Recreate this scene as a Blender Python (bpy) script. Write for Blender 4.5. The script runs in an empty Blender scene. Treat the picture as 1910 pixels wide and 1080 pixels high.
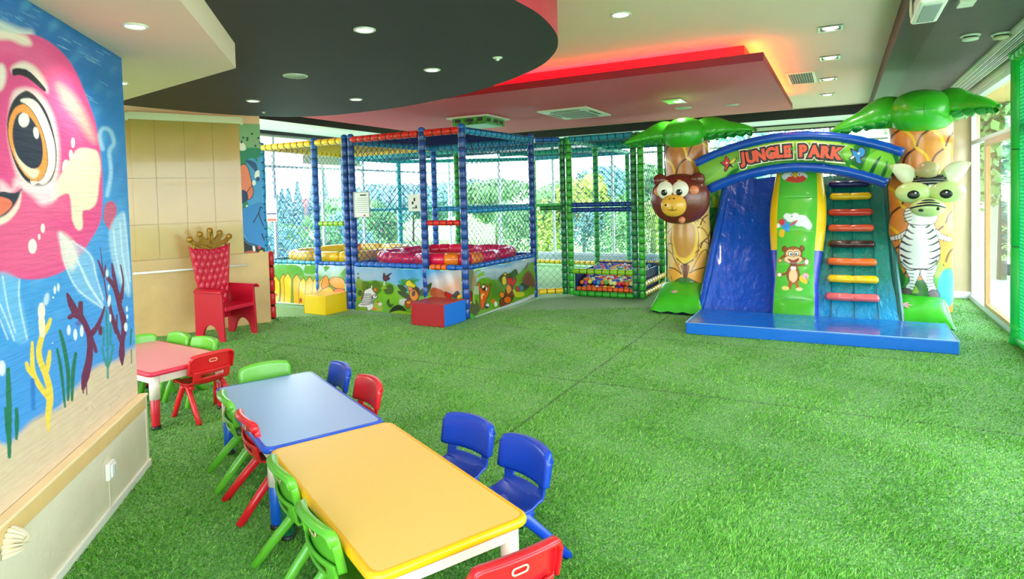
import bpy, bmesh, math, random
import numpy as np
from mathutils import Matrix, Vector
random.seed(7); np.random.seed(7)
SC = bpy.context.scene
COL = SC.collection
PI = math.pi
# ------------------------------------------------------------------ camera
FPX, PITCH, ROLL, CX, CY, CAMH = 1155.0, 0.0355, -0.027, 955.0, 411.0, 1.57
_F = np.array([0, math.cos(PITCH), -math.sin(PITCH)]); _R0 = np.array([1.0, 0, 0]); _U0 = np.cross(_R0, _F)
_R = math.cos(ROLL)*_R0 + math.sin(ROLL)*_U0; _U = -math.sin(ROLL)*_R0 + math.cos(ROLL)*_U0
cam_d = bpy.data.cameras.new('camera'); cam = bpy.data.objects.new('camera', cam_d); COL.objects.link(cam)
cam_d.sensor_width = 36; cam_d.lens = 36*FPX/1910; cam_d.shift_x = 0; cam_d.shift_y = -129/1910
cam_d.clip_start = 0.05; cam_d.clip_end = 400
cam.matrix_world = Matrix([[_R[0], _U[0], -_F[0], 0], [_R[1], _U[1], -_F[1], 0], [_R[2], _U[2], -_F[2], CAMH], [0, 0, 0, 1]])
SC.camera = cam
# ------------------------------------------------------------------ sky, exposure
SC.view_settings.view_transform = 'Standard'; SC.view_settings.look = 'None'
SC.view_settings.gamma = 1; SC.view_settings.use_curve_mapping = False
SC.view_settings.exposure = 0.06
wd = bpy.data.worlds.new('sky'); SC.world = wd; wd.use_nodes = True
nt = wd.node_tree; bg = nt.nodes['Background']
tc = nt.nodes.new('ShaderNodeTexCoord'); sp = nt.nodes.new('ShaderNodeSeparateXYZ'); rp = nt.nodes.new('ShaderNodeValToRGB')
nt.links.new(tc.outputs['Generated'], sp.inputs[0]); nt.links.new(sp.outputs['Z'], rp.inputs[0]); nt.links.new(rp.outputs[0], bg.inputs[0])
rp.color_ramp.elements[0].position = 0.0; rp.color_ramp.elements[0].color = (0.95, 0.98, 1.0, 1)
rp.color_ramp.elements[1].position = 0.7; rp.color_ramp.elements[1].color = (0.62, 0.8, 1.0, 1)
bg.inputs[1].default_value = 9.0
SC.cycles.max_bounces = 8; SC.cycles.transparent_max_bounces = 24; SC.cycles.diffuse_bounces = 5
SC.cycles.sample_clamp_indirect = 8
SC.cycles.caustics_reflective = False; SC.cycles.caustics_refractive = False
# ------------------------------------------------------------------ frames of reference
ROOM = math.radians(-28)          # the hall is turned 28 degrees from the line of sight
_u = np.array([math.cos(ROOM), math.sin(ROOM)]); _v = np.array([-math.sin(ROOM), math.cos(ROOM)])
def W(u, v, z=0.0):
    p = u*_u + v*_v; return np.array([p[0], p[1], z])
def proj(P):
    d = np.asarray(P, float) - np.array([0, 0, CAMH]); z = d @ _F; z = np.where(z < 0.05, 0.05, z)
    return CX + FPX*(d @ _R)/z, CY - FPX*(d @ _U)/z
def at(px, py, z=0.0):            # point of height z seen at a pixel
    d = _F + _R*(px-CX)/FPX + _U*(CY-py)/FPX
    return np.array([0, 0, CAMH]) + d*(z-CAMH)/d[2]
def atv(px, py, v):               # point in the room plane v = const
    d = _F + _R*(px-CX)/FPX + _U*(CY-py)/FPX
    t = v/(d[:2] @ _v); p = np.array([0, 0, CAMH]) + d*t
    return np.array([p[:2] @ _u, v, p[2]])
def UV(P): return P[:2] @ _u, P[:2] @ _v
# ------------------------------------------------------------------ materials
def lin(c):
    c = np.asarray(c, float)/255.0
    return np.where(c <= 0.04045, c/12.92, ((c+0.055)/1.055)**2.4)
MATS = {}
def mat(name, rgb=None, rough=0.5, metal=0.0, coat=0.0, bump=0.0, bscale=30, var=0.0, vscale=4, attr=False, emit=0, spec=0.5, stretch=None, trans=0, sheen=0):
    if name in MATS: return MATS[name]
    m = bpy.data.materials.new(name); m.use_nodes = True; n = m.node_tree; b = n.nodes['Principled BSDF']
    b.inputs['Roughness'].default_value = rough; b.inputs['Metallic'].default_value = metal
    b.inputs['Coat Weight'].default_value = coat; b.inputs['Coat Roughness'].default_value = 0.08
    b.inputs['Specular IOR Level'].default_value = spec
    if sheen: b.inputs['Sheen Weight'].default_value = sheen
    src = None
    if attr:
        a = n.nodes.new('ShaderNodeAttribute'); a.attribute_name = 'paint'; src = a.outputs['Color']
    else:
        c = (*lin(rgb), 1); b.inputs['Base Color'].default_value = c
    tcn = None
    if var or bump:
        tcn = n.nodes.new('ShaderNodeTexCoord'); vec = tcn.outputs['Object']
        if stretch:
            mp = n.nodes.new('ShaderNodeMapping'); mp.inputs['Scale'].default_value = stretch
            n.links.new(vec, mp.inputs[0]); vec = mp.outputs[0]
    if var:
        no = n.nodes.new('ShaderNodeTexNoise'); no.inputs['Scale'].default_value = vscale; no.inputs['Detail'].default_value = 6
        n.links.new(vec, no.inputs['Vector'])
        mr = n.nodes.new('ShaderNodeMapRange'); mr.inputs['From Min'].default_value = 0.3; mr.inputs['From Max'].default_value = 0.7
        mr.inputs['To Min'].default_value = 1-var; mr.inputs['To Max'].default_value = 1+var
        n.links.new(no.outputs['Fac'], mr.inputs['Value'])
        mx = n.nodes.new('ShaderNodeVectorMath'); mx.operation = 'SCALE'
        if src: n.links.new(src, mx.inputs[0])
        else: mx.inputs[0].default_value = tuple(lin(rgb))
        n.links.new(mr.outputs[0], mx.inputs['Scale']); src = mx.outputs[0]
    if src: n.links.new(src, b.inputs['Base Color'])
    if bump:
        no2 = n.nodes.new('ShaderNodeTexNoise'); no2.inputs['Scale'].default_value = bscale; no2.inputs['Detail'].default_value = 5
        n.links.new(vec, no2.inputs['Vector'])
        bp = n.nodes.new('ShaderNodeBump'); bp.inputs['Strength'].default_value = 1.0; bp.inputs['Distance'].default_value = bump
        n.links.new(no2.outputs['Fac'], bp.inputs['Height']); n.links.new(bp.outputs[0], b.inputs['Normal'])
    if emit:
        b.inputs['Emission Color'].default_value = (*lin(rgb), 1); b.inputs['Emission Strength'].default_value = emit
    MATS[name] = m; return m
def glass_mat():
    m = bpy.data.materials.new('window_glass'); m.use_nodes = True; n = m.node_tree; n.nodes.clear()
    o = n.nodes.new('ShaderNodeOutputMaterial'); t = n.nodes.new('ShaderNodeBsdfTransparent'); g = n.nodes.new('ShaderNodeBsdfGlossy')
    t.inputs[0].default_value = (0.95, 0.975, 0.97, 1); g.inputs['Roughness'].default_value = 0.02
    x = n.nodes.new('ShaderNodeMixShader'); f = n.nodes.new('ShaderNodeFresnel'); f.inputs[0].default_value = 1.4
    ge = n.nodes.new('ShaderNodeNewGeometry'); k1 = n.nodes.new('ShaderNodeMath'); k1.operation = 'SUBTRACT'; k1.inputs[0].default_value = 1.0; n.links.new(ge.outputs['Backfacing'], k1.inputs[1]); k2 = n.nodes.new('ShaderNodeMath'); k2.operation = 'MULTIPLY'; n.links.new(k1.outputs[0], k2.inputs[0]); n.links.new(f.outputs[0], k2.inputs[1])
    n.links.new(k2.outputs[0], x.inputs[0]); n.links.new(t.outputs[0], x.inputs[1]); n.links.new(g.outputs[0], x.inputs[2]); n.links.new(x.outputs[0], o.inputs[0])
    return m
GLASS = glass_mat()
# ------------------------------------------------------------------ mesh builder
class MB:
    def __init__(s): s.v = []; s.f = []; s.m = []; s.sm = []
    def add(s, vs, fs, mi=0, smooth=False):
        o = len(s.v); s.v.extend([tuple(map(float, p)) for p in vs])
        for f in fs: s.f.append(tuple(i+o for i in f)); s.m.append(mi); s.sm.append(smooth)
        return s
    def box(s, c, d, mi=0, rz=0, M=None):
        x, y, z = d[0]/2, d[1]/2, d[2]/2; cr, sr = math.cos(rz), math.sin(rz)
        vs = []
        for a in (-x, x):
            for b in (-y, y):
                for e in (-z, z):
                    p = (c[0]+a*cr-b*sr, c[1]+a*sr+b*cr, c[2]+e)
                    vs.append(tuple(M @ Vector(p)) if M else p)
        return s.add(vs, [(0, 1, 3, 2), (4, 6, 7, 5), (0, 4, 5, 1), (2, 3, 7, 6), (0, 2, 6, 4), (1, 5, 7, 3)], mi)
    def prism(s, poly, z0, z1, mi=0, side=None, f3=None, smooth_side=False):
        n = len(poly); g = f3 or (lambda x, y, z: (x, y, z))
        vs = [g(x, y, z0) for x, y in poly] + [g(x, y, z1) for x, y in poly]
        s.add(vs, [tuple(range(n))[::-1], tuple(range(n, 2*n))], mi)
        s.add(vs, [(i, (i+1) % n, n+(i+1) % n, n+i) for i in range(n)], mi if side is None else side, smooth_side)
        return s
    def sweep(s, pts, rad, n=12, mi=0, caps=True, smooth=True, up=None, sq=1.0):
        pts = [Vector(p) for p in pts]; k = len(pts)
        rad = [rad]*k if np.isscalar(rad) else rad
        vs = []; ref = Vector(up) if up else None
        for i, p in enumerate(pts):
            t = (pts[min(i+1, k-1)]-pts[max(i-1, 0)]).normalized()
            if ref is None: ref = Vector((0, 0, 1)) if abs(t.z) < 0.9 else Vector((1, 0, 0))
            a = (ref - t*ref.dot(t)).normalized(); b = t.cross(a); ref = a
            ra, rb = (rad[i], rad[i]*sq) if np.isscalar(rad[i]) else rad[i]
            for j in range(n):
                q = 2*PI*j/n; vs.append(p + a*ra*math.cos(q) + b*rb*math.sin(q))
        fs = [(i*n+j, i*n+(j+1) % n, (i+1)*n+(j+1) % n, (i+1)*n+j) for i in range(k-1) for j in range(n)]
        s.add(vs, fs, mi, smooth)
        if caps: s.add(vs, [tuple(range(n))[::-1], tuple(range((k-1)*n, k*n))], mi)
        return s
    def lathe(s, prof, c=(0, 0, 0), n=24, mi=0, smooth=True, axis='z', sc=(1, 1, 1), M=None):
        vs = []
        for r, h in prof:
            for j in range(n):
                q = 2*PI*j/n; p = (r*math.cos(q)*sc[0], r*math.sin(q)*sc[1], h*sc[2])
                if axis == 'y': p = (p[0], p[2], p[1])
                if axis == 'x': p = (p[2], p[0], p[1])
                if M: p = tuple(M @ Vector(p))
                vs.append((p[0]+c[0], p[1]+c[1], p[2]+c[2]))
        k = len(prof)
        fs = [(i*n+j, i*n+(j+1) % n, (i+1)*n+(j+1) % n, (i+1)*n+j) for i in range(k-1) for j in range(n)]
        s.add(vs, fs, mi, smooth)
        for i, rev in ((0, True), (k-1, False)):
            if prof[i][0] > 1e-4:
                t = tuple(range(i*n, i*n+n)); s.add(vs, [t[::-1] if rev else t], mi)
        return s
    def ell(s, c, r, n=24, k=14, mi=0, M=None, p=1.0):
        vs = []
        for i in range(k+1):
            a = PI*i/k
            for j in range(n):
                b = 2*PI*j/n; x, y, z = math.sin(a)*math.cos(b), math.sin(a)*math.sin(b), math.cos(a)
                f = lambda t: math.copysign(abs(t)**p, t)
                q = Vector((f(x)*r[0], f(y)*r[1], f(z)*r[2]))
                if M: q = M @ q
                vs.append((q.x+c[0], q.y+c[1], q.z+c[2]))
        fs = [(i*n+j, (i+1)*n+j, (i+1)*n+(j+1) % n, i*n+(j+1) % n) for i in range(k) for j in range(n)]
        return s.add(vs, fs, mi, True)
    def grid(s, F, na, nb, mi=0, smooth=True, wrap=False):
        vs = [F(i/na, j/nb) for i in range(na+1) for j in range(nb+1)]
        fs = [(i*(nb+1)+j, (i+1)*(nb+1)+j, (i+1)*(nb+1)+j+1, i*(nb+1)+j+1) for i in range(na) for j in range(nb)]
        return s.add(vs, fs, mi, smooth)
    def build(s, name, mats, parent=None, bevel=0, seg=2, solid=0, sub=0, world=False, off=0, merge=False):
        me = bpy.data.meshes.new(name)
        vs = s.v
        if world and parent is not None:
            Mi = np.array(parent.matrix_basis.inverted()); a = np.array(vs)
            vs = [tuple(x) for x in (a @ Mi[:3, :3].T + Mi[:3, 3])]
        me.from_pydata(vs, [], s.f)
        me.polygons.foreach_set('material_index', s.m); me.polygons.foreach_set('use_smooth', s.sm)
        for m in (mats if isinstance(mats, (list, tuple)) else [mats]): me.materials.append(m)
        bm = bmesh.new(); bm.from_mesh(me)
        bmesh.ops.remove_doubles(bm, verts=bm.verts, dist=1e-5)
        if not (solid and False): bmesh.ops.recalc_face_normals(bm, faces=bm.faces)
        bm.to_mesh(me); bm.free()
        o = bpy.data.objects.new(name, me); COL.objects.link(o)
        if parent is not None: o.parent = parent
        if solid:
            q = o.modifiers.new('solid', 'SOLIDIFY'); q.thickness = solid; q.offset = off
        if bevel:
            q = o.modifiers.new('bevel', 'BEVEL'); q.width = bevel; q.segments = seg; q.limit_method = 'ANGLE'; q.angle_limit = math.radians(35)
            if not any(s.sm):
                for p in me.polygons: p.use_smooth = True
                q.harden_normals = True
        if sub:
            q = o.modifiers.new('sub', 'SUBSURF'); q.levels = sub; q.render_levels = sub
        return o
def tag(o, label=None, cat=None, group=None, kind=None):
    if label: o['label'] = label
    if cat: o['category'] = cat
    if group: o['group'] = group
    if kind: o['kind'] = kind
    return o
def thing(name, label, cat, loc=(0, 0, 0), rz=0, group=None):
    o = bpy.data.objects.new(name, None); COL.objects.link(o); o.location = tuple(map(float, loc)); o.rotation_euler = (0, 0, rz)
    o.empty_display_size = 0.1
    o.matrix_basis = Matrix.Translation(Vector(tuple(map(float, loc)))) @ Matrix.Rotation(rz, 4, 'Z')
    return tag(o, label, cat, group)
def dup(root, loc, rz, label=None, group=None):
    r = root.copy(); COL.objects.link(r)
    r.matrix_basis = Matrix.Translation(Vector(tuple(map(float, loc)))) @ Matrix.Rotation(rz, 4, 'Z')
    if label: r['label'] = label
    if group: r['group'] = group
    for ch in list(root.children):
        c = ch.copy(); COL.objects.link(c); c.parent = r
        for g in list(ch.children):
            d = g.copy(); COL.objects.link(d); d.parent = c
    return r
def struct(o): o['kind'] = 'structure'; return o
def roomobj(name, label=None, cat=None, group=None, kind=None, loc=(0, 0, 0)):
    p = W(*loc); o = thing(name, label, cat, p, ROOM, group)
    if kind: o['kind'] = kind
    return o
def place(o, u=0, v=0, z=0, rz=ROOM):
    o.matrix_basis = Matrix.Translation(Vector(W(u, v, z))) @ Matrix.Rotation(rz, 4, 'Z'); return o
# ------------------------------------------------------------------ painting on a surface (colours stored per vertex)
def catmull(pts, k=6, closed=True):
    p = np.array(pts, float); n = len(p); out = []
    rng = range(n) if closed else range(n-1)
    for i in rng:
        a, b, c, d = (p[(i-1) % n], p[i], p[(i+1) % n], p[(i+2) % n]) if closed else (p[max(i-1, 0)], p[i], p[i+1], p[min(i+2, n-1)])
        for j in range(k):
            t = j/k; out.append(0.5*((2*b)+(-a+c)*t+(2*a-5*b+4*c-d)*t*t+(-a+3*b-3*c+d)*t**3))
    if not closed: out.append(p[-1])
    return np.array(out)
class Canvas:
    def __init__(s, X, Y, base, mask=None):
        s.X, s.Y = np.asarray(X), np.asarray(Y); s.c = np.tile(lin(base), (len(s.X), 1)); s.mask = mask
        s.T = lambda p: np.array(p, float)
    def zoom(s, x0, y0, k): s.T = lambda p: np.array(p, float)/k + np.array([x0, y0]); s.k = k; return s
    k = 1.0
    def _box(s, p, m):
        b = (s.X > p[:, 0].min()-m) & (s.X < p[:, 0].max()+m) & (s.Y > p[:, 1].min()-m) & (s.Y < p[:, 1].max()+m)
        if s.mask is not None: b &= s.mask
        return np.nonzero(b)[0]
    def _mix(s, idx, cov, col):
        s.c[idx] = s.c[idx]*(1-cov[:, None]) + lin(col)*cov[:, None]
    def _dist(s, idx, p, closed, w=None):
        x, y = s.X[idx], s.Y[idx]; D = np.full(len(idx), 1e9); ins = np.zeros(len(idx), bool); n = len(p)
        for i in range(n if closed else n-1):
            a, b = p[i], p[(i+1) % n]; e = b-a; L = e @ e + 1e-12
            t = np.clip(((x-a[0])*e[0]+(y-a[1])*e[1])/L, 0, 1)
            d = np.hypot(x-a[0]-t*e[0], y-a[1]-t*e[1])
            if w is not None: d = d - (w[i]*(1-t)+w[(i+1) % n]*t)/2
            D = np.minimum(D, d)
            if closed:
                c = ((a[1] > y) != (b[1] > y)); ins ^= c & (x < (b[0]-a[0])*(y-a[1])/(b[1]-a[1]+1e-12)+a[0])
        return D, ins
    def poly(s, pts, col, soft=1.0, alpha=1.0, smooth=True, line=None, lw=1.25):
        p = s.T(pts); p = catmull(p) if smooth else p
        idx = s._box(p, soft+2)
        if len(idx):
            D, ins = s._dist(idx, p, True); sd = np.where(ins, D, -D)
            if col is not None: s._mix(idx, np.clip(0.5+sd/soft, 0, 1)*alpha, col)
            if line is not None: s._mix(idx, np.clip(0.5+(lw/2-D)/0.6, 0, 1)*alpha, line)
        return s
    def ell(s, c, r, col, rot=0, soft=1.0, alpha=1.0, line=None, lw=1.25):
        a = np.linspace(0, 2*PI, 28, endpoint=False); cr, sr = math.cos(rot), math.sin(rot)
        x, y = r[0]*np.cos(a), r[1]*np.sin(a)
        return s.poly(np.stack([c[0]+x*cr-y*sr, c[1]+x*sr+y*cr], 1), col, soft, alpha, False, line, lw)
    def stroke(s, pts, w, col, soft=0.8, alpha=1.0, smooth=True):
        p = s.T(pts); w = np.array([w]*len(p) if np.isscalar(w) else w, float)/s.k
        if smooth and len(p) > 2:
            q = catmull(p, 6, False); w = np.interp(np.linspace(0, len(p)-1, len(q)), range(len(p)), w); p = q
        idx = s._box(p, w.max()+soft+1)
        if len(idx):
            D, _ = s._dist(idx, p, False, w); s._mix(idx, np.clip(0.5-D/soft, 0, 1)*alpha, col)
        return s
def painted_grid(name, P, na, nb, canvas, material, parent=None, world=True, smooth=True, solid=0):
    """P: (na+1)*(nb+1) x 3 world points; colours from canvas.c"""
    me = bpy.data.meshes.new(name)
    V = np.array(P, float)
    if world and parent is not None:
        Mi = np.array(parent.matrix_basis.inverted()); V = V @ Mi[:3, :3].T + Mi[:3, 3]
    i, j = np.meshgrid(np.arange(na), np.arange(nb), indexing='ij'); a = (i*(nb+1)+j).ravel()
    F = np.stack([a, a+nb+1, a+nb+2, a+1], 1)
    me.vertices.add(len(V)); me.vertices.foreach_set('co', V.ravel())
    me.loops.add(F.size); me.loops.foreach_set('vertex_index', F.ravel().astype(np.int32))
    me.polygons.add(len(F)); me.polygons.foreach_set('loop_start', np.arange(0, F.size, 4, dtype=np.int32))
    me.polygons.foreach_set('loop_total', np.full(len(F), 4, dtype=np.int32))
    me.polygons.foreach_set('use_smooth', np.full(len(F), smooth))
    me.update(calc_edges=True); me.materials.append(material)
    at_ = me.color_attributes.new('paint', 'FLOAT_COLOR', 'POINT')
    at_.data.foreach_set('color', np.concatenate([np.clip(canvas.c, 0, 1), np.ones((len(V), 1))], 1).ravel())
    o = bpy.data.objects.new(name, me); COL.objects.link(o)
    if parent is not None: o.parent = parent
    if solid:
        q = o.modifiers.new('solid', 'SOLIDIFY'); q.thickness = solid; q.offset = 0
    return o
def vnoise(x, y, seed=0):
    r = np.random.RandomState(seed); out = 0
    for k in range(5):
        a, b, ph = r.uniform(-1, 1), r.uniform(-1, 1), r.uniform(0, 6.28); L = math.hypot(a, b)
        out = out + np.sin((a*x+b*y)/L + ph + 0.7*np.sin(b*x*0.6-a*y*0.7+ph*2))
    return out/5
# ================================================================== STRUCTURE
ZC, ZS, ZD, ZP = 3.07, 2.9, 2.62, 2.85
M_cream = mat('cream_ceiling_paint', (252, 214, 196), 0.7, bump=0.0005, bscale=60)
M_dark = mat('charcoal_ceiling_paint', (52, 43, 52), 0.6, bump=0.001, bscale=3, var=0.08, vscale=2)
M_black = mat('black_band_paint', (24, 27, 36), 0.5)
M_crim = mat('crimson_paint', (190, 40, 66), 0.5)
M_pink = mat('rose_ceiling_paint', (236, 74, 104), 0.6, bump=0.0004, bscale=20)
M_white = mat('white_paint', (232, 232, 230), 0.5)
M_grey = mat('grey_ceiling_paint', (90, 78, 80), 0.6, bump=0.003, bscale=4, var=0.08, vscale=3)
M_beam = mat('dark_mauve_beam_paint', (30, 27, 30), 0.5)
M_frame = mat('window_frame_white', (215, 222, 226), 0.4)
M_wood = mat('light_wood', (206, 160, 108), 0.5, var=0.12, vscale=8, stretch=(12, 12, 1))
M_plas = mat('white_plastic', (235, 234, 228), 0.35)
M_blackp = mat('black_plastic', (18, 18, 20), 0.4)

# floor : artificial turf laid in strips
def turf_mat():
    m = bpy.data.materials.new('artificial_turf'); m.use_nodes = True; n = m.node_tree; b = n.nodes['Principled BSDF']
    tcn = n.nodes.new('ShaderNodeTexCoord'); vec = tcn.outputs['Object']
    def noise(sc, det=4): 
        q = n.nodes.new('ShaderNodeTexNoise'); q.inputs['Scale'].default_value = sc; q.inputs['Detail'].default_value = det; n.links.new(vec, q.inputs['Vector']); return q.outputs['Fac']
    def math_(op, a, c=None):
        q = n.nodes.new('ShaderNodeMath'); q.operation = op
        for k, x in enumerate((a, c)):
            if x is None: continue
            if isinstance(x, (int, float)): q.inputs[k].default_value = x
            else: n.links.new(x, q.inputs[k])
        return q.outputs[0]
    r = n.nodes.new('ShaderNodeValToRGB'); n.links.new(noise(70, 8), r.inputs[0])
    e = r.color_ramp.elements; e[0].position = 0.33; e[0].color = (*lin((58, 120, 36)), 1); e[1].position = 0.68; e[1].color = (*lin((150, 208, 100)), 1)
    q = e.new(0.5); q.color = (*lin((98, 168, 60)), 1)
    big = math_('ADD', math_('MULTIPLY', noise(1.3, 3), 0.5), 0.75)
    sx = n.nodes.new('ShaderNodeSeparateXYZ'); n.links.new(vec, sx.inputs[0])
    seam = None
    for out, c in ((sx.outputs['X'], -1.97), (sx.outputs['Y'], 4.86), (sx.outputs['Y'], 6.62), (sx.outputs['X'], 0.05)):
        d = math_('ABSOLUTE', math_('SUBTRACT', out, c)); f = math_('LESS_THAN', d, 0.007)
        if c == 0.05: f = math_('MULTIPLY', f, 0.0)
        seam = f if seam is None else math_('MAXIMUM', seam, f)
    k = math_('MULTIPLY', big, math_('SUBTRACT', 1.0, math_('MULTIPLY', seam, 0.6)))
    vm = n.nodes.new('ShaderNodeVectorMath'); vm.operation = 'SCALE'; n.links.new(r.outputs[0], vm.inputs[0]); n.links.new(k, vm.inputs['Scale'])
    n.links.new(vm.outputs[0], b.inputs['Base Color'])
    b.inputs['Roughness'].default_value = 0.7; b.inputs['Specular IOR Level'].default_value = 0.25
    b.inputs['Sheen Weight'].default_value = 0.35; b.inputs['Sheen Roughness'].default_value = 0.5
    bp = n.nodes.new('ShaderNodeBump'); bp.inputs['Distance'].default_value = 0.012; n.links.new(noise(160, 6), bp.inputs['Height']); n.links.new(bp.outputs[0], b.inputs['Normal'])
    return m
M_turf = turf_mat()
fl = MB().box((-3.8, 5.9, -0.05), (10.9, 15.9, 0.1)).build('floor', M_turf); struct(place(fl))

# ceilings
def slab(name, poly, z0, z1, mats, side=None):
    return struct(place(MB().prism(poly, z0, z1, 0, side).build(name, mats)))
R4 = lambda a, b, c, d: [(a, c), (b, c), (b, d), (a, d)]
slab('ceiling', R4(-7.9, 0.44, -2.1, 12.65), ZC, ZC+0.1, M_cream)
slab('ceiling', R4(-9.3, 1.75, 12.65, 13.85), ZS, ZC+0.1, [M_white, M_black], 1)
slab('ceiling', R4(-9.3, -7.9, -2.1, 12.65), ZS, ZC+0.1, [M_white, M_black], 1)
slab('ceiling', R4(0.68, 1.75, -2.1, 12.65), ZS+0.02, ZC+0.1, M_grey)
slab('trim_1', R4(0.44, 0.68, -2.1, 12.65), ZS-0.02, ZC+0.1, M_beam)
# thin shadow gap line around the dropped edge
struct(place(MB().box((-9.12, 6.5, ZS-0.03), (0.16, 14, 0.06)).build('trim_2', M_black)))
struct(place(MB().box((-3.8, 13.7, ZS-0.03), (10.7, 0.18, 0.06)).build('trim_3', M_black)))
# rose dropped panel with hidden light cove
slab('ceiling', R4(-7.0, -0.66, 6.57, 10.75), ZP, ZP+0.085, [M_pink, mat('shaded_crimson_lip', (140, 16, 46), 0.5)], 1)  # low light on the lip's edge is painted in as darker crimson
slab('ceiling', R4(-6.85, -0.86, 6.78, 10.6), ZP+0.085, ZC, [M_crim], None)
def lamp_strip(name, label, c, d, rgb, e, group=None):
    o = place(MB().box(c, d).build(name, mat(name+'_glow_%d' % int(rgb[1]), rgb, emit=e))); return tag(o, label, 'led strip', group)
lamp_strip('led_strip', 'glowing red led strip lying on the long front edge of the rose ceiling panel', (-3.9, 6.70, ZP+0.092), (5.9, 0.03, 0.012), (255, 40, 66), 34)
lamp_strip('led_strip', 'glowing amber led strip on the right end of the rose ceiling panel', (-0.78, 8.6, ZP+0.092), (0.03, 3.9, 0.012), (255, 150, 60), 26)
# charcoal ceiling island with a curved edge
edge_px = [(905, -28), (960, 0), (1005, 26), (1033, 55), (1041, 76), (1035, 98), (1010, 122), (970, 142), (930, 157), (870, 175), (800, 190), (740, 201), (640, 213), (560, 218), (488, 217), (400, 212), (300, 203), (232, 196), (150, 184)]
ep = [UV(at(x, y, ZD)) for x, y in edge_px]
ep = [tuple(p) for p in catmull(ep, 5, False)]
a0, a1 = ep[0], ep[-1]
ep = [(a0[0]-1.2, a0[1]-1.6), (a0[0]-0.35, a0[1]-0.75)] + ep + [(-7.6, -1.5)]
slab('ceiling', ep[::-1], ZD, ZC, [M_dark, M_crim], 1)
# cream soffit over the painted wall
c1 = UV(at(440, 127, 2.46)); c0 = UV(at(218, 191, 2.46)); dW = np.array([-0.2425, 0.970])
def wuv(p): return UV(np.array([p[0], p[1], 0]))
P1, P0 = at(440, 127, 2.46), at(218, 191, 2.46); Pn = at(335, 0, 2.46)
dirn = (Pn-P1)/np.linalg.norm(Pn-P1); Pn = P1+dirn*5.0
dl = (P0-P1)/np.linalg.norm(P0-P1); P0 = P1+dl*4.2
slab('ceiling', [wuv(P1), wuv(P0), wuv(P0+dirn*5.0), wuv(Pn)], 2.46, ZD-0.002, [M_cream])

# ---- left wall with the sea painting (a free-standing wing of wall)
WB = at(276, 872)[:2]; WD = (at(112.5, 1080)[:2]-WB); WD = WD/np.linalg.norm(WD); WN = np.array([WD[1], -WD[0]]) # towards the camera along WD
WN = WN if WN[0] > 0 else -WN
def wl(s, off, z): return np.array([*(WB + WD*s - WN*off), z])
LEDGE = 0.452
OFF = 0.035
wallL = 3.4
na, nb = 620, 500
ss, zz = np.meshgrid(np.linspace(0.0, wallL, na+1), np.linspace(LEDGE, 2.47, nb+1), indexing='ij')
PW = np.stack([WB[0]+WD[0]*ss-WN[0]*OFF, WB[1]+WD[1]*ss-WN[1]*OFF, zz], -1).reshape(-1, 3)
X, Y = proj(PW); okm = (PW @ _F) > 0.3
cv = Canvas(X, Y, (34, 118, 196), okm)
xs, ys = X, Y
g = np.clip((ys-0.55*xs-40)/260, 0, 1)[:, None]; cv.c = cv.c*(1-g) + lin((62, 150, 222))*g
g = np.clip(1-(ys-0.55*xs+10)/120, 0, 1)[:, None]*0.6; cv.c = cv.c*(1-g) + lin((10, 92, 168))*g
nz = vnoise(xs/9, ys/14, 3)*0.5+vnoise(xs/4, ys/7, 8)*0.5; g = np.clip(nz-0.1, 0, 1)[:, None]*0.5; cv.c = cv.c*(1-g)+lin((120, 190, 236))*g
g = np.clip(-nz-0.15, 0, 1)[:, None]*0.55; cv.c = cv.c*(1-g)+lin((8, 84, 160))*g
A = lambda: cv.zoom(0, 100, 3.6)
B = lambda: cv.zoom(0, 380, 4.154)
Cc = lambda: cv.zoom(0, 580, 3.857)
Z5 = lambda: cv.zoom(0, 0, 4.154)
# water highlights
Z5()
for q in range(26):
    x0, y0 = random.uniform(420, 860), random.uniform(230, 800)
    if x0 > 560+0.25*(y0-560) or y0 < 400:
        cv.stroke([(x0, y0), (x0+30, y0+14), (x0+64, y0+34)], 3, (196, 226, 244), 1.2, 0.6)
for q in range(14):
    x0, y0 = random.uniform(0, 300), random.uniform(20, 180)
    cv.stroke([(x0, y0), (x0+50, y0+26)], 4, (150, 200, 236), 1.5, 0.5)
Z5().stroke([(0, 190), (60, 215), (150, 250), (230, 262)], 60, (236, 232, 222), 12, 0.75)
# fish body
body = [(-160, 300), (0, 250), (100, 262), (250, 268), (340, 300), (430, 360), (520, 450), (590, 560), (650, 700), (700, 830), (740, 950), (765, 1080), (785, 1240), (795, 1400), (790, 1640), (760, 1760), (700, 1860), (640, 1960), (520, 2080), (400, 2140), (260, 2165), (150, 2155), (0, 2115), (-200, 2050)]
Z5().poly(body, (230, 76, 142), 2.5)
Z5().poly([(0, 330), (180, 330), (330, 380), (450, 520), (560, 720), (640, 1000), (600, 1100), (450, 900), (300, 600), (100, 440), (0, 430)], (240, 104, 158), 24, 0.6)
A().poly([(380, 200), (470, 250), (560, 370), (625, 520), (640, 600), (590, 560), (520, 460), (420, 330)], (250, 186, 168), 14, 0.75)
Z5().poly([(-20, 225), (110, 250), (205, 280), (245, 345), (180, 350), (80, 310), (-20, 300)], (244, 226, 214), 9, 0.9)
A().ell((0, 160), (40, 92), (244, 226, 222), 0.1, 8, 0.95)
A().poly([(150, 650), (420, 900), (480, 1080), (250, 1080), (100, 1000)], (238, 120, 160), 30, 0.35)
Z5().poly([(0, 1700), (300, 1650), (500, 1900), (420, 2080), (100, 2120), (0, 2090)], (236, 110, 150), 30, 0.4)
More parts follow.
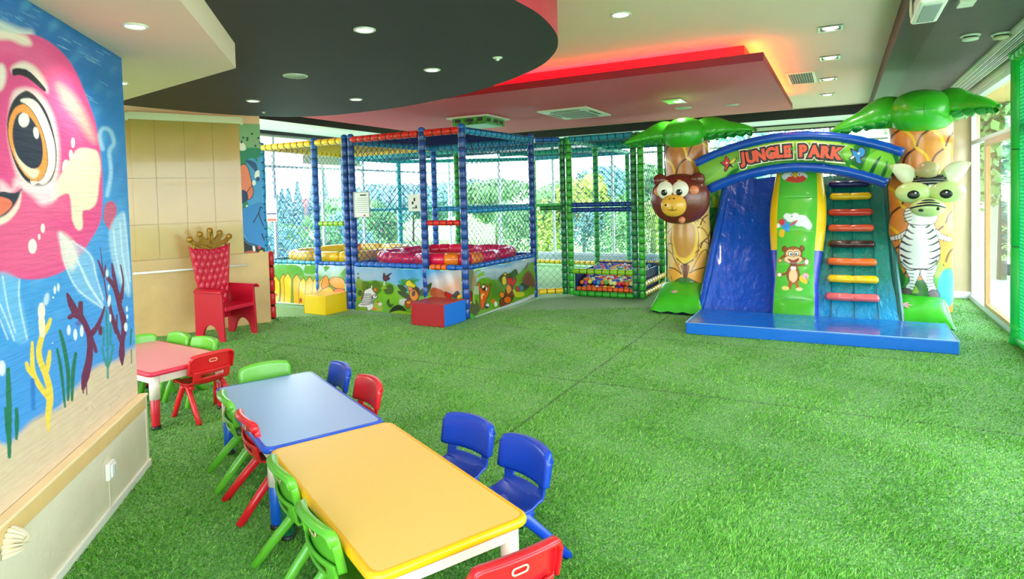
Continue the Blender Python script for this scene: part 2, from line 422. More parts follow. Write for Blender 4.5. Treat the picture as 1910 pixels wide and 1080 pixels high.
# brow and eye
A().poly([(80, 90), (150, 55), (230, 85), (300, 180), (320, 260), (250, 190), (170, 130), (90, 130)], (246, 228, 220), 9, 0.9)
A().poly([(85, 105), (130, 97), (190, 115), (250, 170), (305, 235), (298, 254), (240, 205), (180, 160), (130, 144), (88, 147)], (30, 32, 44), 1)
A().poly([(80, 280), (120, 235), (200, 232), (280, 280), (360, 420), (400, 640), (385, 860), (330, 920), (150, 900), (60, 600), (60, 400)], (246, 226, 226), 9, 0.8)
A().poly([(165, 252), (100, 300), (60, 390), (48, 500), (65, 620), (110, 760), (170, 850), (230, 885), (300, 887), (350, 840), (378, 740), (376, 620), (345, 480), (300, 370), (240, 290), (200, 258)], (30, 34, 48), 1)
A().poly([(135, 318), (190, 300), (250, 330), (305, 420), (343, 520), (368, 620), (371, 740), (345, 828), (300, 874), (258, 870), (200, 840), (200, 400)], (246, 238, 226), 1)
A().poly([(150, 338), (95, 370), (60, 450), (55, 540), (70, 630), (110, 730), (170, 820), (225, 856), (280, 842), (315, 770), (320, 690), (300, 570), (255, 450), (200, 365)], (243, 152, 74), 1, line=(26, 28, 40), lw=1.2)
A().poly([(98, 600), (110, 700), (165, 790), (230, 838), (262, 790), (205, 760), (140, 690)], (250, 226, 206), 5, 0.95)
A().poly([(140, 395), (105, 430), (85, 510), (90, 600), (120, 690), (180, 755), (235, 772), (275, 740), (288, 660), (275, 560), (240, 480), (190, 415)], (32, 42, 66), 1)
A().ell((160, 446), (37, 48), (244, 240, 234), 0, 1.2); A().ell((242, 532), (18, 40), (244, 240, 234), -0.15, 1.2)
# freckles, fins, mouth
A().ell((490, 598), (13, 34), (246, 232, 220)).ell((476, 678), (13, 32), (246, 232, 220)).ell((445, 768), (27, 56), (246, 232, 220))
Z5().poly([(620, 1150), (560, 1210), (430, 1430), (390, 1560), (530, 1500), (560, 1700), (600, 1780), (640, 1760), (640, 1640), (700, 1620), (750, 1560), (770, 1400), (780, 1300), (765, 1200), (730, 1160)], (236, 224, 196), 4)
Z5().poly([(0, 1400), (90, 1460), (120, 1380), (200, 1420), (290, 1440), (420, 1420), (430, 1540), (330, 1590), (250, 1520), (150, 1450), (60, 1530), (0, 1560)], (246, 220, 232), 12, 0.85)
Z5().poly([(-20, 1500), (115, 1495), (172, 1462), (140, 1540), (60, 1650), (-20, 1700)], (38, 46, 66), 1.2)
Z5().poly([(-20, 1535), (60, 1540), (95, 1580), (50, 1640), (-20, 1670)], (238, 118, 92), 1.2)
Z5().poly([(-20, 1700), (60, 1655), (130, 1570), (165, 1480), (150, 1600), (80, 1700), (-20, 1750)], (246, 222, 206), 4, 0.95)
B().ell((332, 190), (16, 36), (248, 236, 226)).ell((304, 257), (10, 22), (248, 236, 226)).ell((252, 330), (33, 58), (248, 236, 226))
B().poly([(820, 0), (870, -20), (905, 40), (885, 130), (855, 207), (805, 130), (808, 60)], (206, 92, 130), 1.4)
# veils
def veil(fn, pts, col, al, streaks):
    fn().poly(pts, col, 6, al)
    for s_ in streaks: fn().stroke(s_, 12, (232, 244, 250), 2.5, 0.6)
veil(B, [(458, 220), (560, 290), (680, 360), (740, 460), (755, 600), (800, 740), (800, 812), (700, 760), (600, 680), (540, 560), (500, 450), (475, 330)], (150, 204, 240), 0.55,
     [[(465, 230), (500, 450), (600, 660), (800, 810)], [(470, 230), (580, 400), (680, 620), (795, 790)], [(560, 290), (700, 400), (745, 560), (800, 740)], [(480, 260), (620, 480), (700, 640), (790, 780)], [(470, 240), (540, 300), (600, 420)]])
B().poly([(460, 222), (560, 290), (600, 420), (560, 520), (500, 450), (475, 330)], (240, 236, 222), 12, 0.8)
veil(B, [(-10, 540), (140, 580), (160, 700), (220, 1040), (120, 1070), (-10, 850)], (120, 190, 238), 0.6,
     [[(150, 590), (150, 760), (210, 1050)], [(0, 780), (60, 920), (110, 1060)], [(20, 560), (60, 800), (120, 1000)], [(0, 900), (60, 1050)]])
veil(B, [(850, 190), (960, 60), (985, 300), (1012, 690), (970, 690), (905, 560), (860, 400)], (176, 216, 242), 0.75,
     [[(880, 200), (900, 400), (960, 660)], [(930, 150), (950, 400), (1000, 680)], [(960, 80), (985, 300), (1008, 600)]])
A().stroke([(690, 640), (670, 560), (690, 505), (740, 520), (765, 600), (735, 660), (745, 800), (720, 950)], 26, (178, 220, 244), 5, 0.7)
# lower painted panel and seam
Cc().poly([(-40, 318), (260, 200), (480, 112), (760, -10), (960, -60), (960, 300), (960, 1200), (-40, 1200)], (66, 146, 222), 1.5, 0.8, False)
# sand
Cc().poly([(-60, 1000), (60, 960), (140, 880), (230, 790), (330, 740), (420, 700), (500, 600), (580, 520), (640, 440), (720, 385), (800, 370), (880, 330), (960, 265), (1200, 200), (1200, 1600), (-60, 1600)], (214, 190, 160), 11)
m = ys > 0
g = np.clip(vnoise(xs/5, ys/5, 5)*0.6, 0, 1)[:, None]*0.4*np.clip((ys+0.85*xs-820)/40, 0, 1)[:, None]
cv.c = cv.c*(1-g)+lin((236, 214, 188))*g
# yellow coral
YC = (236, 204, 72)
Cc().stroke([(350, 865), (345, 760), (358, 660), (355, 560), (330, 460), (290, 360), (280, 280), (300, 190), (310, 120)], [14, 40, 50, 48, 46, 44, 40, 40, 34], YC)
Cc().stroke([(300, 190), (340, 120), (364, 60)], [30, 34, 22], YC).stroke([(295, 10), (300, 80), (305, 170)], [26, 48, 40], (238, 226, 190))
Cc().stroke([(340, 430), (350, 360), (358, 290)], [30, 36, 22], YC).stroke([(345, 620), (280, 530), (240, 440), (232, 330), (232, 225)], [40, 40, 36, 30, 18], YC).stroke([(240, 470), (205, 420), (192, 375)], [26, 34, 24], YC)
# purple corals
PC = (104, 30, 76)
Cc().stroke([(598, 560), (615, 470), (640, 360), (648, 260), (645, 180)], [24, 60, 52, 44, 44], PC).stroke([(645, 180), (610, 90), (560, 20)], [44, 42, 60], PC)
Cc().stroke([(650, 175), (700, 110), (735, 30), (752, -30)], [44, 34, 20, 12], PC).stroke([(680, 250), (690, 290)], 26, PC).stroke([(722, 120), (722, 160)], 28, PC).stroke([(655, 190), (676, 250)], 30, PC)
B().stroke([(595, 860), (555, 780), (522, 700)], [60, 56, 20], PC).stroke([(622, 860), (625, 770)], [46, 36], PC).stroke([(585, 850), (540, 880)], [40, 36], PC)
Cc().stroke([(600, 590), (592, 540)], 10, PC).stroke([(625, 600), (622, 520)], 8, PC)
Cc().ell((562, 90), (18, 20), (96, 70, 150), 0, 3, 0.7)
Cc().stroke([(880, 390), (876, 310), (880, 220), (893, 130), (885, 50), (865, -20), (850, -80)], [10, 46, 34, 40, 42, 36, 30], PC)
Cc().stroke([(868, 215), (835, 120), (805, 20), (790, -60)], [28, 24, 18, 12], PC).stroke([(840, 130), (840, 30)], [16, 10], PC)
B().stroke([(925, 760), (890, 650), (835, 575)], [46, 40, 30], PC).stroke([(905, 650), (882, 560), (868, 465)], [20, 30, 14], PC).stroke([(940, 730), (955, 600), (934, 475)], [34, 14, 10], PC)
B().stroke([(833, 760), (812, 620), (795, 500), (778, 340)], [12, 10, 8, 5], PC).stroke([(806, 560), (760, 440)], [22, 14], PC).stroke([(810, 560), (818, 480)], [12, 14], PC).stroke([(850, 800), (870, 900), (900, 1000)], [14, 24, 24], PC)
# weeds
GC = (22, 112, 82)
for pts, w in (([(432, 145), (465, 280), (490, 450), (490, 640)], 30), ([(412, 275), (440, 430), (468, 690)], 24), ([(545, 305), (525, 450), (518, 640)], 30), ([(58, 420), (62, 560), (66, 760), (68, 1050)], 40), ([(118, 705), (122, 800), (118, 920)], 32), ([(40, 700), (52, 850), (60, 960)], 26), ([(945, 130), (938, 240)], 16)):
    Cc().stroke(pts, [w*0.7]+[w]*(len(pts)-2)+[w*0.6], GC)
TC = (30, 136, 128)
for pts in ([(765, 0), (770, 120), (775, 300), (775, 480)], [(735, 270), (750, 340), (772, 400)], [(812, 245), (800, 330), (780, 400)], [(745, 120), (745, 250)], [(795, 90), (795, 240)]): Cc().stroke(pts, 17, TC, 1.2, 0.85)
Cc().stroke([(236, 500), (240, 700)], 30, (20, 104, 190), 4, 0.8)
WH = (226, 238, 244)
Cc().ell((495, 138), (13, 36), WH).ell((542, 170), (14, 42), WH).ell((588, 145), (13, 42), WH).ell((15, 412), (24, 55), WH, 0, 3).ell((378, 232), (5, 5), WH)
B().ell((425, 668), (10, 32), WH).ell((452, 648), (10, 32), WH).ell((360, 740), (20, 50), WH, 0.2, 4, 0.7).ell((322, 835), (28, 70), (240, 234, 214)).ell((412, 726), (8, 8), WH)
B().ell((842, 648), (7, 22), WH).ell((846, 752), (13, 46), WH, 0.1).ell((855, 885), (8, 30), WH).ell((983, 815), (8, 22), WH).ell((986, 875), (7, 18), WH).ell((975, 955), (14, 35), WH).ell((830, 540), (10, 30), WH, 0, 3)
# scuffs on the sand
Cc()
for q in range(22):
    x0, y0 = random.uniform(420, 960), random.uniform(420, 900)
    if y0 > 1150-0.75*x0: cv.stroke([(x0, y0), (x0+6, y0+random.uniform(4, 24))], 4, (140, 110, 80), 1.5, 0.6)
Cc().stroke([(945, 280), (947, 375)], 9, (60, 40, 40), 1.5, 0.7)
M_mural = mat('painted_stone_mural', attr=True, rough=0.6, bump=0.007, bscale=5, stretch=(1, 1, 9))
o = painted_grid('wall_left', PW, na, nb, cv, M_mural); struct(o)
# solid wall behind the painting
def Lbox(mb, s0, s1, o0, o1, z0, z1, mi=0):
    vs = [wl(s, o, z) for s in (s0, s1) for o in (o0, o1) for z in (z0, z1)]
    return mb.add(vs, [(0, 1, 3, 2), (4, 6, 7, 5), (0, 4, 5, 1), (2, 3, 7, 6), (0, 2, 6, 4), (1, 5, 7, 3)], mi)
M_stone = mat('cream_plaster', (226, 216, 190), 0.6, bump=0.004, bscale=30, var=0.06, vscale=3)
M_ochre = mat('ochre_plaster_band', (222, 186, 124), 0.55, bump=0.003, bscale=30, var=0.06, vscale=5)
struct(Lbox(MB(), 0, wallL, OFF+0.004, 0.5, 0, 2.47).build('wall_left', mat('blue_wall_paint', (40, 110, 180), 0.6)))
wn = MB(); Lbox(wn, 0.0, wallL, 0.0, OFF+0.004, 0.0, 0.36)
struct(wn.build('wall_left', M_stone, bevel=0.004))
struct(Lbox(MB(), -0.012, wallL, -0.004, OFF, 0.36, LEDGE-0.012).build('trim_4', M_ochre, bevel=0.004))
struct(Lbox(MB(), -0.02, wallL, -0.014, OFF, LEDGE-0.014, LEDGE).build('trim_5', mat('pale_wood_lip', (240, 214, 168), 0.5, var=0.06), bevel=0.003))
struct(Lbox(MB(), -0.035, wallL, -0.012, OFF, 0.0, 0.045).build('baseboard_left', mat('white_skirting', (238, 236, 224), 0.5, var=0.03), bevel=0.004))
struct(Lbox(MB(), -0.03, 0.0, -0.004, 0.4, 0.0, LEDGE-0.014).build('trim_6', M_stone, bevel=0.004))

# ---- diagonal marble wall behind the throne
PL, PR = at(245, 634)[:2], at(505, 600)[:2]; PD = (PR-PL)/np.linalg.norm(PR-PL); PN = np.array([PD[1], -PD[0]])
PLEN = np.linalg.norm(PR-PL)
def pw(s, off, z): return np.array([*(PL + PD*s + PN*off), z])
def Pbox(mb, s0, s1, o0, o1, z0, z1, mi=0):
    vs = [pw(s, o, z) for s in (s0, s1) for o in (o0, o1) for z in (z0, z1)]
    return mb.add(vs, [(0, 1, 3, 2), (4, 6, 7, 5), (0, 4, 5, 1), (2, 3, 7, 6), (0, 2, 6, 4), (1, 5, 7, 3)], mi)
def pat(px, py, off=0.0):          # (s, z) on the marble wall seen at a pixel
    d = _F + _R*(px-CX)/FPX + _U*(CY-py)/FPX; q0 = PL+PN*off
    t = (q0 @ PN)/(d[:2] @ PN); p = d[:2]*t; return (p-q0) @ PD, CAMH + d[2]*t
M_marble = mat('beige_marble', (196, 156, 92), 0.14, var=0.05, vscale=5, coat=0.3, bump=0.0003, bscale=2)
M_marble2 = mat('beige_marble_lower', (200, 166, 106), 0.3, var=0.07, vscale=6, bump=0.0005, bscale=5)
SR_ = pat(489, 350)[0]
zl = pat(480, 471)[1]
struct(Pbox(MB(), -1.6, SR_, -0.3, 0.0, 0.0, ZC).build('wall_back', M_cream))
# marble tiles with thin joints
s0 = pat(238, 350)[0]; s1 = pat(450, 350)[0]
tl = MB(); ns = 4
zr = [zl, 1.37, 1.93, 2.72]
for i in range(ns):
    for j in range(3):
        a = s0-0.02+(s1-s0+0.02)*i/ns; b = s0-0.02+(s1-s0+0.02)*(i+1)/ns
        Pbox(tl, a+0.002, b-0.002, 0.0, 0.012, zr[j]+0.002, zr[j+1]-0.002)
struct(tl.build('wall_back', M_marble, bevel=0.001))
struct(Pbox(MB(), s0-0.02, s1+0.0, -0.002, 0.008, zl, 2.72).build('wall_back', mat('tile_grout', (140, 112, 72), 0.8)))
lw = MB(); 
for a, b in ((-1.6, -0.05), (-0.046, PLEN*0.49), (PLEN*0.49+0.004, PLEN)): Pbox(lw, a, b, -0.25, 0.03, 0.0, zl-0.002)
struct(lw.build('wall_back', M_marble2, bevel=0.002))
# navy painted strip left of the marble and the painted strip right of it
struct(Pbox(MB(), -1.6, s0-0.02, 0.0, 0.01, zl, 2.7).build('wall_back', mat('navy_mural_paint', (24, 44, 78), 0.5)))
for (y0, y1, c) in ((395, 412, (226, 214, 186)), (429, 442, (222, 186, 92)), (442, 452, (150, 104, 70))):
    za = pat(240, y1)[1]; zb = pat(240, y0)[1]
    struct(Pbox(MB(), -0.6, s0-0.02, 0.01, 0.013, za, zb).build('wall_back', mat('mural_patch_%d' % y0, c, 0.5)))
na, nb = 90, 400; sA, sB = pat(449, 350)[0], SR_
ss, zz = np.meshgrid(np.linspace(sA, sB, na+1), np.linspace(zl, pat(465, 231)[1], nb+1), indexing='ij')
PW2 = np.stack([PL[0]+PD[0]*ss+PN[0]*0.008, PL[1]+PD[1]*ss+PN[1]*0.008, zz], -1).reshape(-1, 3)
X, Y = proj(PW2); c2 = Canvas(X, Y, (70, 152, 214)); c2.zoom(435, 220, 4.0)
c2.poly([(40, 30), (230, 30), (230, 250), (40, 250)], (130, 178, 140), 1, 1, False)
c2.poly([(45, 235), (230, 232), (230, 290), (185, 292), (180, 330), (150, 300), (110, 310), (90, 360), (50, 360)], (30, 130, 104), 1)
for p in ((75, 147), (105, 150), (140, 118), (188, 150), (165, 208), (200, 185), (105, 165)): c2.ell(p, (9, 8), (24, 60, 52))
c2.poly([(50, 180), (80, 190), (95, 235), (50, 240)], (240, 240, 236), 1); c2.ell((62, 180), (8, 10), (10, 10, 20))
c2.poly([(95, 315), (140, 320), (175, 350), (178, 420), (150, 380), (110, 340)], (20, 78, 130), 1)
c2.poly([(50, 370), (95, 350), (125, 420), (140, 510), (118, 560), (80, 540), (50, 530)], (236, 132, 102), 1, line=(24, 24, 30))
c2.poly([(108, 545), (140, 510), (152, 545), (140, 590), (115, 610), (100, 590)], (228, 120, 92), 1, line=(24, 24, 30))
c2.poly([(65, 540), (105, 560), (110, 610), (75, 640), (60, 620)], (24, 54, 92), 1)
c2.poly([(168, 400), (192, 392), (196, 430), (185, 460), (160, 440)], (240, 240, 236), 1); c2.ell((183, 456), (14, 18), (40, 70, 120)).ell((155, 484), (13, 20), (240, 240, 236))
c2.ell((92, 655), (20, 32), (30, 120, 80), 0.3).ell((105, 672), (10, 24), (236, 240, 230), -0.2)
c2.poly([(70, 690), (130, 650), (230, 640), (245, 800), (245, 985), (150, 950), (90, 880), (65, 760)], (44, 132, 204), 1)
c2.stroke([(235, 685), (205, 665), (190, 710), (150, 780)], 7, (16, 20, 32)).stroke([(190, 710), (210, 770), (240, 830)], 7, (16, 20, 32)).stroke([(215, 865), (245, 950)], 9, (16, 20, 32)).stroke([(68, 880), (110, 930), (170, 950), (250, 985)], 8, (16, 20, 32))
c2.poly([(70, 900), (110, 940), (250, 985), (250, 1040), (90, 1040)], (22, 22, 30), 1)
c2.poly([(90, 1000), (150, 990), (190, 1005), (250, 1000), (250, 1040), (90, 1040)], (176, 96, 52), 1).ell((210, 1000), (16, 12), (226, 190, 80)).ell((155, 975), (10, 22), (236, 230, 226), -0.2).ell((195, 965), (10, 14), (214, 80, 70))
M_paint = mat('mural_paint', attr=True, rough=0.5, bump=0.0005, bscale=20)
struct(painted_grid('wall_back', PW2, na, nb, c2, M_paint))

# ---- window walls
def window_wall(name, u0, u1, v0, v1, z0, z1, nm, mull, trans, fr=0.05, axis='v', fmat=None):
    """frame with mullions; axis = direction of the wall"""
    fmat = fmat or M_frame
    fb = MB(); gb = MB()
    if axis == 'v':
        L0, L1 = v0, v1; put = lambda mb, a, b, za, zb, d=fr: mb.box((u0, (a+b)/2, (za+zb)/2), (d, b-a, zb-za))
    else:
        L0, L1 = u0, u1; put = lambda mb, a, b, za, zb, d=fr: mb.box(((a+b)/2, v0, (za+zb)/2), (b-a, d, zb-za))
    put(fb, L0, L1, z0, z0+fr, fr*1.6); put(fb, L0, L1, z1-fr, z1, fr*1.6)
    ms = [L0] + list(mull) + [L1-fr]
    for a in ms: put(fb, a, a+fr, z0+fr, z1-fr)
    for t in trans: put(fb, L0+fr, L1-fr, t, t+fr*0.9)
    put(gb, L0, L1, z0, z1, 0.006)
    f = place(fb.build(name, fmat)); struct(f)
    g_ = place(gb.build('window_pane', GLASS)); struct(g_)
    return f
UL, UR, VB = -9.2, 1.62, 13.8
# left window wall
struct(place(MB().box((UL, 6.3, 0.12), (0.16, 15, 0.24)).build('wall_left', M_white)))
struct(place(MB().box((UL, 6.3, 2.98), (0.16, 15, 0.24)).build('wall_left', M_white)))
window_wall('window_1', UL, 0, 2.0, VB, 0.24, 2.86, '', [3.5, 5.0, 6.5, 8.0, 9.2, 10.4, 11.6, 12.7], [2.25])
struct(place(MB().box((UL, 0.4, 1.5), (0.16, 3.2, 3.0)).build('wall_left', M_cream)))
# back window wall
struct(place(MB().box(((UL+UR)/2, VB, 0.09), (UR-UL, 0.16, 0.18)).build('wall_back', mat('grey_curb', (186, 194, 206), 0.6))))
struct(place(MB().box(((UL+UR)/2, VB, 2.99), (UR-UL, 0.16, 0.22)).build('wall_back', M_white)))
window_wall('window_2', UL, UR, VB, VB, 0.18, 2.88, '', [-7.7, -6.2, -4.7, -3.2, -1.7, -0.2], [2.5], axis='u')
# right sliding doors
V0 = 10.57
struct(place(MB().box((UR, 5.0, 2.93), (0.16, 14.6, 0.30)).build('wall_right', mat('pale_lintel', (220, 212, 200), 0.6))))
window_wall('window_3', UR, 0, -2.1, V0, 0.0, 2.79, '', [0.4, 3.2, 6.0], [2.13], fr=0.06)
window_wall('window_4', UR, 0, 11.5, VB, 0.2, 2.79, '', [12.6], [2.13], fr=0.06)
struct(place(MB().box((UR, 12.65, 0.1), (0.16, 2.3, 0.2)).build('wall_right', M_white)))
# wooden sliding leaf
wd_ = MB()
for a in (7.1, 9.52): wd_.box((UR-0.02, a, 1.08), (0.05, 0.075, 2.1))
wd_.box((UR-0.02, 8.3, 2.1), (0.05, 2.4, 0.07)); wd_.box((UR-0.02, 8.3, 0.06), (0.05, 2.4, 0.09))
lf = place(wd_.build('door_1', M_wood, bevel=0.004)); struct(lf)
struct(place(MB().box((UR-0.02, 8.3, 1.1), (0.008, 2.35, 2.0)).build('window_pane', GLASS)))
# stone corner pillar
pil = MB(); pil.prism([(1.25, 10.62), (1.34, 10.58), (1.7, 10.58), (1.7, 11.5), (1.34, 11.5), (1.25, 11.4)], 0, ZS+0.02)
struct(place(pil.build('wall_right', mat('polished_beige_stone', (214, 190, 156), 0.18, var=0.08, vscale=2, coat=0.3), bevel=0.02)))
struct(place(MB().box((1.47, 11.04, 0.05), (0.5, 1.0, 0.1)).build('baseboard_right', M_white, bevel=0.01)))
# ================================================================== TABLES AND CHAIRS
def rrect(w, l, r, n=6, cx=0, cy=0):
    pts = []
    for sx, sy, a0 in ((1, 1, 0), (-1, 1, 90), (-1, -1, 180), (1, -1, 270)):
        for i in range(n+1):
            a = math.radians(a0+90*i/n); pts.append((cx+sx*(w/2-r)+r*math.cos(a), cy+sy*(l/2-r)+r*math.sin(a)))
    return pts
TH = 0.42
def make_table(label, c, ang, top, rim, sleeve, legs=True):
    t = thing('activity_table', label, 'table', (c[0], c[1], 0), ang, 'childrens plastic tables')
    Lm, Wm = 1.245, 0.618
    m = MB()
    # rounded rim : loft of rounded rectangles
    prof = [(-0.030, -0.032), (-0.006, -0.032), (0, -0.024), (0, -0.012), (-0.004, -0.004), (-0.012, 0.0), (-0.022, -0.001)]
    rings = [[(x, y, TH+h) for x, y in rrect(Wm+2*o, Lm+2*o, 0.055+o)] for o, h in prof]
    n = len(rings[0]); vs = [p for r in rings for p in r]
    m.add(vs, [(i*n+j, i*n+(j+1) % n, (i+1)*n+(j+1) % n, (i+1)*n+j) for i in range(len(rings)-1) for j in range(n)], 0, True)
    m.add(rings[0], [tuple(range(n))[::-1]], 0)
    m.build('table_rim', rim, t)
    MB().prism(rrect(Wm-0.045, Lm-0.045, 0.034), TH-0.03, TH-0.001).build('tabletop', top, t)
    a = MB()
    for sx in (-1, 1): a.box((sx*(Wm/2-0.05), 0, TH-0.062), (0.018, Lm-0.18, 0.06))
    for sy in (-1, 1): a.box((0, sy*(Lm/2-0.05), TH-0.062), (Wm-0.18, 0.018, 0.06))
    a.build('apron', M_leg, t, bevel=0.003)
    for sx in (-1, 1):
        for sy in (-1, 1):
            x, y = sx*(Wm/2-0.062), sy*(Lm/2-0.062)
            lg = MB().lathe([(0.034, 0.215), (0.034, TH-0.033)], (x, y, 0), 20).build('leg', M_leg, t)
            MB().lathe([(0.026, 0.02), (0.0275, 0.03), (0.0315, 0.212), (0.028, 0.218)], (x, y, 0), 20).build('leg_sleeve', sleeve, lg)
            MB().lathe([(0.030, 0.0), (0.032, 0.004), (0.032, 0.022), (0.027, 0.026)], (x, y, 0), 20).build('foot_cap', M_blackp, lg)
    return t
M_leg = mat('cream_table_plastic', (236, 218, 200), 0.4)
def plast(name, rgb, r=0.32): return mat(name, rgb, r, coat=0.15, bump=0.00025, bscale=180)
P_red = plast('red_plastic', (216, 24, 34)); P_green = plast('green_plastic', (96, 178, 44)); P_blue = plast('blue_plastic', (14, 62, 176))
P_bluerim = plast('blue_rim_plastic', (38, 84, 196)); P_yel = plast('golden_rim_plastic', (250, 184, 12)); P_rrim = plast('crimson_rim_plastic', (222, 44, 74))
T_blue = mat('pale_blue_laminate', (146, 182, 224), 0.3, bump=0.0002, bscale=120); T_yel = mat('pale_yellow_laminate', (246, 202, 104), 0.3, bump=0.0002, bscale=120)
T_pink = mat('pink_laminate', (246, 150, 164), 0.3, bump=0.0002, bscale=120)
S_blue = plast('blue_sleeve_plastic', (10, 90, 190)); S_green = plast('dark_green_sleeve_plastic', (20, 96, 60))
rotl = math.radians(35.3)
lv = np.array([-math.sin(rotl), math.cos(rotl)]); sv = np.array([math.cos(rotl), math.sin(rotl)])
cb = np.array([-1.258, 3.432])*1.036; cy_ = cb - lv*1.257 + sv*0.014
make_table('pale blue topped plastic table with dark blue rim behind the yellow table', cb, rotl, T_blue, P_bluerim, S_blue)
make_table('pale yellow topped plastic table with golden rim nearest the camera', cy_, rotl-0.003, T_yel, P_yel, S_green)
rl = np.array([-0.838, 0.545]); rs = np.array([0.545, 0.838]); cr_ = np.array([-2.80, 4.69])*1.036
make_table('pink topped plastic table with red rim and red legs beside the painted wall', cr_, math.atan2(0.838, 0.545)-PI/2 + PI/2 - 0.0, T_pink, P_rrim, plast('red_sleeve_plastic', (206, 20, 44)))

SEATH, BACKH = 0.255, 0.49
def make_chair(label, m, loc, rz, group):
    t = thing('childrens_chair', label, 'chair', loc, rz, group)
    # profile of the shell : (y, z, halfwidth)
    prof = [(0.152, SEATH-0.028, 0.135), (0.150, SEATH-0.012, 0.142), (0.135, SEATH-0.002, 0.147), (0.08, SEATH-0.006, 0.15), (0.0, SEATH-0.014, 0.148), (-0.07, SEATH-0.012, 0.143), (-0.115, SEATH+0.004, 0.138), (-0.136, SEATH+0.022, 0.140), (-0.146, SEATH+0.04, 0.141), (-0.150, SEATH+0.052, 0.142), (-0.156, SEATH+0.084, 0.142), (-0.160, SEATH+0.105, 0.142)]
    nx = 16; mb = MB(); vs = []
    for k, (y, z, hw) in enumerate(prof):
        for i in range(nx+1):
            q = -1+2*i/nx
            dish = 0.016*(q*q) if k < 7 else 0
            bow = 0.022*(1-q*q)*min(1, max(0, (k-5)/4.0))
            vs.append((q*hw, y-bow+0.012*min(1, max(0, (k-5)/4.0)), z+dish))
    fs = []
    for k in range(len(prof)-1):
        for i in range(nx):
            if k == 9 and 3 <= i < nx-3: continue      # the slot
            fs.append((k*(nx+1)+i, k*(nx+1)+i+1, (k+1)*(nx+1)+i+1, (k+1)*(nx+1)+i))
    mb.add(vs, fs, 0, True); mb.build('seat', m, t, solid=0.012, bevel=0.004)
    # thicker backrest panel
    b = MB(); nz = 12; vs = []; nx = 20
    def bk(i, j, off):
        q = -1+2*i/nx; r = j/nz
        hw = (0.166+0.008*r-0.005*r*r)
        cr0 = max(0.0, (abs(q)-0.80)/0.20); zt = BACKH-0.014*abs(q)**2-0.030*(1-math.sqrt(max(0.0, 1-cr0*cr0))); z0 = SEATH+0.080+0.006*(1-math.sqrt(max(0.0, 1-cr0*cr0)))
        z = z0+(zt-z0)*r
        y = -0.150-0.022*r-0.034*(1-q*q)+0.026 + off
        return (q*hw, y, z)
    fl = 0.030
    ii = [(-1, -0.028), (-1, -0.016), (-1, -0.005)]
    cols_ = [(0, fl, 0.006), (0, fl*0.5, 0.002), (0, 0.003, 0.0)]+[(i, 0, 0) for i in range(1, nx)]+[(nx, 0.003, 0.0), (nx, fl*0.5, 0.002), (nx, fl, 0.006)]
    rows_ = [(0, fl*0.45, 0.0), (0, 0.003, 0.0)]+[(j, 0, 0) for j in range(1, nz)]+[(nz, 0.003, 0.0), (nz, fl*0.5, 0.001), (nz, fl*1.05, 0.004)]
    for i, di, ix in cols_:
        for j, dj, jx in rows_:
            p = bk(i, j, 0.009); vs.append((p[0]*(1-ix*3), p[1]-max(di, dj), p[2]-jx))
    nr = len(rows_)
    fs = [(a_*nr+c_, (a_+1)*nr+c_, (a_+1)*nr+c_+1, a_*nr+c_+1) for a_ in range(len(cols_)-1) for c_ in range(nr-1)]
    b.add(vs, fs, 0, True)
    bo = b.build('backrest', m, t, solid=0.009)
    # rolled top lip towards the rear
    lp = MB(); pts = [bk(i, nz, -0.020) for i in range(nx+1)]; lp.sweep([(p[0]*0.97, p[1], p[2]-0.008) for p in pts], 0.008, 8, 0)
    lp.build('top_lip', m, bo)
    # oval plate on the rear of the backrest
    pl = MB(); zc = SEATH+0.175; oval = []
    for i in range(28):
        a = 2*PI*i/28; x = 0.018*(1 if math.cos(a) > 0 else -1)+0.014*math.cos(a); z = 0.013*math.sin(a); oval.append((x, z))
    yb = bk(nx//2, 7, 0.0015)[1]
    ring = []
    for (x, z) in oval:
        for k, (sx, dy) in enumerate(((1.0, 0.0), (1.0, -0.004), (0.62, -0.004), (0.62, 0.0))): ring.append((x*sx if k < 2 else x*0.8, yb+dy, zc+z*sx))
    no = len(oval)
    pl.add(ring, [(i*4+k, i*4+(k+1) % 4, ((i+1) % no)*4+(k+1) % 4, ((i+1) % no)*4+k) for i in range(no) for k in range(4)], 0, True)
    tag(pl.build('handle_ring', mat('cream_badge_plastic', (236, 190, 150), 0.4), bo), 'pale cream oval ring')
    # splayed legs springing from one point under each side of the seat
    for sx in (-1, 1):
        MB().sweep([(sx*0.122, 0.015, SEATH-0.006), (sx*0.130, 0.032, SEATH-0.03), (sx*0.147, 0.072, 0.12), (sx*0.163, 0.110, 0.0)], [(0.018, 0.026), (0.019, 0.025), (0.018, 0.022), (0.017, 0.020)], 14, up=(1, 0, 0)).build('leg', m, t)
        MB().sweep([(sx*0.122, -0.02, SEATH-0.006), (sx*0.129, -0.045, SEATH-0.03), (sx*0.147, -0.145, 0.12), (sx*0.165, -0.250, 0.0)], [(0.018, 0.026), (0.019, 0.025), (0.018, 0.022), (0.017, 0.020)], 14, up=(1, 0, 0)).build('leg', m, t)
        MB().sweep([(sx*0.118, 0.07, SEATH-0.022), (sx*0.118, -0.09, SEATH-0.022)], [0.016, 0.016], 8).build('seat_rib', m, t)
    return t
protos = {}
MC = {'red': P_red, 'green': P_green, 'blue': P_blue}
def chair(col, back, face, label, group, zc=0.50):
    """back : world xy of the top of the backrest; face : direction the sitter looks"""
    face = np.array(face)/np.linalg.norm(face); loc = np.array(back)[:2] + 0.178*face; rz = math.atan2(-face[0], face[1])
    loc = (loc[0], loc[1], 0)
    if col not in protos: protos[col] = make_chair(label, MC[col], loc, rz, group); return protos[col]
    return dup(protos[col], loc, rz, label, group)
TS = BACKH
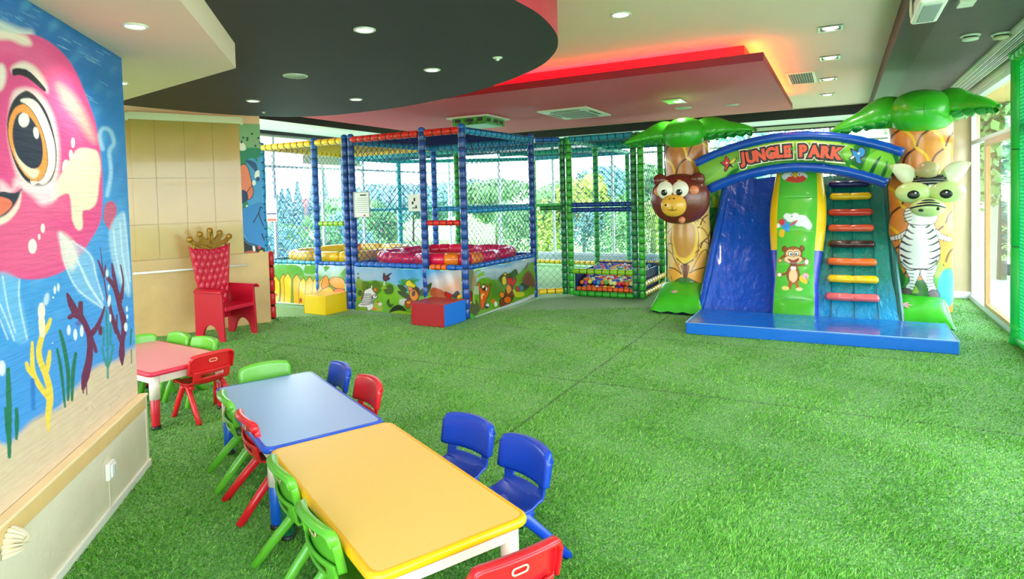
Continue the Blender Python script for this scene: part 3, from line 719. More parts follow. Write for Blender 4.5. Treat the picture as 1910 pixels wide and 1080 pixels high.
bt = lambda x, y: at(x, y, TS-0.004)
gA = 'chairs around the blue and yellow tables'; gB = 'chairs around the pink table'
chair('blue', bt(880, 777), -sv-0.22*lv, 'blue plastic chair at the right side of the yellow table, nearer the blue table', gA)
chair('blue', bt(988, 821), -sv-0.03*lv, 'blue plastic chair at the front right corner of the yellow table', gA)
chair('red', bt(972, 1032), lv+0.04*sv, 'red plastic chair at the front end of the yellow table, seen from behind', gA)
chair('blue', bt(640, 679), -sv+0.02*lv, 'small blue plastic chair at the right side of the blue table', gA)
chair('red', bt(694, 705), -sv-0.02*lv, 'red plastic chair at the right side of the blue table', gA)
chair('green', bt(491, 677), -lv+0.03*sv, 'green plastic chair at the far end of the blue table', gA)
chair('green', bt(415, 738), sv-0.05*lv, 'green plastic chair at the left side of the blue table beside the red one', gA)
chair('red', bt(452, 776), sv+0.02*lv, 'red plastic chair at the left side of the blue table', gA)
chair('green', bt(515, 868), sv-0.02*lv, 'green plastic chair at the left side of the yellow table, farther from the camera', gA)
chair('green', bt(578, 962), sv+0.03*lv, 'green plastic chair at the left side of the yellow table, closest to the camera', gA)
chair('green', bt(339, 621), -rs+0.05*rl, 'green plastic chair on the far side of the pink table, farther left of two', gB)
chair('green', bt(386, 629), -rs-0.03*rl, 'green plastic chair on the far side of the pink table, nearer the throne', gB)
chair('red', bt(398, 657), rl+0.03*rs, 'red plastic chair at the right end of the pink table, seen from behind', gB)
chair('green', bt(250, 627), -rl, 'green plastic chair at the far left end of the pink table behind the painted wall', gB)
chair('green', cr_-rs*0.42+rl*0.27, rs, 'green plastic chair at the near side of the pink table, mostly behind the painted wall', gB)

# ================================================================== THRONE
tA, tB = at(421.6, 638.3)[:2], at(479, 622)[:2]
tx = (tB-tA)/np.linalg.norm(tB-tA); TW = np.linalg.norm(tB-tA)+0.04; tang = math.atan2(tx[1], tx[0])
ty = np.array([-tx[1], tx[0]]); tc_ = (tA+tB)/2
th = thing('throne', 'red wooden throne with gold crown standing against the marble wall', 'throne', (tc_[0], tc_[1], 0), tang)
M_thr = mat('red_lacquered_wood', (188, 10, 40), 0.4, coat=0.15, bump=0.0003, bscale=30)
M_tuft = mat('red_tufted_vinyl', (202, 14, 52), 0.35, coat=0.2)
M_gold = mat('antique_gold_paint', (176, 136, 52), 0.38, metal=0.55, bump=0.003, bscale=60)
# local frame : x right, y towards the back, front edge at y = 0
D_ = 0.42
def side_panel(x):
    # outline in (y,z) with arch cut-out, tapering
    out = [(0.0, 0.0), (0.025, 0.60), (D_+0.02, 0.60), (D_+0.03, 0.0), (D_-0.05, 0.0)]
    arch = [(D_-0.06-0.02, 0.04)] + [(D_/2+0.0+0.115*math.cos(a), 0.05+0.14*math.sin(a)) for a in np.linspace(0.15, PI-0.15, 12)] + [(0.09, 0.04), (0.07, 0.0)]
    poly = out+arch
    vs = [(x-0.014, y, z) for y, z in poly]+[(x+0.014, y, z) for y, z in poly]; n = len(poly)
    return MB().add(vs, [tuple(range(n)), tuple(range(n, 2*n))[::-1]]+[(i, n+i, n+(i+1) % n, (i+1) % n) for i in range(n)])
for sx in (-1, 1):
    sp_ = side_panel(sx*(TW/2-0.014)).build('side_panel', M_thr, th, bevel=0.004)
    # outward rolled arm
    MB().grid(lambda a, b, sx=sx: (sx*(TW/2-0.028+0.062*math.sin(a*1.9)), b*(D_-0.0)-0.012, 0.588+0.022*math.cos(a*2.6)), 10, 1).build('armrest', M_thr, th, solid=0.016, bevel=0.003)
MB().box((0, D_*0.5, 0.375), (TW-0.06, D_, 0.05)).build('seat', M_tuft, th, bevel=0.008)
MB().box((0, D_-0.02, 0.28), (TW-0.06, 0.02, 0.16)).build('back_board', M_thr, th, bevel=0.003)
# flared tufted back with buttons
def backpt(a, b):
    z = 0.38+0.68*b; hw = 0.20+0.10*b
    x = (2*a-1)*hw; top = 0.035*(abs(2*a-1)**1.5) if b > 0.96 else 0
    k = 5.0; p_, q_ = (x/0.42)*k, (z-0.38)/0.66*k
    d1 = abs(((p_+q_*0.8) % 1)-0.5); d2 = abs(((p_-q_*0.8) % 1)-0.5)
    puff = 0.018*min(1, min(d1, d2)*0+((0.5-d1)*(0.5-d2))**0.35*1.9)
    e = min(1, (1-abs(2*a-1))*8)*min(1, (1-b)*14+0.1)
    return (x, D_+0.0-0.028-puff*e+0.04*b, z+0.045*b*(abs(2*a-1)**2)-0.0)
bb = MB().grid(backpt, 90, 110)
bo = bb.build('backrest', M_tuft, th, solid=0.02, off=1)
btn = MB()
for i in range(-6, 12):
    for j in range(-6, 12):
        q_ = (i-j)/1.6; p_ = (i+j)/2.0; x = p_*0.42/5.0; z = 0.38+q_*0.66/5.0
        if 0.42 < z < 1.0 and abs(x) < 0.18+0.09*(z-0.38)/0.66: btn.ell((x, D_-0.03+0.04*(z-0.38)/0.66, z), (0.006, 0.005, 0.006), 8, 6)
btn.build('button', M_thr, bo)
MB().prism([(-0.13, D_+0.012), (0.13, D_+0.012), (0.13, D_+0.03), (-0.13, D_+0.03)], 0.3, 0.9).build('rear_board', M_thr, th)
# crown
cm = MB(); YC_ = D_+0.012
base = [(-0.20, 1.035), (-0.15, 1.075), (-0.10, 1.035), (-0.04, 1.015), (0, 1.0), (0.04, 1.015), (0.10, 1.035), (0.15, 1.075), (0.20, 1.04), (0.19, 1.10), (0.235, 1.19), (0.20, 1.20), (0.14, 1.135), (0.11, 1.16), (0.125, 1.26), (0.095, 1.265), (0.04, 1.17), (0.022, 1.20), (0.025, 1.31), (-0.025, 1.31), (-0.022, 1.20), (-0.04, 1.17), (-0.095, 1.265), (-0.125, 1.26), (-0.11, 1.16), (-0.14, 1.135), (-0.20, 1.20), (-0.235, 1.19), (-0.19, 1.10)]
base = [(x*1.32, 1.05+(z-1.0)*0.70) for x, z in base]
vs = [(x, YC_-0.018, z) for x, z in base]+[(x, YC_+0.018, z) for x, z in base]; n = len(base)
cm.add(vs, [tuple(range(n)), tuple(range(n, 2*n))[::-1]]+[(i, n+i, n+(i+1) % n, (i+1) % n) for i in range(n)])
cw = cm.build('crown', M_gold, th, bevel=0.006)
for (x, z, r) in ((0, 1.325, 0.036), (-0.11, 1.275, 0.034), (0.11, 1.275, 0.034), (-0.22, 1.20, 0.036), (0.22, 1.20, 0.036)):
    x *= 1.32; z = 1.05+(z-1.0)*0.70
    k = MB().lathe([(0.0, -0.026), (r*0.4, -0.03), (r*0.45, -0.02), (r*0.7, -0.022), (r, -0.012), (r, 0.014), (0, 0.016)], (x, YC_, z), 20, axis='y'); k.build('crown_boss', M_gold, cw)
sc_ = MB()
for sx in (-1, 1):
    sc_.sweep([(sx*0.03, YC_-0.02, 1.04), (sx*0.06, YC_-0.026, 1.09), (sx*0.11, YC_-0.022, 1.10), (sx*0.14, YC_-0.022, 1.075), (sx*0.17, YC_-0.022, 1.11), (sx*0.2, YC_-0.02, 1.16)], 0.008, 8)
    sc_.sweep([(0, YC_-0.02, 1.03), (sx*0.035, YC_-0.024, 1.07), (sx*0.012, YC_-0.024, 1.10), (0, YC_-0.02, 1.17)], 0.008, 8)
sc_.sweep([(0, YC_-0.02, 1.12), (0, YC_-0.026, 1.2), (0, YC_-0.02, 1.29)], 0.010, 8)
sc_.v = [(x*1.32, y, 1.05+(z-1.0)*0.70) for x, y, z in sc_.v]
sc_.build('scrollwork', M_gold, cw)

# ================================================================== THINGS ON THE WALLS
# roller blind in front of the marble
rb = thing('roller_blind', 'clear roller blind with white tube and bottom bar pulled down over the marble', 'roller blind', (PL[0]+PN[0]*0.08, PL[1]+PN[1]*0.08, 0.74), math.atan2(PD[1], PD[0]))
def pwo(s, off, z): return pw(s, off, z)
sL, zT = pat(237, 206, 0.09); sR, zT2 = pat(449, 236, 0.09); sBL, zB = pat(248, 516, 0.09); sBR, zB2 = pat(460, 489, 0.09)
M_film = bpy.data.materials.new('clear_film'); M_film.use_nodes = True; n_ = M_film.node_tree; n_.nodes.clear()
o_ = n_.nodes.new('ShaderNodeOutputMaterial'); t_ = n_.nodes.new('ShaderNodeBsdfTransparent'); d_ = n_.nodes.new('ShaderNodeBsdfPrincipled'); x_ = n_.nodes.new('ShaderNodeMixShader')
d_.inputs['Base Color'].default_value = (*lin((220, 196, 140)), 1); d_.inputs['Roughness'].default_value = 0.04; x_.inputs[0].default_value = 0.22
n_.links.new(t_.outputs[0], x_.inputs[1]); n_.links.new(d_.outputs[0], x_.inputs[2]); n_.links.new(x_.outputs[0], o_.inputs[0])
zT = (zT+zT2)/2; zB = 0.5*(zB+zB2)
MB().sweep([pw(sL, 0.09, zT), pw(sR, 0.09, zT)], 0.028, 14).build('blind_tube', M_plas, rb, world=True)
MB().add([pw(sL, 0.07, zT+0.05), pw(sR, 0.07, zT+0.05), pw(sR, 0.125, zT+0.05), pw(sL, 0.125, zT+0.05), pw(sL, 0.125, zT-0.035), pw(sR, 0.125, zT-0.035)], [(0, 1, 2, 3), (3, 2, 5, 4)]).build('cassette', M_plas, rb, world=True, solid=0.004)
MB().add([pw(sL+0.02, 0.10, zT-0.02), pw(sR-0.02, 0.10, zT-0.02), pw(sR-0.02, 0.10, zB), pw(sL+0.02, 0.10, zB)], [(0, 1, 2, 3)]).build('blind_sheet', M_film, rb, world=True)
MB().sweep([pw(sBL, 0.10, zB), pw(sBR, 0.10, zB)], [(0.014, 0.018)]*2, 10).build('bottom_bar', M_plas, rb, world=True)
for s_ in (sL-0.01, sR+0.01): MB().box((0, 0, 0), (0.03, 0.06, 0.09), M=Matrix.Translation(Vector(pw(s_, 0.08, zT))) @ Matrix.Rotation(math.atan2(PD[1], PD[0]), 4, 'Z')).build('bracket', M_plas, rb, world=True)
# socket, cable channel, shell lamp on the low wall
def on_left(px, py, off=0.0):
    d = _F + _R*(px-CX)/FPX + _U*(CY-py)/FPX; q0 = WB-WN*off
    t = (q0 @ WN)/(d[:2] @ WN); p = d*t; return (p[:2]-q0) @ WD, CAMH+p[2]
Mw = Matrix(((WD[0], WN[0], 0, 0), (WD[1], WN[1], 0, 0), (0, 0, 1, 0), (0, 0, 0, 1)))
def lwall(s, off, z): return np.array([*(WB + WD*s + WN*off), z])
s_, z_ = on_left(201, 877)
so = thing('wall_socket', 'white wall socket with a cable channel on the low cream wall', 'socket', lwall(s_, 0.0, z_), 0)
MM = Matrix.Translation(Vector(lwall(s_, 0, z_))) @ Mw
MB().box((0, 0.012, 0), (0.085, 0.024, 0.088), M=MM).build('socket_box', M_plas, so, world=True, bevel=0.008)
MB().box((0, 0.028, 0), (0.06, 0.01, 0.062), M=MM).build('socket_plate', M_plas, so, world=True, bevel=0.004)
MB().box((0, 0.034, 0), (0.004, 0.006, 0.05), M=MM).build('rocker_gap', mat('grey_gap', (160, 160, 155), 0.5), so, world=True)
MB().box((-0.005, 0.003, -z_/2-0.02), (0.012, 0.006, z_-0.04), M=MM).build('cable_channel', mat('cream_channel', (214, 204, 178), 0.5), so, world=True, bevel=0.002)
s_, z_ = on_left(15, 1003)
sh = thing('shell_lamp', 'cream scallop shell wall lamp low on the cream wall', 'wall lamp', lwall(s_, 0.0, z_), 0)
MM = Matrix.Translation(Vector(lwall(s_, 0, z_))) @ Mw
def shell(a, b):
    ang = math.radians(-20+220*a); r = 0.068*b*(1+0.05*math.cos(a*2*PI*11)); 
    h = 0.04*math.sin(PI*min(1, 0.12+b*0.88))*(1+0.30*math.cos(a*2*PI*11))
    return tuple(MM @ Vector((r*math.cos(ang)*0.85, 0.004+h, r*math.sin(ang)+0.0-0.03)))
MB().grid(shell, 110, 14).build('shell', mat('cream_ceramic', (216, 202, 170), 0.4), sh, world=True, solid=0.003)
MB().box((0, 0.008, -0.035), (0.03, 0.016, 0.03), M=MM).build('mount', M_plas, sh, world=True, bevel=0.004)
# red padded pole at the end of the marble wall
pp = at(509, 594)
po = thing('padded_pole', 'short red padded pole with black ties at the end of the marble wall', 'pole', (pp[0], pp[1], 0), 0)
zt_ = CAMH + (pp[1])*0  # top from the photograph
def hz(px, py, b): d = _F + _R*(px-CX)/FPX + _U*(CY-py)/FPX; return CAMH + d[2]*np.hypot(b[0], b[1])/np.hypot(d[0], d[1])
zt_ = hz(502, 472, pp)
for i in range(5):
    a, b = zt_*i/5+0.012, zt_*(i+1)/5-0.006
    MB().lathe([(0.038, a), (0.046, a+0.012), (0.046, b-0.012), (0.038, b)], (0, 0, 0), 18).build('foam_sleeve', mat('red_vinyl_foam', (206, 20, 34), 0.4, coat=0.1), po)
MB().lathe([(0.036, 0), (0.036, zt_-0.01)], (0, 0, 0), 14).build('pole_core', M_blackp, po)
MB().ell((0, 0, zt_), (0.045, 0.045, 0.03), 16, 8).build('cap', MATS['red_vinyl_foam'], po)
for z in (0.14, 0.36, 0.58, 0.8): MB().box((-0.04, -0.01, z), (0.03, 0.04, 0.03)).build('tie', mat('black_strap' if z > 0.3 else 'yellow_strap', (16, 16, 16) if z > 0.3 else (230, 190, 40), 0.6), po)
# ================================================================== PLAY CAGES
def pipe_mats(name, rgb): return [mat('foam_'+name, rgb, 0.33, coat=0.2, spec=0.5), mat('dark_cable_tie', (16, 24, 40), 0.5)]
PM = {'blue': pipe_mats('deep_blue', (12, 66, 150)), 'sky': pipe_mats('sky_blue', (16, 142, 206)), 'mid': pipe_mats('mid_blue', (14, 96, 190)), 'red': pipe_mats('red', (226, 40, 34)), 'yellow': pipe_mats('yellow', (250, 208, 26)),
      'green': pipe_mats('green', (52, 176, 44)), 'lime': pipe_mats('lime', (150, 206, 40)), 'teal': pipe_mats('teal', (24, 178, 180)), 'orange': pipe_mats('orange', (246, 106, 30)), 'dkgreen': pipe_mats('dark_green', (24, 120, 56)), 'aqua': pipe_mats('aqua', (30, 150, 190))}
def padded(p0, p1, r=0.047, seg=0.13):
    p0, p1 = Vector(tuple(map(float, p0))), Vector(tuple(map(float, p1))); L = (p1-p0).length; n = max(1, round(L/seg)); m = MB()
    pts, rad = [], []
    for i in range(n):
        a, b = i/n, (i+1)/n; e = 0.008/L
        for t, q in ((a+e, 0.90), (a+e*2.4, 1.0), (b-e*2.4, 1.0), (b-e, 0.90)): pts.append(p0.lerp(p1, t)); rad.append(r*q)
    m.sweep(pts, rad, 12)
    for i in range(1, n):
        m.sweep([p0.lerp(p1, (i/n)-0.006/L), p0.lerp(p1, (i/n)+0.006/L)], r*0.97, 10, 1)
    return m
M_net = {'dark': mat('dark_blue_cord', (18, 48, 130), 0.7), 'teal': mat('teal_cord', (20, 110, 130), 0.7), 'blue': mat('blue_cord', (24, 84, 180), 0.7), 'yellow': mat('yellow_cord', (200, 180, 60), 0.7), 'green': mat('green_cord', (20, 150, 90), 0.7), 'white': mat('white_cord', (220, 220, 210), 0.7)}
def net(O, A, B, s=0.075, r=0.0022):
    """diamond cord net filling the parallelogram O, O+A, O+B"""
    O, A, B = (np.array(x, float) for x in (O, A, B)); a, b = np.linalg.norm(A), np.linalg.norm(B); ea, eb = A/a, B/b
    nrm = np.cross(ea, eb); nrm /= np.linalg.norm(nrm); m = MB(); d = s*math.sqrt(2)
    for sg in (1, -1):
        k = -b if sg == 1 else 0
        while k < (a if sg == 1 else a+b):
            # line x = k + sg*y
            y0 = max(0, -k/sg if sg == 1 else k-a); y1 = min(b, (a-k) if sg == 1 else k)
            if y1-y0 > 0.01:
                p, q = O+ea*(k+sg*y0)+eb*y0, O+ea*(k+sg*y1)+eb*y1
                t = (q-p)/np.linalg.norm(q-p); w = np.cross(t, nrm)*r; h = nrm*r
                sag = 0
                vs = [p+w, p-w*0.5+h, p-w*0.5-h, q+w, q-w*0.5+h, q-w*0.5-h]
                m.add(vs, [(0, 1, 4, 3), (1, 2, 5, 4), (2, 0, 3, 5)], 0)
            k += d
    return m
def cage(name, label, cat, u, v, group=None): 
    p = W(u, v); return thing(name, label, cat, p, ROOM, group)
class Cage:
    def __init__(s, root, u, v): s.r = root; s.o = np.array([u, v, 0])
    def L(s, p): return np.array(p, float)-s.o
    def pipe(s, name, p, q, col, r=0.047, seg=0.13, parent=None): return padded(s.L(p), s.L(q), r, seg).build(name, PM[col], parent or s.r)
    def net(s, O, A, B, col='dark', sp=0.075, r=0.0022, name='net'): return net(s.L(O), A, B, sp, r).build(name, M_net[col], s.r)
    def knob(s, p, col, r=0.052): return MB().ell(s.L(p), (r, r, r*0.9), 16, 10).build('corner_cap', PM[col][0], s.r)
TOPZ, DK = 2.5, 0.68
def ring_pad(c, ru, rv, z, rad, cols, parent, name='ring_pad', n=48, nseg=12):
    """padded oval ring cut in coloured segments; one part per segment"""
    for k in range(nseg):
        m = MB(); pts, rd = [], []; M_ = 6
        for i in range(M_+1):
            a = 2*PI*(k+i/M_)/nseg; e = 0.86 if i in (0, M_) else 1.0
            pts.append((c[0]+ru*math.copysign(abs(math.cos(a))**0.5, math.cos(a)), c[1]+rv*math.copysign(abs(math.sin(a))**0.5, math.sin(a)), z)); rd.append((rad*1.15*e, rad*e))
        m.sweep(pts, rd, 12, 0, up=(0, 0, 1)); m.build(name, cols[k % len(cols)], parent)
def banner(name, A2, B2, z0, z1, parent, paint, label=None, na=430, nb=170, off=0.0):
    """printed cloth hung between room points A2 and B2"""
    A2, B2 = np.array(A2, float), np.array(B2, float); d = B2-A2; L = np.linalg.norm(d); d /= L; nn = np.array([d[1], -d[0]])
    t, h = np.meshgrid(np.linspace(0, 1, na+1), np.linspace(0, 1, nb+1), indexing='ij')
    sag = 0.0
    wr = 0.010*np.sin(t*L*26+h*6)*np.clip(h-0.3, 0, 1) + 0.012*np.sin(t*9+h*7+1)*(1-h)*1.0 + 0.010*np.sin(t*3.1-h*5)
    topdrop = -0.020*np.abs(np.sin(t*PI*3))*h
    uu = A2[0]+d[0]*L*t+nn[0]*(wr+off); vv = A2[1]+d[1]*L*t+nn[1]*(wr+off); zz = z0+(z1-z0)*h+topdrop
    P = (uu[..., None]*_u+vv[..., None]*_v); P = np.concatenate([P, zz[..., None]], -1).reshape(-1, 3)
    Pf = np.concatenate([((A2[0]+d[0]*L*t)[..., None]*_u+(A2[1]+d[1]*L*t)[..., None]*_v), (z0+(z1-z0)*h)[..., None]], -1).reshape(-1, 3)
    X, Y = proj(Pf); c = Canvas(X, Y, (120, 170, 90)); paint(c); g_ = c.c.mean(1, keepdims=True); c.c = np.clip(g_+(c.c-g_)*1.15, 0, 1)*0.74
    o = painted_grid(name, P, na, nb, c, M_vinyl, parent, solid=0.002)
    if label: o['label'] = label
    return o
M_vinyl = mat('printed_vinyl', attr=True, rough=0.32, coat=0.15, bump=0.004, bscale=7)
OL = (30, 26, 24)
def paint_fence(c):
    c.c[:] = lin((150, 190, 110))
    c.zoom(480, 440, 6.0)
    c.poly([(150, 240), (1100, 240), (1100, 330), (900, 420), (500, 440), (150, 330)], (206, 230, 238), 20, 1, False)
    for p in ([(160, 260), (300, 290), (390, 420), (300, 450), (160, 440)], [(300, 340), (480, 330), (520, 470), (400, 480)], [(560, 300), (680, 320), (640, 420), (520, 400)], [(900, 470), (1040, 320), (1060, 600), (960, 560)], [(740, 300), (820, 300), (760, 390)]): c.poly(p, (96, 168, 60), 2)
    c.poly([(150, 440), (500, 430), (700, 440), (1100, 560), (1100, 860), (150, 740)], (120, 166, 64), 6, 1, False)
    for i, x in enumerate((165, 255, 300, 400, 470, 540, 620, 690)):
        h = (440, 420, 415, 425, 460, 450, 450, 460)[i]
        c.poly([(x, 745+(x-165)*0.08), (x-4, h+60), (x+38, h-5), (x+80, h+70), (x+74, 750+(x-165)*0.1)], (250, 188, 44) if i % 2 else (252, 204, 60), 1, 1, False, OL, 1)
    c.poly([(715, 520), (750, 440), (790, 460), (800, 560), (760, 610), (720, 580)], (246, 150, 30), 1, line=OL)
    c.poly([(800, 500), (850, 450), (960, 480), (990, 590), (860, 570)], (248, 160, 36), 1, line=OL)
    c.poly([(700, 620), (800, 560), (860, 620), (860, 700), (700, 700)], (250, 186, 50), 1, line=OL)
    c.poly([(860, 590), (980, 600), (1000, 680), (880, 690)], (238, 130, 40), 1, line=OL)
    c.poly([(1020, 600), (1080, 560), (1080, 830), (1000, 800)], (176, 100, 50), 1); c.ell((1075, 620), (26, 34), (60, 40, 30)).ell((1050, 700), (24, 40), (40, 60, 30))
    c.ell((195, 660), (24, 20), (214, 90, 40)).ell((490, 720), (16, 30), (196, 70, 40))
    c.stroke([(160, 735), (500, 768)], 10, (236, 240, 236))
def paint_safari(c):
    c.c[:] = lin((120, 184, 226))
    c.zoom(660, 490, 8.309)
    c.poly([(30, 40), (1750, 60), (1750, 150), (1200, 160), (700, 120), (30, 90)], (70, 160, 226), 40, 1, False)
    c.poly([(30, 120), (500, 90), (300, 280), (30, 300)], (214, 214, 206), 60, 0.8); c.poly([(1150, 360), (1500, 180), (1620, 120), (1740, 260), (1740, 520), (1200, 520)], (222, 176, 140), 40, 1)
    c.poly([(1250, 240), (1560, 120), (1560, 180), (1300, 320)], (240, 236, 228), 30, 0.8)
    c.poly([(30, 290), (200, 270), (330, 260), (520, 300), (620, 330), (760, 420), (1000, 440), (1200, 420), (1740, 560), (1740, 900), (30, 760)], (104, 168, 54), 3)
    c.poly([(350, 460), (650, 420), (800, 560), (700, 640), (450, 600)], (140, 196, 66), 30, 0.8)
    c.poly([(110, 300), (200, 280), (260, 300), (340, 255), (440, 350), (400, 460), (300, 480), (120, 420)], (88, 122, 44), 2).poly([(460, 400), (560, 330), (615, 380), (600, 470), (500, 490)], (70, 100, 40), 2)
    c.poly([(1180, 420), (1230, 375), (1330, 400), (1420, 450), (1500, 500), (1300, 530), (1180, 500)], (176, 84, 48), 2); c.poly([(1420, 440), (1540, 500), (1480, 540), (1430, 520)], (196, 40, 40), 1, line=OL)
    c.poly([(1530, 500), (1600, 430), (1650, 480), (1640, 540), (1560, 540)], (36, 30, 30), 1); c.ell((1640, 520), (36, 24), (240, 190, 50), -0.5)
    for p in ([(665, 335), (760, 340), (830, 410), (800, 440), (720, 420)], [(680, 430), (790, 440), (860, 500), (800, 540), (700, 480)], [(1010, 440), (1130, 340), (1200, 300), (1190, 380), (1120, 500), (1010, 500)], [(1030, 460), (1140, 480), (1140, 520), (1040, 510)]): c.poly(p, (44, 74, 36), 1)
    c.poly([(740, 250), (800, 240), (830, 300), (790, 340)], (86, 160, 60), 1)
    for a in range(-3, 4): c.stroke([(910, 300), (910+a*32, 215+abs(a)*14)], 16, (66, 150, 54))
    for a in range(-2, 3): c.stroke([(770, 350), (730+a*26, 250+abs(a)*16)], 14, (60, 140, 60))
    c.poly([(820, 350), (900, 340), (1010, 400), (1010, 560), (950, 640), (840, 640), (790, 560), (860, 480)], (86, 56, 36), 1.5)
    c.poly([(790, 300), (850, 250), (900, 300), (950, 330), (930, 380), (820, 360)], (216, 206, 60), 1, line=OL)
    c.poly([(820, 360), (880, 370), (920, 420), (870, 440)], (222, 130, 40), 1, line=OL).poly([(860, 430), (940, 410), (1000, 500), (990, 560), (930, 590), (870, 520)], (230, 140, 44), 1, line=OL).ell((920, 470), (28, 46), (50, 34, 30), 0, 1)
    c.poly([(720, 560), (830, 560), (780, 650), (710, 640)], (206, 214, 200), 2)
    c.poly([(800, 600), (860, 560), (930, 590), (900, 640), (860, 700), (820, 690)], (196, 96, 40), 1, line=OL).ell((855, 610), (40, 30), (238, 150, 60), 0, 1, 1, OL)
    # seated zebra
    c.poly([(60, 660), (110, 600), (140, 480), (150, 430), (200, 400), (260, 380), (300, 440), (345, 490), (350, 540), (310, 555), (290, 600), (300, 690), (260, 735), (220, 735), (200, 690), (100, 690)], (240, 240, 236), 1, line=OL, lw=1)
    for i in range(7): c.stroke([(110+i*6, 600-i*26+40), (180+i*10, 630-i*28+20), (280, 600-i*14+30)], 11, (10, 10, 12))
    c.ell((315, 520), (38, 34), (244, 240, 238), 0, 1, 1, OL).ell((322, 510), (12, 12), (30, 30, 30)).stroke([(150, 430), (120, 520), (110, 560)], 16, (110, 50, 30)).ell((325, 410), (26, 30), (222, 140, 80), 0, 1, 1, (170, 80, 40))
    c.stroke([(265, 380), (272, 350)], 16, (240, 240, 236)).stroke([(215, 390), (200, 370)], 10, (24, 22, 24))
    # small bird
    c.poly([(450, 230), (470, 150), (500, 200), (580, 155), (540, 210), (555, 250), (500, 280), (470, 280)], (96, 50, 70), 1, line=OL).stroke([(470, 290), (465, 340)], 22, (220, 220, 224)).poly([(410, 400), (450, 360), (500, 380), (500, 400)], (150, 180, 60), 1)
    c.poly([(300, 640), (360, 590), (430, 680), (440, 740), (330, 730)], (160, 176, 60), 2).ell((400, 640), (30, 26), (220, 220, 214)).ell((360, 606), (18, 12), (206, 80, 40)).ell((320, 715), (40, 18), (226, 120, 50))
    c.poly([(500, 620), (540, 560), (560, 640), (620, 640), (560, 700)], (56, 84, 40), 1).poly([(555, 780), (600, 690), (720, 650), (820, 740), (700, 760)], (30, 44, 26), 1).poly([(80, 700), (140, 680), (180, 700), (170, 740), (90, 740)], (120, 160, 40), 1)
    c.poly([(560, 780), (700, 740), (860, 770), (870, 820), (700, 800)], (150, 190, 60), 1).stroke([(90, 745), (560, 795), (870, 828)], 12, (236, 238, 230))
    c.poly([(50, 240), (110, 260), (110, 420), (50, 400)], (130, 150, 60), 2).ell((75, 165), (14, 18), (60, 90, 60)).ell((75, 225), (24, 14), (60, 90, 60)).ell((85, 470), (34, 50), (60, 84, 36)).stroke([(55, 560), (100, 540)], 14, (220, 110, 40))
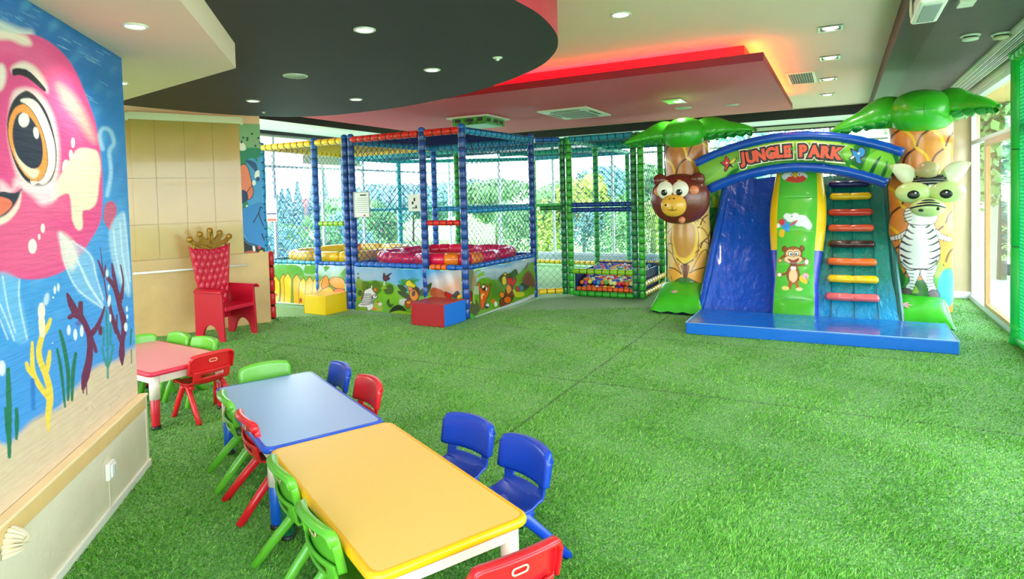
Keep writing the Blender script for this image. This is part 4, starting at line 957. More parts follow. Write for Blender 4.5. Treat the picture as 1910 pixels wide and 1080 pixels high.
def paint_side(c):
    c.c[:] = lin((130, 180, 226))
    c.zoom(860, 470, 7.2)
    c.poly([(130, 200), (400, 170), (700, 90), (960, 50), (980, 130), (600, 260), (140, 300)], (150, 196, 236), 30)
    c.stroke([(140, 200), (400, 240), (700, 200), (960, 70)], 26, (238, 242, 248), 10)
    c.poly([(140, 300), (500, 280), (600, 260), (980, 120), (980, 200), (700, 320), (140, 400)], (196, 206, 200), 24)
    c.poly([(190, 420), (260, 340), (360, 330), (440, 370), (600, 350), (760, 300), (860, 200), (985, 150), (985, 620), (140, 910), (140, 500)], (110, 164, 48), 3)
    c.poly([(400, 400), (560, 380), (600, 520), (480, 640), (380, 600)], (70, 120, 40), 20, 0.8)
    c.poly([(60, 210), (150, 210), (160, 500), (70, 560), (60, 400)], (120, 124, 96), 3).poly([(150, 280), (190, 330), (190, 470), (150, 480)], (176, 150, 120), 2)
    for p in ([(180, 270), (210, 235), (240, 225)], [(200, 330), (240, 290), (290, 255)], [(230, 320), (270, 290), (300, 290)]): c.stroke(p, 24, (150, 190, 60))
    c.poly([(60, 560), (110, 510), (160, 540), (165, 620), (150, 700), (90, 680)], (150, 36, 34), 1.5, line=OL).poly([(80, 650), (110, 670), (165, 660), (120, 730)], (240, 190, 60), 1, line=OL)
    c.poly([(80, 680), (150, 700), (200, 620), (260, 760), (160, 860), (90, 800)], (74, 84, 36), 2).ell((125, 870), (40, 44), (70, 170, 60)).poly([(20, 560), (60, 520), (60, 920), (20, 900)], (230, 170, 50), 1)
    c.stroke([(190, 680), (180, 520)], 30, (150, 190, 90))
    c.poly([(225, 405), (255, 410), (270, 470), (300, 420), (340, 430), (360, 470), (400, 425), (380, 560), (350, 640), (300, 760), (270, 740), (260, 560)], (230, 110, 40), 1, line=OL)
    c.ell((300, 455), (20, 26), (248, 240, 224), 0, 1, 1, OL).ell((345, 490), (18, 30), (246, 240, 230), 0, 1, 1, OL).ell((312, 490), (20, 22), (30, 26, 28)).ell((305, 590), (26, 44), (250, 210, 130)).ell((318, 610), (12, 40), (220, 60, 40))
    for k in range(5): c.stroke([(180+k*14, 450), (190+k*14, 560)], 6, (240, 240, 240))
    c.poly([(510, 350), (550, 290), (600, 260), (640, 280), (740, 230), (770, 290), (720, 350), (640, 400), (540, 400)], (64, 90, 40), 1.5)
    c.poly([(560, 320), (610, 320), (620, 400), (580, 440), (555, 400)], (236, 208, 90), 1, line=OL).poly([(630, 340), (690, 340), (700, 380), (740, 340), (750, 380), (700, 460), (640, 430)], (206, 60, 46), 1, line=OL).ell((600, 285), (26, 22), (240, 200, 60), 0, 1, 1, OL)
    c.poly([(600, 480), (680, 440), (700, 560), (660, 660), (580, 740), (520, 720), (520, 640), (580, 600)], (120, 56, 34), 1.5, line=OL).poly([(600, 470), (650, 430), (680, 500), (620, 560)], (230, 150, 50), 1, line=OL).ell((615, 640), (48, 50), (230, 110, 40), 0, 1, 1, OL).ell((545, 570), (34, 40), (240, 140, 50), 0, 1, 1, OL)
    c.poly([(690, 500), (760, 540), (830, 540), (830, 590), (720, 600)], (206, 206, 70), 1).poly([(730, 480), (760, 460), (780, 510), (740, 530)], (214, 50, 40), 1, line=OL)
    c.poly([(770, 480), (830, 400), (900, 400), (920, 450), (860, 510), (790, 520)], (52, 62, 62), 2).ell((810, 480), (30, 36), (80, 130, 150)).poly([(820, 380), (900, 240), (985, 380), (985, 470), (930, 460)], (130, 84, 66), 3).stroke([(860, 220), (905, 140)], 26, (120, 110, 110))
    c.ell((360, 720), (26, 40), (236, 236, 236), 0.5, 1, 1, OL).ell((345, 740), (24, 18), (30, 30, 30)).ell((440, 660), (26, 30), (222, 120, 50)).ell((470, 700), (20, 36), (240, 240, 220)).ell((500, 690), (12, 30), (120, 190, 70))
    c.poly([(180, 870), (540, 740), (985, 560), (985, 600), (540, 800), (180, 905)], (228, 232, 236), 2, 1, False)

# ---- cage with the red trampoline
cU, cV = -6.2, 6.8
root = cage('trampoline_cage', 'netted trampoline cage with red ring pad, red front bar and safari banners', 'trampoline cage', cU, cV); K = Cage(root, cU, cV)
u0, u1, um, v0, v1 = -6.2, -4.32, -4.95, 6.8, 8.62
for (a, b, c_) in ((u0, v0, 'blue'), (um, v0, 'blue'), (u1, v0, 'blue'), (u1+0.1, v1, 'blue'), (u0+0.15, v1, 'mid')):
    K.pipe('post', (a, b, 0.02), (a, b, TOPZ), c_, 0.05)
K.pipe('top_rail', (u0, v0, TOPZ-0.03), (um-0.05, v0, TOPZ-0.03), 'red'); K.pipe('top_rail', (um+0.05, v0, TOPZ-0.03), (u1, v0, TOPZ-0.03), 'red')
K.pipe('top_rail', (u1, v0, TOPZ-0.03), (u1+0.1, v1, TOPZ-0.03), 'sky'); K.pipe('top_rail', (u0+0.15, v1, TOPZ-0.05), (u1+0.1, v1, TOPZ-0.05), 'sky'); K.pipe('top_rail', (u0, v0, TOPZ-0.06), (u0+0.15, v1, TOPZ-0.06), 'sky')
K.pipe('mid_rail', (u1, v0, 1.42), (u1+0.1, v1, 1.42), 'sky', 0.036); K.pipe('mid_rail', (u0+0.15, v1, 1.42), (u1+0.1, v1, 1.42), 'sky', 0.036)
K.pipe('entry_bar', (um+0.05, v0, 1.27), (u1-0.05, v0, 1.27), 'red', 0.036, 0.1)
for p in ((u0, v0), (um, v0), (u1, v0), (u1+0.1, v1)): K.knob((p[0], p[1], TOPZ+0.01), 'mid')
K.pipe('deck_rail', (u0, v0, DK), (um, v0, DK), 'mid', 0.038); K.pipe('deck_rail', (um+0.35, v0, DK), (u1, v0, DK), 'mid', 0.038); K.pipe('deck_rail', (um+0.08, v0, DK), (um+0.35, v0, DK), 'orange', 0.038, 0.09)
K.pipe('deck_rail', (u1, v0, DK), (u1+0.1, v1, DK), 'mid', 0.038); K.pipe('deck_rail', (u0, v0, DK), (u0+0.15, v1, DK), 'mid', 0.038); K.pipe('deck_rail', (u0+0.15, v1, DK), (u1+0.1, v1, DK), 'mid', 0.038)
cc = ((u0+u1+0.12)/2-cU, (v0+v1)/2-cV)
Mred = mat('red_vinyl', (222, 26, 72), 0.28, coat=0.3); Mor = mat('orange_vinyl', (246, 130, 30), 0.3, coat=0.3); Myl = mat('yellow_vinyl', (252, 206, 40), 0.3, coat=0.3)
ring_pad(cc, 0.84, 0.78, 0.765, 0.078, [Mred]*16+[Mor, Mred, Mor, Mred], root, nseg=20)
MB().lathe([(0.0, 0.70), (0.80, 0.71), (0.82, 0.72)], (cc[0], cc[1], 0), 40).build('jump_mat', mat('trampoline_fabric', (232, 160, 90), 0.6), root)
K.net((u0+0.05, v0, DK+0.02), (um-u0-0.1, 0, 0), (0, 0, TOPZ-DK-0.06), 'dark', 0.068, 0.0034); K.net((u1, v0+0.05, DK+0.02), (0.1, v1-v0-0.1, 0), (0, 0, TOPZ-DK-0.06), 'dark', 0.068, 0.0034)
K.net((u0+0.15, v1, DK+0.02), (u1-u0-0.05, 0, 0), (0, 0, TOPZ-DK-0.06), 'blue', 0.068); K.net((u0, v0+0.05, DK+0.02), (0.15, v1-v0-0.1, 0), (0, 0, TOPZ-DK-0.06), 'blue', 0.068)
K.net((u0, v0, TOPZ-0.01), (u1-u0+0.1, 0, 0), (0.05, v1-v0, 0), 'dark', 0.05, 0.0028)
banner('banner', (u0+0.03, v0-0.045), (u1-0.04, v0-0.045), 0.02, DK-0.02, root, paint_safari, 'printed banner with zebra and jungle animals')
banner('banner', (u1+0.05, v0-0.01), (u1+0.13, v1+0.02), 0.02, DK-0.02, root, paint_side, 'printed banner with cartoon forest animals', na=340)
# ---- cage with the yellow trampoline
cU2 = -8.05
root2 = cage('trampoline_cage', 'netted trampoline cage with yellow top bars, yellow ring pad and fence banner', 'trampoline cage', cU2, cV); K = Cage(root2, cU2, cV)
a0_, a1_, am = -8.05, -6.32, -6.92
for (a, b, c_) in ((a0_, v0, 'sky'), (am, v0, 'mid'), (a1_, v0, 'blue')): K.pipe('post', (a, b, 0.02), (a, b, TOPZ), c_, 0.05)
K.pipe('post', (a0_-0.3, v1+0.3, 0.02), (a0_-0.3, v1+0.3, TOPZ), 'sky', 0.05)
for p, q in (((a0_, v0), (am-0.04, v0)), ((am+0.04, v0), (a1_, v0)), ((a0_, v0), (a0_-0.3, v1+0.3)), ((a0_-0.3, v1+0.3), (a1_, v1+0.3))): K.pipe('top_rail', (*p, TOPZ-0.03), (*q, TOPZ-0.03), 'yellow')
K.pipe('entry_bar', (am+0.05, v0, 1.27), (a1_-0.05, v0, 1.27), 'lime', 0.036, 0.1)
K.pipe('deck_rail', (a0_, v0, DK), (am, v0, DK), 'aqua', 0.03); K.pipe('deck_rail', (am, v0, DK), (a1_, v0, DK), 'mid', 0.03); K.pipe('deck_rail', (a0_, v0, DK), (a0_-0.3, v1+0.3, DK), 'aqua', 0.03)
for p in ((a0_, v0), (am, v0), (a1_, v0)): K.knob((*p, TOPZ+0.01), 'mid')
ring_pad(((a0_+a1_)/2-cU2+0.06, (v0+v1)/2-cV+0.05), 0.76, 0.80, 0.76, 0.07, [Myl]*5+[Mor]+[Myl]*6, root2, nseg=16)
MB().lathe([(0.0, 0.69), (0.70, 0.70), (0.72, 0.71)], ((a0_+a1_)/2-cU2+0.06, (v0+v1)/2-cV+0.05, 0), 40).build('jump_mat', mat('pale_trampoline_fabric', (220, 222, 214), 0.6), root2)
K.net((a0_+0.05, v0, DK+0.02), (am-a0_-0.1, 0, 0), (0, 0, TOPZ-DK-0.06), 'blue', 0.075, 0.003); K.net((a0_-0.3, v1+0.3, DK), (a1_-a0_+0.3, 0, 0), (0, 0, TOPZ-DK-0.06), 'blue', 0.075, 0.002); K.net((a0_, v0, DK), (-0.3, v1-v0+0.3, 0), (0, 0, TOPZ-DK-0.06), 'blue', 0.075, 0.003)
K.net((a0_, v0, TOPZ-0.01), (a1_-a0_, 0, 0), (-0.2, v1-v0+0.3, 0), 'yellow', 0.06, 0.0028)
banner('banner', (a0_+0.03, v0-0.045), (a1_-0.04, v0-0.045), 0.02, DK-0.02, root2, paint_fence, 'printed banner with yellow picket fence', na=340)
# ---- ball pit cage of green pipes
bU, bV = -2.68, 9.08
root3 = cage('ball_pit_cage', 'green padded ball pit cage with paired posts and double blue crossbar', 'ball pit', -3.83, 9.05); K = Cage(root3, -3.83, 9.05)
g0, g1, h0, h1 = -3.83, -2.68, 9.05, 10.4
for (a, b, c_) in ((g0-0.055, h0, 'dkgreen'), (g0+0.055, h0, 'green'), (g1-0.055, h0, 'dkgreen'), (g1+0.055, h0, 'green'), (g1+0.0, h1, 'green'), (g1+0.11, h1+0.03, 'dkgreen'), (g0, h1, 'green')):
    K.pipe('post', (a, b, 0.02), (a, b, TOPZ), c_, 0.050, 0.12)
K.pipe('top_rail', (g0+0.05, h0, TOPZ-0.03), (g1-0.05, h0, TOPZ-0.03), 'aqua'); K.pipe('top_rail', (g0, h1, TOPZ-0.03), (g1, h1, TOPZ-0.03), 'teal'); K.pipe('top_rail', (g0, h0, TOPZ-0.03), (g0, h1, TOPZ-0.03), 'teal'); K.pipe('top_rail', (g1, h0, TOPZ-0.03), (g1, h1, TOPZ-0.03), 'teal')
for z in (1.44, 1.36): K.pipe('crossbar', (g0+0.08, h0, z), (g1-0.08, h0, z), 'blue', 0.036, 0.1)
K.pipe('low_rail', (g0+0.08, h0, 0.40), (g1-0.08, h0, 0.40), 'lime', 0.042); K.pipe('low_rail', (g0+0.08, h0, 0.05), (g1-0.08, h0, 0.05), 'green', 0.042); K.pipe('low_rail', (g0+0.10, h0+0.11, 0.11), (g1-0.1, h0+0.11, 0.11), 'orange', 0.034, 0.09)
for z, c_ in ((0.22, 'yellow'), (0.07, 'yellow')): K.pipe('low_rail', (g1+0.05, h0+0.06, z), (g1+0.05, h1-0.06, z), c_, 0.040)
K.pipe('low_rail', (g0, h1, 0.40), (g1, h1, 0.40), 'yellow', 0.04)
K.net((g0+0.08, h0, 1.46), (g1-g0-0.16, 0, 0), (0, 0, 0.98), 'blue', 0.07, 0.0032); K.net((g1+0.02, h0+0.06, 0.3), (0, h1-h0-0.1, 0), (0, 0, 2.15), 'teal', 0.08, 0.002); K.net((g0, h0, TOPZ), (g1-g0, 0, 0), (0, h1-h0, 0), 'teal', 0.06, 0.0026)
K.net((g0+0.08, h0, 0.42), (g1-g0-0.16, 0, 0), (0, 0, 0.92), 'blue', 0.07, 0.0024)
pb = MB().box(((g0+g1)/2-(-3.83), (h0+h1)/2-9.05+0.05, 0.02), (g1-g0-0.12, h1-h0-0.25, 0.02)); pb.box(((g0+g1)/2+3.83, h1-9.05-0.08, 0.22), (g1-g0-0.1, 0.03, 0.4)); pb.box((g0+3.83+0.09, (h0+h1)/2-9.05, 0.2), (0.03, h1-h0-0.2, 0.36)); pb.box((g1+3.83-0.05, (h0+h1)/2-9.05, 0.2), (0.03, h1-h0-0.2, 0.36))
pb.build('pit_liner', mat('navy_vinyl_liner', (20, 40, 100), 0.4), root3)
# balls
BR_ = 0.037; ballme = {}
BC = [('blue', (24, 70, 190)), ('red', (222, 40, 60)), ('yellow', (244, 214, 70)), ('green', (90, 186, 60)), ('orange', (240, 120, 40)), ('white', (226, 232, 240)), ('sky blue', (60, 150, 214)), ('purple', (150, 60, 170)), ('pink', (230, 70, 130)), ('pale yellow', (236, 236, 150))]
for nm, c_ in BC:
    o = MB().ell((0, 0, 0), (BR_,)*3, 16, 10).build('play_ball', mat('ball_'+nm.replace(' ', '_'), c_, 0.3, coat=0.2)); ballme[nm] = o.data; bpy.data.objects.remove(o)
rng = random.Random(3); cnt = 0
nrow = 13; zf = [0.185, 0.245, 0.30, 0.34]
for r_ in range(nrow):
    lay = [0.0] if r_ else [0]
    for k in range(14):
        x = g0+0.16+0.068*k+(0.034 if r_ % 2 else 0)+rng.uniform(-.006, .006)
        y = h0+0.19+0.062*r_+rng.uniform(-.005, .005)
        z = 0.20+0.016*r_+rng.uniform(-0.008, 0.012)
        if x > g1-0.10 or cnt >= 290: continue
        nm = rng.choices([b[0] for b in BC], [6, 5, 5, 3, 3, 3, 3, 1, 2, 3])[0]
        o = bpy.data.objects.new('play_ball', ballme[nm]); COL.objects.link(o); p = W(x, y, z); o.location = tuple(p)
        tag(o, '%s play ball among the mixed balls of the ball pit' % nm, 'ball', '%s play balls of the ball pit' % nm); cnt += 1
# front low layers of balls seen through the front
for r_ in range(2):
    for k in range(14):
        x = g0+0.17+0.068*k+(0.034 if r_ % 2 else 0); 
        if x > g1-0.11: continue
        nm = rng.choices([b[0] for b in BC], [5, 5, 4, 2, 5, 2, 2, 1, 2, 2])[0]
        o = bpy.data.objects.new('play_ball', ballme[nm]); COL.objects.link(o); p = W(x, h0+0.185+0.0*r_, 0.065+0.062*r_); o.location = tuple(p)
        tag(o, '%s play ball among the mixed balls of the ball pit' % nm, 'ball', '%s play balls of the ball pit' % nm); cnt += 1
print('balls', cnt)
# ---- large netted enclosure behind
eU, eV = -6.1, 9.6
root4 = cage('play_enclosure', 'large netted enclosure of teal and green pipes by the back windows', 'play enclosure', -6.2, 9.7); K = Cage(root4, -6.2, 9.7)
for (a, b, c_) in ((-6.33, 9.75, 'green'), (-6.22, 9.75, 'green'), (-6.3, 13.0, 'green'), (-4.0, 12.8, 'green'), (-8.9, 11.3, 'teal'), (-8.9, 9.7, 'teal')):
    K.pipe('post', (a, b, 0.02), (a, b, TOPZ), c_, 0.05)
for p, q, c_ in (((-4.22, 8.75), (-3.9, 9.0), 'mid'), ((-6.3, 13.0), (-4.0, 12.8), 'aqua'), ((-8.9, 11.3), (-6.3, 13.0), 'teal'), ((-8.9, 11.3), (-8.9, 9.7), 'teal'), ((-6.2, 9.75), (-3.9, 9.75), 'aqua'), ((-8.9, 9.7), (-6.2, 9.7), 'teal'), ((-3.9, 10.4), (-4.0, 12.8), 'teal'), ((-6.2, 11.2), (-2.0, 11.2), 'teal')):
    K.pipe('top_rail', (*p, TOPZ-0.03), (*q, TOPZ-0.03), c_, 0.042)
for p, q, c_ in (((-4.18, 8.78), (-3.9, 9.0), 'dkgreen'), ((-6.3, 13.0), (-4.0, 12.8), 'green'), ((-4.0, 12.8), (-2.8, 10.5), 'lime'), ((-8.9, 11.3), (-6.3, 13.0), 'teal'), ((-8.9, 9.7), (-8.9, 11.3), 'teal')): K.pipe('mid_rail', (*p, 1.40), (*q, 1.40), c_, 0.036)
for p, q, c_ in (((-4.22, 8.75), (-3.9, 9.0), 'yellow'), ((-6.3, 13.0), (-4.0, 12.8), 'yellow'), ((-4.0, 12.8), (-2.8, 10.5), 'yellow'), ((-8.9, 11.3), (-6.3, 13.0), 'yellow')): K.pipe('bottom_rail', (*p, 0.09), (*q, 0.09), c_, 0.045)
K.net((-6.3, 13.0, 0.12), (2.3, -0.2, 0), (0, 0, 2.35), 'blue', 0.1, 0.003); K.net((-4.0, 12.8, 0.12), (1.2, -2.3, 0), (0, 0, 2.35), 'blue', 0.1, 0.003); K.net((-8.9, 11.3, 0.12), (2.6, 1.7, 0), (0, 0, 2.35), 'blue', 0.1, 0.003)
K.net((-6.2, 9.75, TOPZ), (2.3, 0, 0), (0, 3.1, 0), 'teal', 0.08, 0.003); K.net((-4.22, 8.75, 0.12), (0.32, 0.25, 0), (0, 0, 2.3), 'teal', 0.08, 0.002)
K.net((-8.9, 9.7, TOPZ), (2.7, 0, 0), (0, 1.6, 0), 'teal', 0.08, 0.003)
# small basket inside the enclosure
bk_ = W(*UV(at(1213, 521)));
bs = thing('basket', 'small pink brown basket on the turf inside the enclosure beyond the ball pit', 'basket', bk_, ROOM)
MB().add([(x*s_, y*s_*0.8, z) for z, s_ in ((0.0, 0.075), (0.13, 0.1)) for x, y in ((-1, -1), (1, -1), (1, 1), (-1, 1))], [(0, 1, 2, 3), (0, 1, 5, 4), (1, 2, 6, 5), (2, 3, 7, 6), (3, 0, 4, 7)]).build('basket_body', mat('pink_brown_wicker', (190, 116, 110), 0.7, bump=0.01, bscale=60), bs, solid=0.008)
MB().sweep([(0.1*c_, 0.08*s_, 0.13) for c_, s_ in ((-1, -1), (0, -1), (1, -1), (1, 0), (1, 1), (0, 1), (-1, 1), (-1, 0), (-1, -1))], 0.008, 8).build('basket_rim', MATS['pink_brown_wicker'], bs)

# ---- soft step blocks
def soft_block(name, label, pts, h, mats):
    a, b, c_ = (np.array(p)[:2] for p in pts); ex = b-a; ey = c_-b; w = np.linalg.norm(ex); ang = math.atan2(ex[1], ex[0]); d = abs(ey @ np.array([-math.sin(ang), math.cos(ang)]))
    t = thing(name, label, 'soft step', ((a[0]+b[0])/2, (a[1]+b[1])/2, 0), ang)
    m = MB(); X0, X1, Y0, Y1 = -w/2, w/2, 0, d
    V_ = [(X0, Y0, 0), (X1, Y0, 0), (X1, Y1, 0), (X0, Y1, 0), (X0, Y0, h), (X1, Y0, h), (X1, Y1, h), (X0, Y1, h)]
    m.add(V_, [(0, 3, 2, 1)], 0).add(V_, [(0, 1, 5, 4)], 0).add(V_, [(1, 2, 6, 5)], 1).add(V_, [(2, 3, 7, 6)], 0).add(V_, [(3, 0, 4, 7)], 1).add(V_, [(4, 5, 6, 7)], 0)
    m.build('block', mats, t, bevel=0.012, seg=3)
    s_ = MB()
    for p, q in ((4, 5), (5, 6), (6, 7), (7, 4), (1, 5), (0, 4)): s_.sweep([V_[p], V_[q]], 0.004, 6)
    s_.build('seam_piping', mats[0], t)
    return t
VR = mat('dark_red_vinyl', (176, 24, 38), 0.35, coat=0.15, bump=0.001, bscale=9); VB_ = mat('bright_blue_vinyl', (18, 112, 214), 0.35, coat=0.15, bump=0.001, bscale=9); VY = mat('bright_yellow_vinyl', (246, 206, 16), 0.33, coat=0.2, bump=0.001, bscale=9)
soft_block('foam_step', 'red foam step with a blue side in front of the red trampoline cage', (at(768, 606), at(829, 612), at(865, 598)), hz(829, 569, at(829, 612)), [VR, VB_])
soft_block('foam_step', 'yellow foam step in front of the yellow trampoline cage', (at(568, 585), at(608, 589), at(648, 578)), hz(608, 553, at(608, 589)), [VY, VY])

# ---- notices on the cages
def notice(label, px0, py0, px1, py1, v, paint_lines, group=None, frame=False):
    A_, B_ = atv(px0, py0, v), atv(px1, py1, v); u_c = (A_[0]+B_[0])/2; z_c = (A_[2]+B_[2])/2; w = abs(B_[0]-A_[0]); h = abs(A_[2]-B_[2])
    t = thing('notice', label, 'notice', W(u_c, v, z_c), ROOM, group)
    MB().box((0, 0, 0), (w, 0.006, h)).build('notice_board', mat('white_paper_board', (232, 232, 232), 0.45), t, bevel=0.001)
    for nm, c_, items in paint_lines:
        m = MB()
        for it in items: m.box(((it[0]-0.5)*w, -0.0045, (0.5-it[1])*h), (it[2]*w, 0.002, it[3]*h), rz=0)
        m.build(nm, mat('print_'+nm+'_%d' % c_[0], c_, 0.6), t)
    if frame:
        m = MB()
        for s_ in (-1, 1): m.box((s_*w/2, -0.003, 0), (0.012, 0.014, h+0.012)); m.box((0, -0.003, s_*h/2), (w, 0.014, 0.012))
        m.build('notice_frame', mat('grey_frame', (170, 172, 176), 0.4), t)
    return t
lines = [(0.28, 0.22+0.07*i, 0.36, 0.012) for i in range(8)]
notice('white notice sheet with red footer on the left post of the yellow cage', 496, 371, 517, 413, v0-0.09, [('print_lines', (120, 120, 150), lines), ('footer', (232, 90, 70), [(0.5, 0.93, 0.9, 0.1)]), ('heading', (80, 80, 150), [(0.5, 0.66, 0.9, 0.07)])])
notice('framed white notice with printed rules on the corner post of the red cage', 660, 359, 690, 405, v0-0.11, [('print_lines', (130, 130, 140), [(0.55, 0.25+0.08*i, 0.7, 0.012) for i in range(8)]), ('heading', (40, 40, 50), [(0.62, 0.12, 0.4, 0.05)]), ('stamp', (200, 40, 60), [(0.66, 0.93, 0.14, 0.05)])], frame=True)
nn = notice('grey notice with black footprint and pawprint symbols hung in the front net', 761, 363, 786, 394, v0-0.03, [('symbol', (24, 24, 24), [(0.5, 0.3, 0.12, 0.2), (0.36, 0.5, 0.14, 0.16), (0.5, 0.8, 0.4, 0.05), (0.62, 0.72, 0.1, 0.14)])])
# ---- printed cassette box under the ceiling behind the cage
P_ = UV(at(893, 229, 2.78))
bx_ = thing('ceiling_unit', 'square ceiling unit with green jungle print above the red trampoline cage', 'ceiling unit', W(P_[0], P_[1], ZP), ROOM)
ca = MB()
MB().box((0, 0, -0.012), (0.74, 0.74, 0.024)).build('rim_plate', M_plas, bx_, bevel=0.004)
MB().box((0, 0, -0.075), (0.60, 0.60, 0.10)).build('print_skirt', mat('jungle_green_print', (70, 150, 50), 0.4, var=0.9, vscale=14), bx_)
MB().box((0, 0, -0.127), (0.56, 0.56, 0.006)).build('green_panel', mat('green_panel', (66, 186, 110), 0.4), bx_)
m = MB()
for (x, w) in ((-0.2, 0.1), (0.02, 0.12), (0.2, 0.09)): m.box((x, -0.302, -0.06), (w, 0.006, 0.05)); m.box((0.302, x, -0.07), (0.006, w, 0.05))
m.build('print_patches', mat('dark_print', (34, 30, 26), 0.5), bx_)
# ================================================================== INFLATABLE SLIDE
sU, sV = -0.52, 8.75
slide = thing('inflatable_slide', 'inflatable jungle slide with two palm tree columns, arch lettering, monkey and zebra heads', 'inflatable slide', W(sU, sV), ROOM)
def SL(p): return (p[0]-sU, p[1]-sV, p[2])
def smb(): return MB()
def vin(name, rgb, r=0.27, b=0.006, bs=5, st=None): return mat(name, rgb, r, coat=0.25, bump=b, bscale=bs, stretch=st)
V_green = vin('leaf_green_vinyl', (62, 186, 38)); V_green2 = vin('deep_green_vinyl', (34, 150, 52)); V_blue = vin('royal_blue_vinyl', (12, 84, 196), r=0.2, bs=6, b=0.05, st=(1.6, 1.6, 0.5)); V_navy = vin('navy_vinyl', (10, 52, 140)); V_teal = vin('teal_vinyl', (10, 128, 122), bs=4, b=0.010); V_cyan = vin('cyan_vinyl', (10, 158, 206), bs=4, b=0.008)
V_yel = vin('slide_yellow_vinyl', (252, 206, 16)); M_pv = mat('printed_inflatable_vinyl', attr=True, rough=0.3, coat=0.25, bump=0.004, bscale=6)
V_dk = vin('dark_blue_base_vinyl', (8, 36, 86))
class RM:                                    # room-frame mesh -> slide-local
    pass
def sb(mb, name, mats, parent=None, **k):
    mb.v = [SL(p) for p in mb.v]; return mb.build(name, mats, parent or slide, **k)
# ---- columns (printed)
def column(cu, cvv, r, z0, z1, paint, lean=0.0, rb=None):
    na, nb = 200, 420
    a, h = np.meshgrid(np.linspace(0, 2*PI, na+1), np.linspace(0, 1, nb+1), indexing='ij')
    zz = z0+(z1-z0)*h
    rr = r*(1.0+0.0*h)*(1-0.02*np.cos(h*2*PI*4))
    uu = cu+lean*h+rr*np.cos(a); vv = cvv+rr*0.92*np.sin(a)
    P = uu[..., None]*_u+vv[..., None]*_v; P = np.concatenate([P, zz[..., None]], -1).reshape(-1, 3)
    X, Y = proj(P); facing = ((np.cos(a)*cu*0+np.sin(a)) < 0.35).ravel()
    c = Canvas(X, Y, (236, 150, 60), None); paint(c)
    return painted_grid('column', P, na, nb, c, M_pv, slide)
BR = (96, 44, 24); YL = (252, 200, 40)
def scales(c, x0, x1, y0, y1, w, h, ci=(226, 140, 62), dark=(176, 92, 40)):
    """pineapple bark : rows of rounded scales"""
    j = 0; y = y0
    while y < y1+h:
        off = (w/2 if j % 2 else 0); x = x0-w
        while x < x1+w:
            cx = x+off+w/2
            c.stroke([(cx-w/2, y+h*0.9), (cx-w*0.34, y+h*0.35), (cx, y)], 0.075*w, BR, 1.0)
            c.stroke([(cx, y), (cx+w*0.34, y+h*0.35), (cx+w/2, y+h*0.9)], 0.10*w, YL, 1.0)
            x += w
        y += h*0.9; j += 1
def paint_left(c):
    c.c[:] = lin((240, 178, 78)); c.k = 1; c.T = lambda p: np.array(p, float)
    c.poly([(1230, 200), (1350, 200), (1350, 380), (1230, 380)], (214, 132, 58), 1, 1, False)
    for q in range(5):
        for k in range(4): c.ell((1248+26*k+(13 if q % 2 else 0), 284+q*23), (10, 9), (190, 108, 46), 0, 6, 0.5)
    scales(c, 1238, 1345, 262, 372, 44, 36)
    # lower figure : seated body
    c.poly([(1230, 395), (1250, 395), (1262, 470), (1246, 520), (1230, 520)], (246, 206, 130), 3).poly([(1300, 395), (1350, 395), (1350, 500), (1310, 470)], (248, 200, 110), 3)
    scales(c, 1306, 1350, 400, 450, 30, 24)
    c.zoom(1200, 400, 4.5)
    for pts in ([(200, 160), (240, 110)], [(205, 250), (235, 245), (262, 290), (300, 420)], [(205, 300), (240, 330), (262, 380), (320, 495)], [(445, 110), (500, 120), (540, 180), (550, 260)], [(450, 60), (480, 30), (520, 70)], [(545, 330), (520, 295), (480, 330), (440, 400), (405, 470)], [(550, 250), (510, 225), (470, 260), (455, 320), (440, 360)], [(240, 120), (232, 200), (250, 330)], [(430, 60), (462, 160), (460, 270)]): c.stroke(pts, 7, (110, 60, 40))
    c.poly([(258, 60), (420, 60), (458, 180), (440, 310), (400, 400), (345, 420), (290, 400), (255, 300), (240, 180)], (250, 206, 66), 2)
    c.poly([(262, 80), (415, 80), (440, 190), (420, 290), (380, 350), (340, 365), (290, 345), (260, 260), (248, 170)], (206, 144, 62), 3)
    c.stroke([(280, 370), (345, 418), (420, 378)], 9, OL)
    c.poly([(205, 450), (260, 450), (330, 500), (400, 490), (500, 440), (545, 480), (545, 590), (480, 590), (400, 540), (300, 540), (240, 570), (215, 520)], (250, 176, 60), 2)
    c.stroke([(220, 445), (270, 460), (322, 500)], 9, OL).stroke([(390, 490), (440, 465), (510, 445)], 9, OL).stroke([(230, 520), (245, 565)], 5, OL).stroke([(500, 500), (520, 580)], 4, (160, 90, 30)).stroke([(540, 480), (545, 590)], 5, OL)
    c.poly([(318, 428), (382, 428), (372, 500), (355, 540), (340, 530), (330, 480)], (128, 72, 44), 1, line=OL)
    c.poly([(225, 600), (260, 560), (320, 530), (380, 535), (430, 560), (500, 600), (520, 660), (225, 660)], (64, 110, 50), 1.5, line=(40, 70, 36)); c.poly([(500, 500), (560, 380), (600, 380), (600, 700), (500, 700)], (110, 170, 70), 3)
    c.stroke([(400, 570), (460, 590), (495, 640)], 14, (200, 190, 160)); c.poly([(190, 540), (225, 560), (235, 700), (190, 700)], (120, 190, 150), 3)
    c.ell((530, 400), (14, 34), (220, 220, 60), 0.4)
